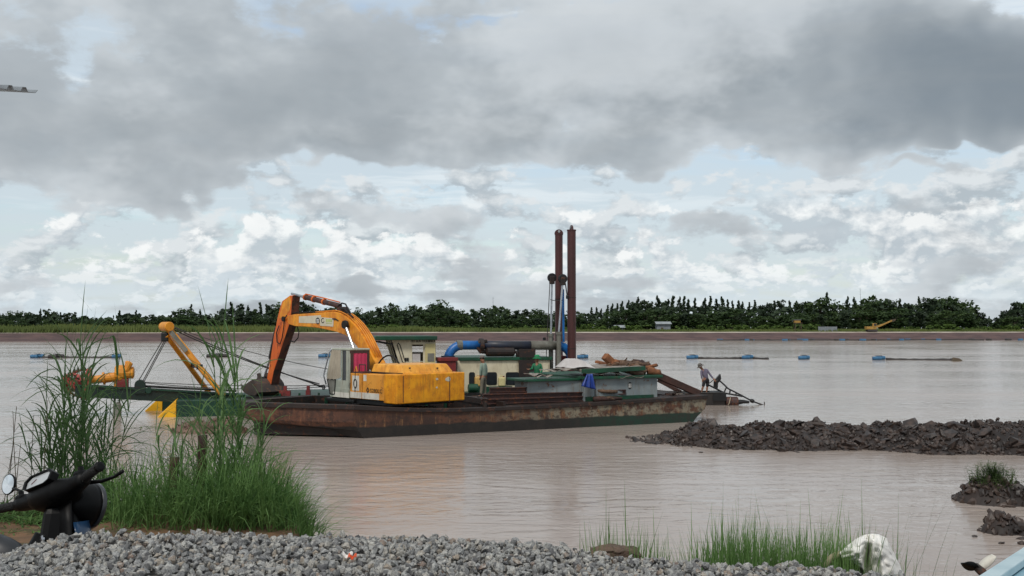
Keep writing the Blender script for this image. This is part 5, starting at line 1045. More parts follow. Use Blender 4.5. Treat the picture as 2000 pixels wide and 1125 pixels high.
plate([(584, 618), (617, 616.2), (627, 615.3), (628, 631), (617, 631.5), (584, 630.5)], BW + 0.004, BW + 0.010, 'boom_decal', 'decal_grey', 0)
plate([(625, 619.5), (652, 621.5), (651, 638), (625, 636)], BW + 0.012, BW + 0.016, 'boom_decal', 'decal_grey', 0)
MB().prism([en(620.5 + 3.9 * math.cos(a), 626.5 + 6.4 * math.sin(a), BW + 0.018) for a in [i * math.pi / 8 for i in range(16)]], HL * 0.004).build('number_badge', 'black_paint', boom)
plate([(618.3, 623), (622.8, 623.2), (622.8, 631), (618.3, 630.8)], BW + 0.024, BW + 0.028, 'badge_face', 'white_paint', 0)
text('number', '17', 0.17, en(619.0, 630.3, BW + 0.032), fwd, UP, 'black_paint', boom, width=0.11)
MB().tube([en(630.5 + 2.6 * math.cos(a), 626 + 4.4 * math.sin(a), BW + 0.02) for a in [0.4 + i * 0.5 for i in range(11)]], 0.016, 5).build('ring_mark', 'black_paint', boom)
for k in range(4): plate([(637 + 3 * k, 623 + 0.15 * k), (639 + 3 * k, 623 + 0.15 * k), (639 + 3 * k, 629), (637 + 3 * k, 629)], BW + 0.018, BW + 0.021, 'green_mark', 'decal_green', 0)
plate([(637, 630.5), (648, 631.5), (648, 632.5), (637, 631.5)], BW + 0.018, BW + 0.021, 'green_mark', 'decal_green', 0)
plate([(649, 621.5), (655, 621.5), (662, 626), (660, 627), (655, 624.5), (649.5, 624)], BW + 0.02, BW + 0.03, 'paint_chip', 'black_paint', 0)
# boom lift cylinders
for l in (0.42, -0.42):
    a = en(674, 634, 0.42) + HL * (l - 0.42); b = ex(0.75, l, 1.35)
    bc_ = MB().lathe([(0.17, -0.08), (0.19, 0), (0.17, 0.08)], a, HL, 14).build('cylinder_pin', 'rubber', exc); m_ = a.lerp(b, 0.42); MB().tube([a, m_], 0.06, 10).build('rod', 'steel_rod', bc_); MB().tube([m_, b], 0.1, 10).build('barrel', 'exc_boom', bc_)
# arm
ARM = [(566, 577), (571, 577.5), (569.5, 592), (568, 613), (565, 632), (555, 662), (545, 693), (534, 726), (529, 751), (520, 750), (522, 735), (526, 712), (531, 682), (535, 654), (539, 636), (542, 620), (546, 604), (551, 588)]
AW = 0.21
arm = plate(ARM, AW, -AW, 'arm', 'arm_paint', 0.02)
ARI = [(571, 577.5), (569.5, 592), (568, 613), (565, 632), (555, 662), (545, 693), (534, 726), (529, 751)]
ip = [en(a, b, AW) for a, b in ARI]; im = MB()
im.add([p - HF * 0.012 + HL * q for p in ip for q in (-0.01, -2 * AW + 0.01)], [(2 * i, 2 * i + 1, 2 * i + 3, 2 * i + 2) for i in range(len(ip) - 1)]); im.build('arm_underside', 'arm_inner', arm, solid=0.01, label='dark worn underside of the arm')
plate([(553, 590), (566, 578), (569, 590), (566, 606), (556, 622), (545, 622)], AW + 0.003, AW + 0.012, 'arm_cheek', 'exc_boom', 0)
MB().lathe([(0.12, -0.3), (0.12, 0.3)], en(563, 623, 0), HL, 12).build('boom_pin', 'rubber', arm)
# arm cylinder on top of the boom
a = en(570, 578, 0.0) + UP * 0.1; b = en(664, 603, 0.0) + UP * 0.12; m_ = a.lerp(b, 0.30); v_d = (b - a).normalized()
ac = MB().tube([m_, b], 0.115, 12).build('arm_cylinder', 'rust_beam', exc); MB().tube([a, m_], 0.06, 10).build('rod', 'steel_rod', ac)
for q in (0.0, 0.25, 0.55): MB().lathe([(0.14, -0.05), (0.14, 0.05)], m_.lerp(b, q), v_d, 12).build('gland', 'arm_paint', ac)
MB().tube([m_ + UP * 0.15, m_.lerp(b, 0.5) + UP * 0.17, b + UP * 0.16], 0.03, 6).build('oil_line', 'arm_paint', ac)
MB().prism([en(c_, d_, 0.16) for c_, d_ in ((655, 609), (660, 599), (668, 599), (677, 617))], HL * -0.32).build('cylinder_mount', 'arm_inner', exc, bevel=0.02)
def hose(pts, l, r_=0.028): MB().tube([en(a_, b_, l) for a_, b_ in pts], r_, 6).build('hydraulic_hose', 'rubber', exc, smooth=True)
hose([(660, 598), (668, 592), (675, 594), (680, 604), (684, 612)], 0.1, 0.035); hose([(664, 602), (672, 603), (680, 611), (690, 620)], 0.2, 0.035)
hose([(560, 616), (556, 622), (554, 640), (551, 660), (547, 672), (541, 668), (540, 650), (545, 636)], AW + 0.08); hose([(580, 636), (584, 648), (582, 660), (575, 668), (566, 666)], 0.1)
hose([(568, 614), (580, 610), (600, 610), (634, 607), (652, 605)], 0.12, 0.035)
# bucket cylinder along the outside of the arm, linkage and bucket
bcy = MB().tube([en(543, 640, 0) + HF * 0.14, en(530, 700, 0) + HF * 0.12], 0.09, 10).build('bucket_cylinder', 'black_paint', exc); MB().tube([en(530, 700, 0) + HF * 0.12, en(520, 738, 0) + HF * 0.2], 0.05, 8).build('rod', 'steel_rod', bcy)
tip = en(525, 752, 0); lk = en(515, 740, 0) + HF * 0.3
for l in (-0.16, 0.16): MB().bar(tip + UP * 0.35 + HL * l, lk + HL * l, 0.06, 0.14).build('link', 'black_paint', exc); MB().bar(lk + HL * l, lk - UP * 0.55 + HF * 0.1 + HL * l, 0.06, 0.14, HF).build('link', 'black_paint', exc)
bz = ZD + 0.06; kx = lambda f, l, z_: Vector((tip.x, tip.y, 0)) - W_ * 0.25 + HF * f + HL * l + UP * z_
prof = [(-0.30, bz + 0.72), (-0.62, bz + 0.5), (-0.80, bz + 0.15), (-0.55, bz - 0.02), (0.0, bz - 0.03), (0.55, bz + 0.1), (0.82, bz + 0.3)]
bk = MB().add([kx(f, l, z_) for f, z_ in prof for l in (-0.72, 0.72)], [(2 * i, 2 * i + 1, 2 * i + 3, 2 * i + 2) for i in range(len(prof) - 1)]).build('bucket', 'bucket_steel', exc, solid=0.05)
for l in (-0.72, 0.72): MB().prism([kx(f, l - 0.02, z_) for f, z_ in prof], HL * 0.04).build('cheek', 'bucket_steel', bk)
for k in range(5): l = -0.6 + 0.3 * k; MB().hexa([kx(0.78, l - 0.06, bz + 0.24), kx(0.78, l + 0.06, bz + 0.24), kx(0.78, l + 0.06, bz + 0.34), kx(0.78, l - 0.06, bz + 0.34)], [kx(1.05, l - 0.03, bz + 0.40), kx(1.05, l + 0.03, bz + 0.40), kx(1.05, l + 0.03, bz + 0.44), kx(1.05, l - 0.03, bz + 0.44)]).build('tooth', 'bucket_steel', bk)
for l in (-0.2, 0.2): MB().prism([kx(-0.32, l, bz + 0.68), kx(0.1, l, bz + 0.72), kx(0.18, l, bz + 0.95), kx(-0.05, l, bz + 1.0)], HL * 0.06).build('ear', 'bucket_steel', bk)
# tow chain from the cab front
ch = thing('hook_chain', 'steel cable with hook ending in front of the excavator cab', 'cable', dn(633, 757, 1.2))
MB().tube(arc(dn(600, 744, 1.2), dn(632, 757, 1.2), 0.03), 0.03, 6).build('cable', 'wire', ch)
MB().tube([dn(628, 754, 1.2), dn(632, 752, 1.2), dn(635, 756, 1.2), dn(633, 760, 1.2), dn(629, 759, 1.2)], 0.04, 6).build('hook', 'rust_dark', ch)
# ================================================================ people
pm('skin', S(150, 104, 80), S(136, 92, 70), 6, 0.6)
pm('hair', S(24, 20, 20), S(32, 28, 26), 8, 0.6)
pm('pale_shirt', S(142, 160, 146), S(126, 144, 132), 3, 0.85, bump=0.4, bsc=10)
pm('grey_trousers', S(116, 112, 98), S(98, 94, 84), 3, 0.9)
pm('boot', S(46, 42, 40), S(60, 56, 52), 4, 0.6)
pm('grey_cap', S(112, 106, 100), S(92, 88, 84), 5, 0.85)
pm('green_shirt', S(20, 110, 72), S(16, 92, 60), 3, 0.7, bump=0.4, bsc=10)
pm('green_hat', S(24, 140, 86), S(20, 120, 72), 3, 0.7)
pm('mauve_shirt', S(112, 106, 122), S(92, 88, 106), 3, 0.85, bump=0.4, bsc=10)
pm('black_cloth', S(30, 28, 32), S(40, 38, 42), 3, 0.9)
pm('dark_trousers', S(40, 44, 52), S(52, 56, 62), 3, 0.9)
def skinned(name, chains, mat, parent, sub=2):
    idx = {}; V = []; Rr = []; E = []
    def vid(p, r):
        k = tuple(round(c, 3) for c in p)
        if k not in idx: idx[k] = len(V); V.append(Vector(p)); Rr.append(r)
        return idx[k]
    for ch in chains:
        ids = [vid(p, r) for p, r in ch]; E += [(a, b) for a, b in zip(ids, ids[1:]) if a != b]
    o3 = ORG[parent.name]; me = bpy.data.meshes.new(name); me.from_pydata([v - o3 for v in V], E, [])
    o = bpy.data.objects.new(name, me); COL.objects.link(o); o.parent = parent; ORG[o.name] = o3
    sk = o.modifiers.new('skin', 'SKIN'); sk.use_smooth_shade = True
    lay = me.skin_vertices[0].data
    seen = set(); adj = {i: [] for i in range(len(V))}
    for a, b in E: adj[a].append(b); adj[b].append(a)
    for i, r in enumerate(Rr):
        lay[i].radius = (r, r) if not isinstance(r, tuple) else r; lay[i].use_root = False
    for i in range(len(V)):
        if i in seen: continue
        lay[i].use_root = True; st = [i]
        while st:
            q = st.pop()
            if q in seen: continue
            seen.add(q); st += adj[q]
    ss = o.modifiers.new('sub', 'SUBSURF'); ss.levels = sub; ss.render_levels = sub
    me.materials.append(MATS[mat])
    dg = bpy.context.evaluated_depsgraph_get(); m2 = bpy.data.meshes.new_from_object(o.evaluated_get(dg)); o.modifiers.clear(); o.data = m2; m2.name = name
    m2.materials.clear(); m2.materials.append(MATS[mat]); m2.polygons.foreach_set('use_smooth', [True] * len(m2.polygons))
    return o
def fingers(wrist, dirv, side):
    """hand chains: palm, four unequal bent fingers, thumb from the side of the palm"""
    dv = dirv.normalized(); sv = (side - dv * side.dot(dv)).normalized(); nv = dv.cross(sv); palm = wrist + dv * 0.08
    ch = [[(wrist, 0.026), (palm, 0.034)]]
    for k, L in enumerate((0.065, 0.08, 0.074, 0.058)):
        b = palm + sv * (-0.03 + 0.02 * k) + dv * 0.012; m_ = b + dv * L * 0.55 + nv * 0.008; e_ = m_ + dv * L * 0.4 + nv * 0.03; ch.append([(palm, 0.034), (b, 0.011), (m_, 0.0095), (e_, 0.008)])
    tb_ = wrist + dv * 0.03 - sv * 0.038; ch.append([(wrist, 0.026), (tb_, 0.012), (tb_ + dv * 0.05 - sv * 0.022 + nv * 0.012, 0.009)])
    return ch
def person(label, base, J, shirt, legs, look, hat, short=False, sleeve=1.0, boots='boot', arms_bare=False):
    """J: world joints hip, chest, neck, head and l/r shoulder elbow wrist hipj knee ankle"""
    t = thing('person', label, 'person', base); sidev = (J['shr'] - J['shl']).normalized(); lk = Vector(look).normalized()
    hip, chest, neck, head = J['hip'], J['chest'], J['neck'], J['head']; mid = hip.lerp(chest, 0.5); upv = (head - neck).normalized()
    body = [[(hip, 0.11), (mid, 0.10), (chest, 0.115), (neck, 0.055), (head - upv * 0.05 + lk * 0.015, 0.078), (head + upv * 0.05, 0.088), (head + upv * 0.11, 0.055)],
            [(head - upv * 0.05 + lk * 0.015, 0.078), (head - upv * 0.01 + lk * 0.115, 0.018)]]
    for s_ in ('l', 'r'):
        body += [[(chest, 0.115), (J['sh' + s_], 0.052), (J['el' + s_], 0.038), (J['wr' + s_], 0.026)]] + fingers(J['wr' + s_], J['wr' + s_] - J['el' + s_], lk)
        body += [[(hip, 0.11), (J['hj' + s_], 0.085), (J['kn' + s_], 0.055), (J['kn' + s_].lerp(J['an' + s_], 0.35), 0.056), (J['an' + s_], 0.034)], [(J['an' + s_], 0.034), (J['an' + s_] + J.get('toe', lk) * 0.16 - UP * 0.045, 0.03)]]
        e_ = head + sidev * (0.088 if s_ == 'r' else -0.088); body += [[(head + upv * 0.05, 0.088), (e_, 0.022)]]
    skinned('body', body, 'skin', t)
    sh = [[(hip + (hip - chest).normalized() * 0.02, 0.145), (mid, 0.138), (chest, 0.15), (neck - (neck - chest).normalized() * 0.04, 0.075)]]
    for s_ in ('l', 'r'):
        w_ = J['el' + s_].lerp(J['wr' + s_], 0.85) if sleeve >= 1 else J['sh' + s_].lerp(J['el' + s_], 0.9); c = [(chest, 0.15), (J['sh' + s_], 0.072), (J['el' + s_], 0.056)] + ([(w_, 0.044)] if sleeve >= 1 else []); sh.append(c)
    skinned('shirt', sh, shirt, t)
    tr = [[(hip, 0.135), (hip + (chest - hip) * 0.12, 0.125)]]
    for s_ in ('l', 'r'):
        end = J['kn' + s_].lerp(J['an' + s_], 0.08) if short else J['kn' + s_].lerp(J['an' + s_], 0.92); tr.append([(hip, 0.135), (J['hj' + s_], 0.105), (J['hj' + s_].lerp(J['kn' + s_], 0.6), 0.09)] + ([(end, 0.085)] if short else [(J['kn' + s_], 0.075), (end, 0.066)]))
    skinned('shorts' if short else 'trousers', tr, legs, t)
    if boots:
        for s_ in ('l', 'r'):
            a = J['an' + s_]; skinned('boot', [[(a + UP * 0.16, 0.062), (a, 0.052), (a - UP * 0.035, 0.05), (a + J.get('toe', lk) * 0.17 - UP * 0.045, 0.04)]], boots, t)
    hc = head + upv * 0.06
    MB().ball(hc + upv * 0.012 - lk * 0.012, 0.101, 0.101, 0.098, 12).build('hair', 'hair', t, smooth=True)
    for s_ in (-1, 1): MB().ball(head + upv * 0.015 + lk * 0.088 + sidev * 0.032 * s_, 0.013, n=6).build('eye', 'black_paint', t, smooth=True)
    MB().tube([head - upv * 0.045 + lk * 0.094 + sidev * q for q in (-0.022, 0.022)], 0.006, 5).build('mouth', 'red_oxide', t)
    if hat[0] == 'cap':
        MB().lathe([(0.112, -0.02), (0.112, 0.05), (0.09, 0.095), (0.03, 0.115)], hc, upv, 14).build('cap', hat[1], t, smooth=True)
        sd2 = upv.cross(lk).normalized(); MB().prism([hc + lk * 0.09 + sd2 * 0.085, hc + lk * 0.17 + sd2 * 0.06 - upv * 0.02, hc + lk * 0.19 - upv * 0.025, hc + lk * 0.17 - sd2 * 0.06 - upv * 0.02, hc + lk * 0.09 - sd2 * 0.085], upv * 0.012).build('cap_peak', hat[1], t)
    else:
        MB().lathe([(0.205, -0.055), (0.215, -0.045), (0.12, 0.0), (0.114, 0.08), (0.09, 0.115), (0.02, 0.125)], hc, upv, 18).build('hat', hat[1], t, smooth=True)
        MB().lathe([(0.122, 0.0), (0.124, 0.03), (0.12, 0.035)], hc, upv, 18).build('hat_band', hat[2], t)
    return t
def pxj(dep, **k):
    return {n: at(v[0], v[1], dep + (v[2] if len(v) > 2 else 0)) for n, v in k.items()}
D1 = 45.2
J = pxj(D1, hip=(944, 737), chest=(944.5, 716), neck=(943.5, 708), head=(942.3, 701.5), shl=(940, 712, -0.14), ell=(938.5, 724, -0.18), wrl=(938, 735.5, -0.14), shr=(948, 711.5, 0.14), elr=(950.5, 724, 0.16), wrr=(949, 735, 0.12),
        hjl=(942, 740, -0.09), knl=(941, 756, -0.1), anl=(939, 772.5, -0.12), hjr=(946, 740, 0.09), knr=(947, 756, 0.1), anr=(947.5, 772.5, 0.1))
J['toe'] = Vector((-0.9, -0.4, 0))
person('man in pale green shirt and grey cap standing by the steel beams', at(943, 775, D1), J, 'pale_shirt', 'grey_trousers', (-0.95, -0.3, 0), ('cap', 'grey_cap'))
D2 = 46.4
J = pxj(D2, hip=(1049, 735), chest=(1049, 716), neck=(1049, 707), head=(1049, 700.5), shl=(1042, 712.5), ell=(1039, 721, -0.08), wrl=(1033, 721.5, -0.25), shr=(1056, 712.5), elr=(1058.5, 723, -0.05), wrr=(1055, 731, -0.2),
        hjl=(1046, 738), knl=(1046, 755), anl=(1045.5, 769.5), hjr=(1052, 738), knr=(1052, 755), anr=(1052.5, 769.5))
J['toe'] = Vector((-0.1, -1, 0))
person('man in green shirt and wide green hat behind the deckhouse roof', at(1049, 772, D2), J, 'green_shirt', 'dark_trousers', (0.0, -1, -0.35), ('hat', 'green_hat', 'green_paint'))
D3 = SD + 0.45
J = pxj(D3, hip=(1379.5, 741), chest=(1376, 727), neck=(1371, 720.5), head=(1368.5, 716), shl=(1369.5, 724.5, -0.1), ell=(1370, 733, -0.16), wrl=(1371.5, 741, -0.14), shr=(1381, 722.5, 0.08), elr=(1387, 732, 0.02), wrr=(1394.5, 741, -0.1),
        hjl=(1376, 743.5, -0.05), knl=(1373, 755.5, -0.1), anl=(1370, 766, -0.06), hjr=(1382.5, 743.5, 0.05), knr=(1381.5, 755.5, 0.06), anr=(1380, 766, 0.08))
J['toe'] = Vector((-0.8, -0.6, 0))
person('man in broad brimmed hat bending over the long tail motor', at(1375, 768, D3), J, 'mauve_shirt', 'black_cloth', (-0.85, -0.3, -0.55), ('hat', 'grey_cap', 'black_cloth'), short=True, boots=None)
# ================================================================ mud spit and mounds at the right
MUDF = [(1225, 862), (1300, 871), (1400, 878), (1550, 883), (1700, 880), (1830, 890), (1900, 889), (2000, 891), (2200, 893)]
MUDT = [(1225, 856), (1250, 849), (1290, 845), (1340, 838), (1390, 832), (1425, 822), (1440, 826), (1500, 832), (1560, 823), (1620, 828), (1690, 826), (1740, 832), (1800, 824), (1850, 822), (1890, 830), (1920, 825), (1960, 830), (2000, 828), (2200, 826)]
def fi(T, px): return float(np.interp(px, [a for a, b in T], [b for a, b in T]))
def mud_z(px, q):
    """height of the spit at photo column px, q = 0 front waterline .. 1 back waterline"""
    f = atz(px, fi(MUDF, px)); y = f.y + q * (2.0 + 4.5 * sm(1225, 1420, px)); x = (px - 1000) / FPX * f.y
    top = at(px, fi(MUDT, px), f.y + 2.4).z; top = max(0.06, (top - 0.10) * (1 + 0.45 * nz(px / 38.0, 1.7) + 0.2 * nz(px / 13.0, 4.1)))
    return Vector((x, y, top * math.sin(math.pi * min(1, max(0, q))) ** 0.7 - 0.12 + 0.10 * nz(x, y, 0, 1.7)))
mud = MB().grid(lambda u, v_: mud_z(1215 + 1000 * u, -0.06 + 1.12 * v_), 130, 22).build('mud_spit', 'dark_mud', kind='structure', smooth=False)
ORG[mud.name] = Vector((0, 0, 0))
def rock_base(seed, sub=1, planes=9, flat=1.0):
    rnd = random.Random(seed); bm = bmesh.new(); bmesh.ops.create_icosphere(bm, subdivisions=sub, radius=1.0); ns = [Vector((rnd.gauss(0, 1), rnd.gauss(0, 1), rnd.gauss(0, 1))).normalized() for _ in range(planes)]; cs = [rnd.uniform(0.34, 0.80) for _ in ns]
    st = Vector((rnd.uniform(0.8, 1.3), rnd.uniform(0.7, 1.1), rnd.uniform(0.5, 0.9) * flat))
    for v in bm.verts:
        p = v.co.copy()
        for _ in range(2):
            for n, c in zip(ns, cs):
                dd = p.dot(n)
                if dd > c: p -= n * (dd - c)
        p += Vector((rnd.gauss(0, 1), rnd.gauss(0, 1), rnd.gauss(0, 1))) * 0.04; v.co = Vector((p.x * st.x, p.y * st.y, p.z * st.z))
    V = np.array([v.co[:] for v in bm.verts]); F = np.array([[l.vert.index for l in f.loops] for f in bm.faces]); bm.free(); return V, F
def rotm(rnd):
    return np.array(Euler((rnd.uniform(0, 6.28), rnd.uniform(0, 6.28), rnd.uniform(0, 6.28))).to_matrix())
def scatter(name, items, bases, mat, parent=None, org=(0, 0, 0), **kw):
    """items: (x, y, z, size, rng) joined into one mesh of kind stuff, with a per-stone tint"""
    Vs = []; Fs = []; T = []; off = 0
    for x, y, z_, s_, rnd in items:
        V, F = bases[rnd.randrange(len(bases))]; q = V @ rotm(rnd).T * s_ + np.array((x - org[0], y - org[1], z_ - org[2])); Vs.append(q); Fs.append(F + off); off += len(V); T.append(np.full(len(V), rnd.random()))
    V = np.concatenate(Vs).astype(np.float32); F = np.concatenate(Fs).astype(np.int32); T = np.concatenate(T).astype(np.float32); me = bpy.data.meshes.new(name)
    me.vertices.add(len(V)); me.vertices.foreach_set('co', V.ravel()); me.loops.add(F.size); me.loops.foreach_set('vertex_index', F.ravel()); me.polygons.add(len(F)); me.polygons.foreach_set('loop_start', np.arange(0, F.size, 3, dtype=np.int32))
    me.update(calc_edges=True); at_ = me.attributes.new('tint', 'FLOAT', 'POINT'); at_.data.foreach_set('value', T); me.materials.append(MATS[mat]); me.validate(); me.shade_flat()
    return link(name, me, parent, Vector(org), kind='stuff', **kw)
def mesh_of(base, name, mat):
    me = bpy.data.meshes.new(name); me.from_pydata([tuple(v) for v in base[0]], [], [tuple(int(i) for i in f) for f in base[1]]); me.materials.append(MATS[mat]); return me
CB = [rock_base(40 + i, 1, 7, 0.8) for i in range(10)]; CM = [mesh_of(b, 'mud_clod', 'mud_clod') for b in CB]
rnd = random.Random(77)
for k in range(290):
    px = rnd.uniform(1232, 2040); q = rnd.uniform(0.03, 0.62); p = mud_z(px, q); s_ = rnd.choice([0.14, 0.18, 0.24, 0.32, 0.42]) * rnd.uniform(0.8, 1.15)
    o = bpy.data.objects.new('mud_clod', rnd.choice(CM)); COL.objects.link(o); o.parent = mud; o.location = p - UP * s_ * 0.12; o.scale = (s_, s_ * rnd.uniform(0.7, 1), s_ * rnd.uniform(0.6, 1)); o.rotation_euler = (rnd.gauss(0, 0.5), rnd.gauss(0, 0.5), rnd.uniform(0, 6.28))
for px, q, s_ in ((1432, 0.5, 0.55), (1245, 0.25, 0.3), (1690, 0.45, 0.45), (1855, 0.5, 0.5), (1280, 0.15, 0.34), (1560, 0.45, 0.4), (1935, 0.45, 0.45), (1975, 0.3, 0.4)):
    p = mud_z(px, q); o = bpy.data.objects.new('mud_clod', rnd.choice(CM)); COL.objects.link(o); o.parent = mud; o.location = p + UP * s_ * 0.3; o.scale = (s_, s_ * 0.8, s_ * 0.95); o.rotation_euler = (rnd.gauss(0, 0.4), rnd.gauss(0, 0.4), rnd.uniform(0, 6.28))
it = []
for k in range(5500):
    px = rnd.uniform(1228, 2190); q = rnd.uniform(-0.02, 0.95); p = mud_z(px, q); it.append((p.x, p.y, p.z + 0.03, 0.03 + 0.13 * rnd.random() ** 2.6, rnd))
scatter('small_clods', it, [rock_base(60 + i, 1, 7) for i in range(5)], 'mud_clod', mud)
def mound(name, cx, rx, ry, hgt, y0, label, cat, n, seed, earth='dark_mud', clod='mud_clod'):
    rnd = random.Random(seed); c = Vector((cx, y0, 0)); t = thing(name, label, cat, c)
    def f(u, v_):
        a = 2 * math.pi * u; x, y = rx * v_ * math.cos(a), ry * v_ * math.sin(a); return (cx + x * (1 + 0.2 * nz(x, y, seed, 1.1)), y0 + y, hgt * (1 - v_ ** 2.2) - 0.1 + 0.12 * hgt * nz(x * 2, y * 2, seed, 1.6))
    MB().grid(f, 34, 14).build('earth', earth, t)
    it = []
    for k in range(n): a = rnd.uniform(0, 6.28); q = rnd.random() ** 0.5; p = f(a / 6.28, q); it.append((p[0], p[1], p[2] + 0.02, rnd.choice([0.03, 0.05, 0.08, 0.14]) * rnd.uniform(0.7, 1.2), rnd))
    scatter('small_clods', it, CB[:5], clod, t, org=ORG[t.name]); return t, f
c = atz(1955, 988); m1, mf = mound('mud_mound', c.x + 0.15, 0.95, 0.9, 0.60, c.y + 0.7, 'dark mud mound topped with green weeds beside the spit', 'mud mound', 260, 3)
c2 = atz(1972, 1046); mound('mud_lump', c2.x + 0.02, 0.46, 0.4, 0.42, c2.y + 0.35, 'pointed bare mud lump in front of the weedy mound', 'mud lump', 90, 5)
for px, py, s_, lb in ((1903, 1049, 0.07, 'tiny round clod standing alone in the water'), (1954, 1062, 0.075, 'small clod just in front of the pointed mud lump'), (1996, 1053, 0.13, 'clod at the side of the pointed mud lump'), (1995, 1063, 0.11, 'low wet clod near the blue boat side of the lump'),
                       (1368, 884, 0.09, 'lone flat clod before the tip of the mud spit'), (1780, 884, 0.06, 'speck of mud before the long spit')):
    p = atz(px, py); o = bpy.data.objects.new('water_clod', CM[int(px) % 10]); COL.objects.link(o); o.location = (p.x, p.y, 0.02); o.scale = (s_, s_ * 0.8, s_ * 0.8); tag(o, lb, 'mud clod')
# silt heap just ahead of the barge bow
for cx_, wx, hh_, lb in ((372, 1.05, 0.55, 'low brown silt heap in the water nearest the yellow pontoon noses'), (432, 0.95, 0.62, 'rounded brown silt heap touching the barge bow')):
    cs = atz(cx_, 848); mound('silt_heap', cs.x, wx, 0.7, hh_, cs.y + 0.6, lb, 'silt heap', 90, cx_, 'silt', 'silt')

# ================================================================ plants
def blade(mb, base, dirv, L, w_, bend, rnd, n=5):
    """curved leaf strip from base: rises along dirv, bends over sideways"""
    d0 = Vector(dirv).normalized(); out = Vector((d0.x, d0.y, 0)); out = out.normalized() if out.length > 0.05 else Vector((rnd.gauss(0, 1), rnd.gauss(0, 1), 0)).normalized()
    sd2 = out.cross(UP).normalized(); sd2 = (sd2 * math.cos(rnd.uniform(-0.8, 0.8)) + UP * 0.3 * rnd.uniform(-1, 1)).normalized(); p = Vector(base); dv = d0.copy(); vs = []
    for i in range(n + 1):
        q = i / n; ww = w_ * (0.55 + 0.9 * q) * (1 - q) ** 0.6 if q < 1 else 0.0; ww = max(ww, w_ * 0.04)
        vs += [p - sd2 * ww, p + sd2 * ww]; dv = (dv + (out * 0.35 - UP * 1.0) * bend / n).normalized(); p = p + dv * (L / n)
    mb.add(vs, [(2 * i, 2 * i + 1, 2 * i + 3, 2 * i + 2) for i in range(n)])
def make_reed(h, seed, leaves=14, dry=False):
    rnd = random.Random(seed); st = MB(); lf = MB(); lean = Vector((rnd.gauss(0.0, 0.10), rnd.gauss(0, 0.08), 1)).normalized(); P = []; p = Vector((0, 0, -0.1)); dv = lean.copy()
    for i in range(8): P.append(p.copy()); dv = (dv + Vector((rnd.gauss(0, 0.03), rnd.gauss(0, 0.03), 0))).normalized(); p = p + dv * ((h + 0.1) / 7)
    st.tube(P, [0.006 * (1 - 0.6 * i / 7) + 0.001 for i in range(8)], 5); root = thing('reed', None, None, (0, 0, 0))
    st.build('stem', 'dry_stalk' if dry else 'reed_leaf', root, fix=False)
    if dry: 
        for k in range(5): q = rnd.uniform(0.5, 0.98) * 7; i = int(q); b = P[i].lerp(P[min(7, i + 1)], q - i); a = rnd.uniform(0, 6.28); blade(lf, b, (math.cos(a), math.sin(a), 1.0), h * rnd.uniform(0.06, 0.16), 0.004, 0.5, rnd, 3)
    else:
        for k in range(leaves):
            q = (0.22 + 0.78 * (k + rnd.random() * 0.5) / leaves) * 6.9; i = min(6, int(q)); b = P[i].lerp(P[i + 1], q - i); a = rnd.uniform(0, 6.28) if rnd.random() < 0.5 else rnd.choice([0.2, 2.9]) + rnd.gauss(0, 0.4)
            up_ = 1.1 + 1.5 * (k / leaves); blade(lf, b, (math.cos(a), math.sin(a) * 0.8, up_), rnd.uniform(0.40, 0.78) * (1.0 - 0.25 * (k / leaves)), rnd.uniform(0.010, 0.017), rnd.uniform(0.6, 2.0), rnd, 7)
        blade(lf, P[-1], (rnd.gauss(0, 0.15), 0, 1), 0.35, 0.007, 0.2, rnd, 4)
    lf.build('leaves', 'dry_stalk' if dry else 'reed_leaf', root, fix=False); return root
RP = [make_reed(1.0, 500 + i) for i in range(9)]; RD = [make_reed(1.0, 600 + i, dry=True) for i in range(4)]; usedr = set()
def put_reed(px, ytop, dep, label, grp, protos, rnd, tilt=0.0):
    x = (px - 1000) / FPX * dep; zb = bank_z(x, dep) - 0.03; h = at(px, ytop, dep).z - zb; p = rnd.choice(protos); o = p if p.name not in usedr else copytree(p); usedr.add(p.name)
    o.location = (x, dep, zb); o.scale = (1.0 * max(0.75, min(1.25, h / 1.5)),) * 2 + (h * 0.95,); o.rotation_euler = (rnd.gauss(0, 0.05), tilt + rnd.gauss(0, 0.06), rnd.uniform(0, 6.28)); tag(o, label, 'reed', grp)
rnd = random.Random(12)
for k in range(25):
    px = rnd.uniform(75, 245); put_reed(px, float(np.interp(px, [70, 130, 190, 240], [790, 720, 690, 760])) + rnd.uniform(-10, 130), rnd.uniform(9.9, 11.0), 'tall green reed in the clump behind the motorbike handlebar', 'reeds behind the motorbike', RP, rnd)
for px, yt in ((188, 648), (163, 676), (215, 668), (120, 700)): put_reed(px, yt, rnd.uniform(10.0, 10.6), 'tall green reed in the clump behind the motorbike handlebar', 'reeds behind the motorbike', RP, rnd)
for k in range(26):
    px = rnd.uniform(330, 530); put_reed(px, float(np.interp(px, [330, 380, 430, 470, 520], [850, 790, 720, 740, 790])) + rnd.uniform(-10, 140), rnd.uniform(9.4, 10.4), 'tall green reed in the clump around the wooden stakes', 'reeds around the wooden stakes', RP, rnd, rnd.choice([0, 0.1, 0.2]))
for px, yt in ((415, 645), (436, 650), (455, 690), (470, 720), (402, 700)): put_reed(px, yt, rnd.uniform(9.6, 10.2), 'tall green reed in the clump around the wooden stakes', 'reeds around the wooden stakes', RP, rnd)
for px, yt in ((14, 780), (45, 790), (68, 800), (34, 860), (90, 770), (8, 850)): put_reed(px, yt, rnd.uniform(9.6, 10.2), 'dry brown leafless stalk at the edge of the reeds', 'dry stalks beside the reeds', RD, rnd)
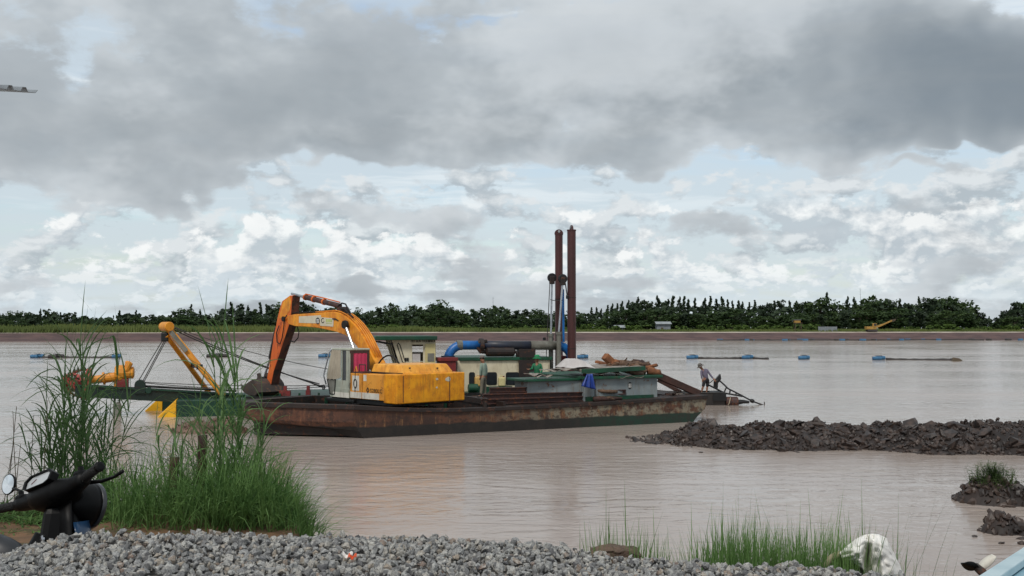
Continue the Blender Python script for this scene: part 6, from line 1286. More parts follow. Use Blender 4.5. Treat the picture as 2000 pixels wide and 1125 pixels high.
# grass mass on the promontory
gr = MB(); rnd = random.Random(13)
GT = [(0, 985), (60, 960), (110, 930), (200, 890), (260, 880), (330, 870), (420, 850), (500, 860), (560, 910), (590, 955), (612, 1000), (628, 1040)]
n_ = 0
while n_ < 7400:
    px = (rnd.uniform(95, 625) if rnd.random() < 0.7 else rnd.uniform(420, 625)) if rnd.random() < 0.95 else rnd.uniform(-40, 110); dep = rnd.uniform(8.6, 11.2); x = (px - 1000) / FPX * dep; zb = bank_z(x, dep)
    if zb < 0.1: continue
    if px < 225 and dep < 9.3: continue
    top = at(px, fi(GT, px), dep).z - zb
    if top < 0.08: continue
    h = min(1.2, max(0.16, top)) * rnd.uniform(0.4, 1.08); a = rnd.uniform(0, 6.28); tl = rnd.uniform(0.05, 0.5)
    blade(gr, (x, dep, zb - 0.02), (math.cos(a) * tl, math.sin(a) * tl, 1), h * 1.15, rnd.uniform(0.003, 0.008), rnd.uniform(0.3, 1.9), rnd, 5); n_ += 1
gr.build('bank_grass', 'grass_leaf', fix=False, kind='stuff', label='dense green grass massed on the bank behind the gravel', cat='grass')
# low ground cover at the left
gc = MB(); rnd = random.Random(14)
for k in range(6500):
    px = rnd.uniform(-60, 260); dep = rnd.uniform(8.5, 10.2); x = (px - 1000) / FPX * dep; zb = bank_z(x, dep)
    if nz(x * 1.5, dep * 1.5, 4) < -0.35 or (dep < 8.95 + 0.3 * nz(x * 2, 0, 8) and rnd.random() < 0.93): continue
    a = rnd.uniform(0, 6.28); blade(gc, (x, dep, zb - 0.01), (math.cos(a) * 0.8, math.sin(a) * 0.8, 1), rnd.uniform(0.06, 0.2), 0.008, rnd.uniform(0.6, 1.6), rnd, 3)
gc.build('ground_cover', 'grass_leaf', fix=False, kind='stuff', label='low green weeds covering the brown dirt at left', cat='ground cover')
# weeds on the mud mound
wd = MB(); rnd = random.Random(15)
for k in range(300):
    a, q = rnd.uniform(0, 6.28), rnd.random() * 0.6; p = mf(a / 6.28, q); an = rnd.uniform(0, 6.28); tl = rnd.uniform(0.1, 0.7); hh = rnd.uniform(0.16, 0.52)
    blade(wd, p, (math.cos(an) * tl, math.sin(an) * tl, 1), hh, 0.008, 0.5, rnd, 4)
    for j in range(4): b = Vector(p) + Vector((math.cos(an) * tl, math.sin(an) * tl, 1)).normalized() * hh * rnd.uniform(0.4, 0.95); c3 = rnd.uniform(0, 6.28); blade(wd, b, (math.cos(c3), math.sin(c3), 0.5), 0.08, 0.016, 0.6, rnd, 2)
wd.build('weeds', 'weed_leaf', m1, fix=False, kind='stuff')
for px, yt, r_, lb in ((341, 893, 0.055, 'dark wooden stake standing in the grass near the handlebar'), (396, 850, 0.05, 'thick dark stake among the tall reeds')):
    dep = 9.55; x = (px - 1000) / FPX * dep; zb = bank_z(x, dep); tp = at(px, yt, dep)
    log('stake', [(x, dep, zb - 0.2), (x + 0.01, dep, (zb + tp.z) / 2), tp], r_, 'timber_dark', lb, 'stake', seed=px, jag=0.05)
cw_ = atz(300, 836); wp = MB(); rnd = random.Random(16)
for k in range(30): blade(wp, cw_ + Vector((rnd.gauss(0, 0.4), rnd.gauss(0, 0.3), -0.01)), (rnd.gauss(0, 1), rnd.gauss(0, 1), 1.0), rnd.uniform(0.1, 0.28), 0.05, 1.0, rnd, 3)
wp.build('water_weed', 'bush_leaf', org=cw_, fix=False, label='small patch of floating weed beside the silt heap', cat='water weed')

# ================================================================ gravel heap
def gravel_mat():
    m = bpy.data.materials.new('gravel'); m.use_nodes = True; MATS['gravel'] = m; t = NT(m.node_tree); bs = m.node_tree.nodes['Principled BSDF']
    tint = t.n('ShaderNodeAttribute', attribute_name='tint').outputs['Fac']; oi = t.n('ShaderNodeObjectInfo').outputs['Random']; pos = t.n('ShaderNodeNewGeometry').outputs['Position']
    v = t.m('FRACT', t.m('ADD', tint, oi)); ramp = t.n('ShaderNodeValToRGB'); t.put(ramp.inputs[0], v); el = ramp.color_ramp.elements; el[0].color = S(74, 74, 76); el[0].position = 0.0; el[1].color = S(176, 176, 172); el[1].position = 1.0
    for ps, c in ((0.12, S(112, 112, 112)), (0.5, S(150, 151, 150)), (0.80, S(168, 166, 160)), (0.93, S(160, 150, 136)), (0.975, S(126, 106, 94))): e = el.new(ps); e.color = c
    sp2 = t.noise(pos, 190, 3, 0.7); c = t.mix(t.m('MULTIPLY', t.mr(sp2, 0.46, 0.58), 0.6), ramp.outputs[0], S(74, 74, 78)); c = t.mix(t.m('MULTIPLY', t.mr(t.noise(pos, 60, 3), 0.52, 0.66), 0.5), c, S(192, 192, 186))
    t.put(bs.inputs['Base Color'], c); bs.inputs['Roughness'].default_value = 0.82
    t.put(bs.inputs['Normal'], t.n('ShaderNodeBump', {'Strength': 0.5, 'Distance': 0.004, 'Height': t.noise(pos, 220, 4, 0.7)}).outputs[0])
gravel_mat(); pm('gravel_dust', S(104, 101, 97), S(80, 77, 74), 20, 0.95, bump=0.8, bsc=60)
ROW = [(-700, 1900), (-420, 1560), (-260, 1330), (-150, 1180), (-60, 1105), (0, 1085), (50, 1064), (130, 1045), (200, 1036), (400, 1034), (600, 1042), (800, 1048), (1000, 1056), (1100, 1068), (1200, 1082), (1300, 1093), (1450, 1097), (1600, 1104), (1700, 1113), (1760, 1124), (1850, 1150), (2100, 1280), (2600, 1700)]
YR = 3.3
def heap_z(x, y):
    px = 1000 + x / YR * FPX; top = CAM.z - (fi(ROW, px) + 6 - HZ) / FPX * YR; zz = top
    if y > YR: zz = top - (y - YR) * 0.78
    elif y < 2.55: zz = top - (2.55 - y) * 0.42 - max(0, 2.0 - y) * 0.45
    return max(zz + 0.016 * nz(x, y, 0, 4.0) + 0.02 * nz(x, y, 3, 1.6), 2.38 + 0.02 * nz(x, y, 7, 3))
hp = thing('gravel_heap', 'heap of loose grey crushed stone across the foreground', 'gravel heap', (0, YR, 2.4))
HOr = ORG[hp.name]
MB().grid(lambda u, v_: (-3.2 + 6.6 * u, 0.7 + 4.4 * v_, heap_z(-3.2 + 6.6 * u, 0.7 + 4.4 * v_) - 0.012), 110, 80).build('stone_dust', 'gravel_dust', hp, smooth=True)
GB = [rock_base(200 + i, 1, 9, 1.0) for i in range(16)]; GL = [rock_base(230 + i, 1, 6, 1.0) for i in range(3)]; GM = [mesh_of(b, 'stone', 'gravel') for b in GB]
rnd = random.Random(99); it = []
for k in range(22000):
    x, y = rnd.uniform(-2.05, 2.1), rnd.uniform(2.45, 3.62); z_ = heap_z(x, y)
    if z_ < 2.45: continue
    s_ = rnd.choice([0.005, 0.008, 0.010, 0.012, 0.014, 0.016]) * rnd.uniform(0.85, 1.2); it.append((x, y, z_ + rnd.uniform(-0.4, 0.75) * s_, s_, rnd))
GI = [(V, F) for V, F in (rock_base(260 + i, 1, 8) for i in range(4))]
ico = []
for i in range(6):
    r2 = random.Random(i + 5); bm = bmesh.new(); bmesh.ops.create_icosphere(bm, subdivisions=1, radius=1.0); bm.free()
    bm = bmesh.new(); bmesh.ops.create_cube(bm, size=1.5); V = np.array([(v.co * r2.uniform(0.7, 1.2))[:] for v in bm.verts]); bmesh.ops.triangulate(bm, faces=bm.faces); bm.verts.ensure_lookup_table(); F = np.array([[l.vert.index for l in f.loops] for f in bm.faces]); bm.free(); ico.append((V * np.array((1.1, 0.9, 0.75)), F))
scatter('loose_gravel', it, GB, 'gravel', hp, org=HOr)
it = []
for k in range(11500):
    x, y = rnd.uniform(-3.1, 3.2), rnd.choice([rnd.uniform(0.9, 2.5), rnd.uniform(3.5, 4.9), rnd.uniform(2.4, 3.6)]); z_ = heap_z(x, y)
    if -2.0 < x < 2.05 and 2.5 < y < 3.5: continue
    if z_ < 2.44 and rnd.random() < 0.8: continue
    s_ = rnd.uniform(0.013, 0.024); it.append((x, y, z_ + rnd.uniform(-0.3, 0.6) * s_, s_, rnd))
scatter('outer_gravel', it, ico, 'gravel', hp, org=HOr)
for k in range(295):
    y = rnd.uniform(2.62, 3.2); x = rnd.uniform(-0.52, 0.5) * y * 1.02; z_ = heap_z(x, y); s_ = rnd.uniform(0.014, 0.021)
    if z_ < 2.5: continue
    o = bpy.data.objects.new('stone', rnd.choice(GM)); COL.objects.link(o); o.parent = hp; o.location = Vector((x, y, z_ + s_ * 0.5)) - HOr; o.scale = (s_, s_, s_ * rnd.uniform(0.75, 1)); o.rotation_euler = (rnd.uniform(0, 6.28), rnd.gauss(0, 0.5), rnd.uniform(0, 6.28))
# grass tufts behind the heap at the right
TU = [(1165, 1030, 9), (1192, 1000, 12), (1222, 1012, 10), (1258, 1018, 12), (1275, 1040, 6), (1345, 1040, 12), (1368, 1030, 14), (1398, 1015, 18), (1424, 985, 22), (1450, 1010, 24), (1478, 992, 26), (1506, 1005, 24), (1530, 1012, 24), (1558, 1000, 22), (1582, 1015, 22), (1604, 1005, 18), (1636, 995, 16), (1655, 1020, 10), (1688, 982, 7), (1722, 1012, 5), (1776, 1085, 4)]
for i, (px, yt, n) in enumerate(TU):
    rnd = random.Random(700 + i); dep = rnd.uniform(3.62, 3.95) if px < 1670 else 4.15; x = (px - 1000) / FPX * dep; zb = max(heap_z(x, dep), bank_z(x, dep)); mb = MB(); H = at(px, yt, dep).z - zb
    for k in range(int(n * 9)):
        bx, by = x + rnd.gauss(0, 0.036), dep + rnd.gauss(0, 0.06); a = rnd.uniform(0, 6.28); tl = abs(rnd.gauss(0, 0.13)); h = H * (rnd.uniform(0.68, 1.02) if k > 4 else rnd.uniform(1.05, 1.3))
        blade(mb, (bx, by, zb - 0.03), (math.cos(a) * tl, math.sin(a) * tl, 1), h, rnd.uniform(0.0016, 0.0032), rnd.uniform(0.02, 0.5), rnd, 5)
    dense_ = 1330 < px < 1650
    mb.build('grass_tuft', 'tuft_leaf', org=(x, dep, zb), fix=False, label='upright bright green grass tuft in the thick row beside the white sack' if dense_ else ('thin upright grass tuft beyond the brown clod' if px < 1300 else 'sparse tall grass blades rising behind the white sack'), cat='grass tuft', group='thick row of grass tufts' if dense_ else ('thin grass tufts by the clod' if px < 1300 else 'sparse blades behind the sack'))
pm('paper_white', S(226, 222, 216), S(206, 202, 198), 8, 0.6); pm('orange_print', S(214, 92, 46), S(190, 70, 40), 10, 0.5)
def heap_at(px, py):
    for q in range(260, 420):
        p = at(px, py, q / 100)
        if p.z <= heap_z(p.x, p.y) + 0.02: return p
    return at(px, py, 3.2)
p = heap_at(683, 1097); wrp = thing('crumpled_wrapper', 'small crumpled orange and white wrapper lying on the gravel', 'wrapper', p)
MB().grid(lambda u, v_: p + Vector((-0.02 + 0.028 * u, 0.014 * v_ - 0.005, 0.016 + 0.006 * math.sin(7 * u + 2) + 0.006 * v_)), 8, 4).build('paper', 'paper_white', wrp, solid=0.001)
MB().grid(lambda u, v_: p + Vector((-0.004 + 0.024 * u, 0.012 * v_ - 0.012, 0.012 + 0.005 * math.sin(9 * u) + 0.008 * v_)), 8, 4).build('print', 'orange_print', wrp, solid=0.001)
# brown cloth-like clod at the ridge
pm('brown_clod', S(106, 88, 74), S(82, 66, 56), 10, 0.9, bump=1.0, bsc=30)
p = at(1203, 1092, 3.75); bc2 = MB(); bc2.grid(lambda u, v_: p + Vector((-0.085 + 0.17 * u, 0.14 * v_ - 0.04, 0.012 + 0.026 * math.sin(math.pi * u ** 0.7) * math.sin(math.pi * min(1, 0.25 + v_ * 0.75)) + 0.012 * nz(u * 5, v_ * 5, 2))), 16, 8)
bc2.grid(lambda u, v_: p + Vector((-0.085 + 0.17 * u, -0.04 - 0.005 * v_, 0.012 - 0.09 * v_ + 0.026 * math.sin(math.pi * u ** 0.7) * 0.7 * (1 - v_) + 0.012 * nz(u * 5, 0, 2))), 16, 4)
bc2.build('earth_lump', 'brown_clod', org=p, smooth=False, label='flat brown earth lump on the ridge before the thin grass', cat='earth lump', solid=0.02)

# ================================================================ white sack
pm('sack_white', S(238, 236, 231), S(226, 222, 216), 5, 0.75, bump=0.25, bsc=90)
DS = 3.75
CG = [  # columns of control points down the sack: photo column, row and distance
    [(1640, 1080, 3.70), (1642, 1085, 3.69), (1645, 1090, 3.69), (1648, 1093, 3.70), (1652, 1097, 3.71)], [(1655, 1066, 3.70), (1658, 1075, 3.66), (1661, 1084, 3.64), (1665, 1092, 3.65), (1668, 1099, 3.67)],
    [(1672, 1053, 3.70), (1675, 1065, 3.63), (1678, 1079, 3.60), (1681, 1092, 3.61), (1684, 1110, 3.63)], [(1686, 1046, 3.71), (1688, 1056, 3.66), (1689, 1072, 3.68), (1689, 1090, 3.71), (1690, 1124, 3.73)],
    [(1694, 1044, 3.72), (1697, 1058, 3.70), (1696, 1074, 3.76), (1693, 1095, 3.80), (1693, 1140, 3.80)], [(1704, 1043, 3.71), (1706, 1062, 3.66), (1706, 1085, 3.66), (1705, 1110, 3.68), (1704, 1145, 3.68)],
    [(1716, 1044, 3.70), (1719, 1062, 3.61), (1722, 1082, 3.59), (1724, 1108, 3.60), (1725, 1150, 3.60)], [(1731, 1051, 3.73), (1735, 1070, 3.68), (1738, 1088, 3.66), (1743, 1112, 3.64), (1748, 1150, 3.64)],
    [(1738, 1066, 3.80), (1748, 1086, 3.78), (1756, 1102, 3.76), (1763, 1118, 3.75), (1774, 1152, 3.75)]]
def sackf(u, v_):
    a = u * 8; i = min(7, int(a)); fa = a - i; b = v_ * 4; j = min(3, int(b)); fb_ = b - j; L2 = lambda p, q, k: tuple(x + (y - x) * k for x, y in zip(p, q))
    fa2 = fa * 0.6 + 0.4 * sm(0, 1, fa); q = L2(L2(CG[i][j], CG[i][j + 1], fb_), L2(CG[i + 1][j], CG[i + 1][j + 1], fb_), fa2)
    return at(q[0] + 1.2 * nz(u * 9, v_ * 7, 5), q[1], q[2] + 0.020 * nz(u * 11, v_ * 7, 3) + 0.010 * nz(u * 25, v_ * 16, 8))
def sackb(u, v_): p = sackf(u, 0); return p + Vector((0.0, 0.16 * v_, -0.30 * v_ ** 1.4 + 0.01 * nz(u * 6, v_ * 4, 9) * v_))
sk_ = thing('white_sack', 'crumpled white woven sack slumped at the end of the gravel', 'sack', at(1700, 1150, 3.75))
MB().grid(sackf, 65, 33).build('front', 'sack_white', sk_, smooth=True, solid=0.003); MB().grid(sackb, 40, 10).build('back', 'sack_white', sk_, smooth=True, solid=0.003)
MB().tube([at(a, b, 3.72) for a, b in ((1612, 1112), (1614, 1102), (1622, 1091), (1634, 1084), (1646, 1080))], [0.008, 0.011, 0.013, 0.013, 0.01], 8).build('rolled_hem', 'rope', sk_, smooth=True)

# ================================================================ pale blue boat and propeller at the right edge
pm('boat_blue', S(136, 172, 186), S(116, 156, 174), 1.5, 0.4, bump=0.1); pm('boat_rim', S(186, 206, 212), S(166, 190, 198), 3, 0.4)
ga, gb = at(1905, 1140, 5.2), at(2012, 1080, 6.6); gd = (gb - ga); gd.z = 0; gd.normalize(); gs = Vector((gd.y, -gd.x, 0)); a0 = ga - gd * 0.6; b0 = gb + gd * 1.2
bt = thing('blue_boat', 'pale blue boat drawn up on the bank by the gravel', 'boat', ((a0 + b0) / 2 + gs * 0.5) * 1.0)
def bsec(q, wd, dz):
    c = a0.lerp(b0, q); c.z = ga.z + (gb.z - ga.z) * (q * 1.6 - 0.3) + dz; cz = bank_z(c.x, c.y) ; return [c, c + gs * 0.10 + UP * (-0.30), c + gs * (wd - 0.10) + UP * (-0.30), c + gs * wd]
secs = [bsec(0.0, 0.9, 0.0), bsec(0.3, 1.0, 0.0), bsec(0.6, 1.0, 0.0), bsec(0.85, 0.7, 0.03), bsec(1.0, 0.25, 0.08)]
hb = MB()
for i in range(4): hb.add(secs[i] + secs[i + 1], [(0, 1, 5, 4), (1, 2, 6, 5), (2, 3, 7, 6)])
hb.add(secs[0], [(0, 1, 2, 3)]); hb.build('hull', 'boat_blue', bt, solid=0.02)
fd = MB()
for i in range(4): fd.add([q + UP * -0.045 for q in (secs[i][0], secs[i][3], secs[i + 1][3], secs[i + 1][0])], [(0, 1, 2, 3)])
fd.build('deck', 'boat_blue', bt)
for k in (0, 3):
    gw = MB(); in_ = gs * (0.07 if k == 0 else -0.07)
    gw.add([p_ for q in secs for p_ in (q[k] - in_ * 0.25 + UP * 0.012, q[k] + in_ + UP * 0.012, q[k] + in_ - UP * 0.035, q[k] - in_ * 0.25 - UP * 0.035)], [(4 * i + a_, 4 * i + (a_ + 1) % 4, 4 * i + 4 + (a_ + 1) % 4, 4 * i + 4 + a_) for i in range(4) for a_ in range(4)]); gw.build('gunwale', 'boat_rim', bt, bevel=0.006)
pc = at(1912, 1112, 5.9); pmo = thing('boat_propeller', 'two bladed boat propeller on a shaft beside the blue boat', 'propeller', pc)
pax = Vector((0.25, -0.8, -0.35)).normalized()
MB().lathe([(0.004, -0.05), (0.022, -0.03), (0.026, 0.03), (0.018, 0.06)], pc, pax, 12).build('hub', 'rust_dark', pmo, smooth=True)
def blade_p(dirpx, mat, L, wk=1.0):
    dv = (at(1912 + dirpx[0], 1112 + dirpx[1], 5.9) - pc); dv = dv.normalized(); sd2 = Vector((0, 1, 0)).cross(dv).normalized(); vs = []
    for i in range(9):
        q = i / 8; w_ = 0.028 * wk * math.sin(math.pi * (0.12 + 0.84 * q)) ** 0.8; c3 = pc + dv * (0.01 + L * q) + Vector((0, -0.02 * q, 0)); vs += [c3 - sd2 * w_ + Vector((0, 0.02, 0)), c3 + sd2 * w_ - Vector((0, 0.02, 0))]
    MB().add(vs, [(2 * i, 2 * i + 1, 2 * i + 3, 2 * i + 2) for i in range(8)]).build('blade', mat, pmo, smooth=True, solid=0.006)
blade_p((-28, -11), 'black_paint', 0.10); blade_p((16, -17), 'decal_white', 0.105, 0.62); MB().tube([pc, pc + pax * 1.0], 0.016, 8).build('shaft', 'rust_dark', pmo)

# ================================================================ corner of a corrugated roof, upper left
pm('roof_tin', S(150, 156, 160), S(126, 130, 134), 2, 0.45, metal=0.4)
rd = 8.2; e0 = at(66, 181, rd); e1 = at(-30, 169, rd - 0.25); ed = (e1 - e0).normalized(); bk_ = ((e0 - CAM).normalized() + Vector((-0.25, 0, 0.012))).normalized()
shed = thing('open_shed', 'corrugated tin roof corner of an open shed at the bank', 'shed', (e0.x - 2.2, rd, 2.4)); Lr = 3.6; pit = 0.105; rp = MB(); pv = []
k = 0.0; vs = []
while k < Lr: vs += [(k, 0), (k + 0.045, 0), (k + 0.06, 0.035), (k + 0.085, 0.035), (k + 0.10, 0)]; k += pit
vs = [(-0.03, 0.025), (-0.012, 0.0)] + vs
for a_, h_ in vs: q = e0 + ed * a_ + UP * h_; pv += [q, q + bk_ * 2.4]
rp.add(pv, [(2 * i, 2 * i + 1, 2 * i + 3, 2 * i + 2) for i in range(len(vs) - 1)]).build('roof_sheet', 'roof_tin', shed, solid=0.004)
for q in (0.02, 1.2, 2.35): MB().bar(e0 + ed * 0.32 + bk_ * q - UP * 0.03, e0 + ed * Lr + bk_ * q - UP * 0.03, 0.05, 0.05).build('purlin', 'timber_dark', shed)
for q in (0.15, 2.2):
    for a_ in (1.3, 3.3): tp = e0 + ed * a_ + bk_ * q - UP * 0.05; MB().tube([(tp.x, tp.y, bank_z(tp.x, tp.y) - 0.1), tp], 0.05, 8).build('post', 'timber_dark', shed)

for o in [q for q in COL.objects if q.parent is None and q.name.split('.')[0] in ('reed', 'bush', 'banana_plant', 'slender_tree', 'broad_tree', 'feathery_tree') and 'label' not in q]:
    for c_ in list(o.children): bpy.data.objects.remove(c_)
    bpy.data.objects.remove(o)
# ================================================================ motorbikes
pm('bike_black', S(7, 7, 8), S(10, 10, 11), 6, 0.5, rust=(S(22, 21, 20), 9, 0.62, 0.74), spec=0.2); pm('grip_rubber', S(10, 10, 10), S(15, 15, 15), 20, 0.75, bump=0.5, bsc=120)
pm('bike_blue', S(26, 56, 86), S(20, 44, 70), 4, 0.3); pm('mirror_glass', (0.85, 0.87, 0.9, 1), None, 3, 0.04, metal=1.0); pm('meter_lens', S(190, 194, 196), S(170, 174, 178), 12, 0.12, coat=0.5)
pm('lamp_lens', S(58, 60, 63), S(44, 46, 49), 4, 0.3); pm('chrome', (0.6, 0.6, 0.62, 1), (0.5, 0.5, 0.52, 1), 8, 0.2, metal=1.0); pm('seat_vinyl', S(34, 36, 40), S(44, 46, 50), 10, 0.45)
def make_bike():
    t = thing('motorbike', None, None, (0, 0, 0)); Z = Vector((0, 0, 0))
    bar = Vector((0, 0.40, 0.98)); axs = Vector((0, -0.376, 0.927)).normalized(); RS = Matrix.Rotation(rad(36), 3, axs)
    def st(mb): mb.v = [tuple(bar + RS @ Vector(p)) for p in mb.v]; return mb
    def sec(x, ry, rz, cy, cz, n=16, e=2.6):
        o = []
        for k in range(n): a = 2 * math.pi * k / n; c_, s_ = math.cos(a), math.sin(a); o.append((x, cy + ry * abs(c_) ** (2 / e) * (1 if c_ > 0 else -1), cz + rz * abs(s_) ** (2 / e) * (1 if s_ > 0 else -1)))
        return o
    S_ = [(-0.235, 0.028, 0.026, -0.02, 0.005), (-0.20, 0.034, 0.032, -0.015, 0.004), (-0.13, 0.040, 0.036, 0.0, 0.0), (-0.085, 0.075, 0.05, 0.0, -0.005), (-0.05, 0.085, 0.06, 0.005, -0.008), (0.05, 0.085, 0.06, 0.005, -0.008), (0.085, 0.075, 0.05, 0.0, -0.005), (0.13, 0.040, 0.036, 0.0, 0.0), (0.20, 0.034, 0.032, -0.015, 0.004), (0.235, 0.028, 0.026, -0.02, 0.005)]
    mb = MB(); n = 16
    for q in S_: mb.v += sec(*q)
    mb.f = [(i * n + j, i * n + (j + 1) % n, (i + 1) * n + (j + 1) % n, (i + 1) * n + j) for i in range(len(S_) - 1) for j in range(n)] + [tuple(range(n)), tuple((len(S_) - 1) * n + j for j in range(n))]
    cov = st(mb).build('handlebar_cover', 'bike_black', t, smooth=True)
    for s_ in (-1, 1):
        g = st(MB().tube([(s_ * 0.23, -0.02, 0.004), (s_ * 0.26, -0.032, 0.008), (s_ * 0.375, -0.055, 0.016)], [0.019, 0.0195, 0.0185], 14)).build('grip', 'grip_rubber', t, smooth=True); st(MB().lathe([(0.021, 0), (0.021, 0.012), (0.012, 0.016)], (s_ * 0.373, -0.0545, 0.016), (s_, -0.2, 0.07), 12)).build('grip_end', 'bike_black', g)
        st(MB().box((s_ * 0.205, -0.012, 0.02), 0.05, 0.06, 0.05)).build('switch_box', 'bike_black', t, bevel=0.01)
        st(MB().lathe([(0.012, 0), (0.012, 0.02)], (s_ * 0.21, -0.02, 0.04), (0, 0, 1), 8)).build('mirror_boss', 'bike_black', t)
    st(MB().tube([(0.19, 0.025, 0.0), (0.24, 0.055, -0.006), (0.33, 0.05, -0.01), (0.40, 0.035, -0.006)], [0.009, 0.008, 0.007, 0.008], 8)).build('brake_lever', 'bike_black', t, smooth=True)
    # meter: raised lip round a pale lens
    tilt = Matrix.Rotation(rad(66), 3, 'X'); lip = MB(); OL = [(-0.092, 0.018), (-0.062, 0.038), (0.062, 0.038), (0.092, 0.018), (0.088, -0.014), (0.06, -0.026), (-0.06, -0.026), (-0.088, -0.014)]
    def mtr(x, y, z_): return Vector((-0.01, -0.062, 0.050)) + tilt @ Vector((x, y, z_))
    lip.add([mtr(x * k, y * k, z_) for k, z_ in ((1.08, -0.02), (1.08, 0.016), (0.92, 0.016), (0.90, 0.004)) for x, y in OL], [(r * 8 + i, r * 8 + (i + 1) % 8, r * 8 + 8 + (i + 1) % 8, r * 8 + 8 + i) for r in range(3) for i in range(8)])
    mt_ = st(lip).build('meter_hood', 'bike_black', t, bevel=0.003); st(MB().add([mtr(x * 0.91, y * 0.91, 0.006) for x, y in OL], [tuple(range(8))])).build('meter_lens', 'meter_lens', mt_)
    st(MB().tube([mtr(-0.05, 0.0, 0.008), mtr(-0.02, 0.016, 0.008)], 0.0015, 4)).build('needle', 'red_oxide', mt_)
    # headlight bowl
    hl = st(MB().lathe([(0.03, -0.06), (0.07, -0.03), (0.09, 0.02), (0.095, 0.06), (0.095, 0.085)], (0, 0.075, -0.045), (0, 1, -0.10), 28)).build('headlight', 'bike_black', t, smooth=True)
    st(MB().lathe([(0.095, 0.084), (0.099, 0.088), (0.099, 0.102), (0.093, 0.104)], (0, 0.075, -0.045), (0, 1, -0.10), 28, caps=False)).build('rim', 'lamp_lens', hl, smooth=True)
    st(MB().lathe([(0.094, 0.095), (0.084, 0.108), (0.06, 0.116), (0.0, 0.12)], (0, 0.075, -0.045), (0, 1, -0.10), 28, caps=False)).build('lens', 'lamp_lens', hl, smooth=True)
    # mirror on the left
    mr_ = st(MB().tube([(-0.205, -0.015, 0.03), (-0.225, -0.01, 0.065), (-0.275, 0.0, 0.085), (-0.315, 0.01, 0.10)], 0.006, 8)).build('mirror_stem', 'bike_black', t, smooth=True)
    mc = Vector((-0.345, 0.012, 0.125)); mn = (RS.inverted() @ Vector((0.55, -0.8, 0.12))).normalized()
    st(MB().lathe([(0.018, -0.018), (0.038, -0.011), (0.046, 0.0), (0.046, 0.006)], mc, mn, 24)).build('mirror_back', 'bike_black', mr_, smooth=True); st(MB().lathe([(0.042, 0.0065), (0.0, 0.0075)], mc, mn, 24)).build('mirror_face', 'mirror_glass', mr_)
    # steering neck, fork, front wheel
    st(MB().tube([axs * -0.02, axs * -0.16, axs * -0.30], [0.055, 0.048, 0.045], 14)).build('steering_neck', 'bike_black', t, smooth=True)
    fax = Vector((0, 0.28, -0.69)); fw_ = []
    for s_ in (-1, 1): st(MB().tube([axs * -0.25 + Vector((s_ * 0.06, 0.02, 0)), fax + Vector((s_ * 0.065, 0, 0))], 0.02, 10)).build('fork', 'bike_black', t)
    def wheel(c, fr):
        f = (st if fr else (lambda q: q)); tb_ = MB(); N = 32; m_ = 8
        for i in range(N):
            a = 2 * math.pi * i / N
            for j in range(m_): b = 2 * math.pi * j / m_; r_ = 0.255 + 0.034 * math.cos(b); tb_.v.append(tuple(Vector(c) + Vector((0.03 * math.sin(b), r_ * math.cos(a), r_ * math.sin(a)))))
        tb_.f = [(i * m_ + j, i * m_ + (j + 1) % m_, ((i + 1) % N) * m_ + (j + 1) % m_, ((i + 1) % N) * m_ + j) for i in range(N) for j in range(m_)]
        w_ = f(tb_).build('wheel', 'grip_rubber', t, smooth=True); rim = MB(); rim.lathe([(0.22, -0.02), (0.232, -0.02), (0.232, 0.02), (0.22, 0.02), (0.22, -0.02)], c, (1, 0, 0), 32, caps=False); f(rim).build('rim', 'chrome', w_)
        f(MB().lathe([(0.05, -0.05), (0.055, 0), (0.05, 0.05)], c, (1, 0, 0), 14)).build('hub', 'chrome', w_); sp3 = MB()
        for k in range(18): a = 2 * math.pi * k / 18; sp3.tube([Vector(c) + Vector((0.03 * (-1) ** k, 0.05 * math.cos(a + 0.3), 0.05 * math.sin(a + 0.3))), Vector(c) + Vector((0, 0.222 * math.cos(a), 0.222 * math.sin(a)))], 0.0022, 4)
        o = f(sp3).build('spokes', 'chrome', w_); o['kind'] = 'stuff'
    wheel(fax, True); wheel((0, -0.54, 0.29), False)
    fe = MB(); fe.grid(lambda u, v_: fax + Vector((0.055 * (2 * v_ - 1), (0.31 - 0.03 * (2 * v_ - 1) ** 2) * math.cos(rad(20) + rad(150) * u), (0.31 - 0.03 * (2 * v_ - 1) ** 2) * math.sin(rad(20) + rad(150) * u))), 18, 7); st(fe).build('front_fender', 'bike_blue', t, smooth=True, solid=0.004)
    # front apron (blue) and leg shield (black)
    ap_ = MB().grid(lambda u, v_: Vector(((0.10 + 0.10 * v_) * (2 * u - 1), 0.53 + 0.06 * v_ - 0.06 * (2 * u - 1) ** 2, 0.86 - 0.30 * v_)), 12, 8).build('front_apron', 'bike_blue', t, smooth=True, solid=0.006)
    MB().grid(lambda u, v_: Vector(((0.09 + 0.14 * v_) * (2 * u - 1), 0.39 + 0.02 * v_ + 0.07 * (2 * u - 1) ** 2, 0.95 - 0.62 * v_)), 12, 8).build('leg_shield', 'bike_black', t, smooth=True, solid=0.006)
    MB().hexa([(-0.10, 0.30, 0.50), (0.10, 0.30, 0.50), (0.10, 0.50, 0.50), (-0.10, 0.50, 0.50)], [(-0.065, 0.36, 0.93), (0.065, 0.36, 0.93), (0.065, 0.47, 0.93), (-0.065, 0.47, 0.93)]).build('front_cowl', 'bike_black', t, bevel=0.03)
    MB().lathe([(0.016, 0), (0.018, 0.006), (0.012, 0.012)], (0.075, 0.36, 0.80), (0.2, -1, 0), 12).build('key_lock', 'chrome', t)
    MB().tube([(0, 0.38, 0.80), (0, 0.22, 0.50), (0, 0.0, 0.42), (0, -0.25, 0.52)], [0.06, 0.07, 0.08, 0.07], 12).build('frame_cover', 'bike_black', t, smooth=True)
    MB().box((0, 0.02, 0.27), 0.2, 0.30, 0.2).build('engine', 'chrome', t, bevel=0.04)
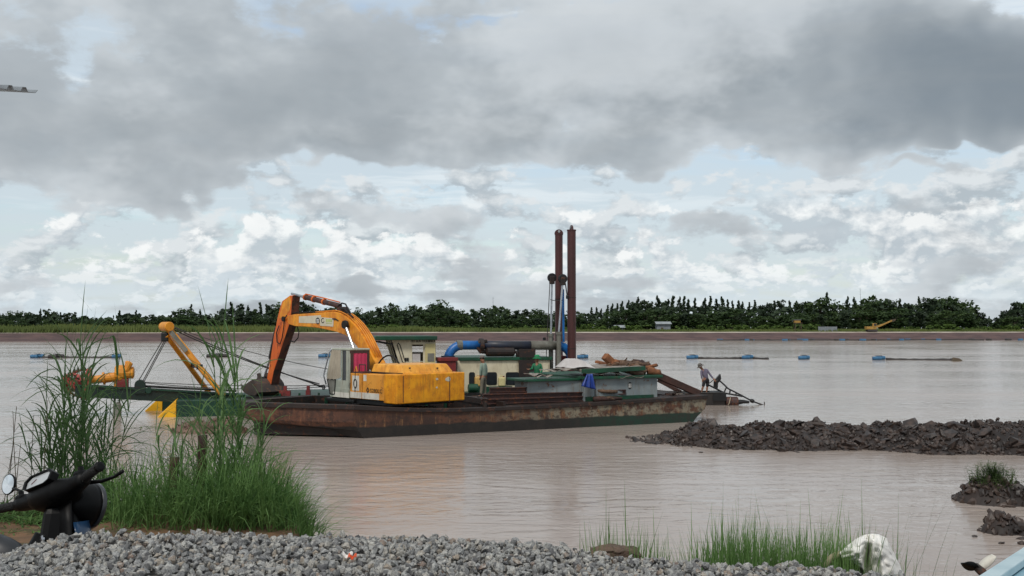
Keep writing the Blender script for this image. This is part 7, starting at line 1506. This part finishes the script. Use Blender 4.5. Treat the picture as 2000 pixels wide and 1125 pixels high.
    MB().tube([(0.09, 0.1, 0.2), (0.13, -0.1, 0.17), (0.14, -0.35, 0.22), (0.14, -0.75, 0.26)], [0.016, 0.018, 0.035, 0.04], 10).build('exhaust', 'chrome', t, smooth=True)
    def seat(u, v_):
        y = -0.02 - 0.68 * u; w_ = 0.09 + 0.05 * math.sin(math.pi * min(1, u * 1.1 + 0.1)); a = math.pi * v_; e_ = math.sin(math.pi * min(1, max(0.0, u * 0.98 + 0.01))) ** 0.25
        return Vector((w_ * e_ * math.cos(a), y, 0.66 + (0.11 + 0.05 * sm(0.3, 0.9, u)) * e_ * math.sin(a) ** 0.7))
    MB().grid(seat, 22, 14).build('seat', 'seat_vinyl', t, smooth=True)
    MB().box((0, -0.36, 0.63), 0.2, 0.62, 0.1).build('tail_cover', 'bike_black', t, bevel=0.04)
    MB().grid(lambda u, v_: Vector((0.06 * (2 * v_ - 1), -0.54 - 0.33 * math.cos(rad(60) + rad(115) * (1 - u) - rad(60)) , 0.29 + 0.33 * math.sin(rad(60) + rad(115) * (1 - u) - rad(60)))), 12, 5).build('rear_fender', 'bike_black', t, smooth=True, solid=0.004)
    MB().box((0, -0.74, 0.62), 0.12, 0.04, 0.06).build('tail_lamp', 'red_oxide', t, bevel=0.01)
    for s_ in (-1, 1): MB().tube([(s_ * 0.11, -0.5, 0.30), (s_ * 0.11, -0.44, 0.58)], 0.022, 8).build('shock', 'chrome', t)
    for s_ in (-1, 1): MB().tube([(s_ * 0.08, -0.02, 0.24), (s_ * 0.26, -0.02, 0.24)], 0.014, 8).build('foot_peg', 'grip_rubber', t)
    MB().tube([(-0.09, -0.08, 0.24), (-0.2, -0.04, 0.06)], 0.012, 8).build('side_stand', 'bike_black', t)
    return t
bike = make_bike()
PHI = rad(66); LEAN = rad(7)
RM = Matrix.Rotation(-PHI, 3, 'Z') @ Matrix.Rotation(-LEAN, 3, 'Y')
barp = at(108, 964, 4.35); off_ = RM @ Vector((0, 0.40, 0.98)); bike.rotation_euler = RM.to_euler(); bike.location = (barp.x - off_.x, barp.y - off_.y, barp.z - off_.z)
b2 = copytree(bike)
tag(bike, 'black motorbike leaning on its stand behind the gravel with round mirror', 'motorbike', 'motorbikes parked behind the gravel')
PH2 = rad(-84); RM2 = Matrix.Rotation(-PH2, 3, 'Z') @ Matrix.Rotation(-rad(6), 3, 'Y'); tp = at(46, 1052, 3.82); of2 = RM2 @ Vector((0, -0.70, 0.78)); b2.rotation_euler = RM2.to_euler(); b2.location = (tp.x - of2.x, tp.y - of2.y, tp.z - of2.z)
tag(b2, 'motorbike showing only its rounded dark seat end beside the gravel', 'motorbike', 'motorbikes parked behind the gravel')
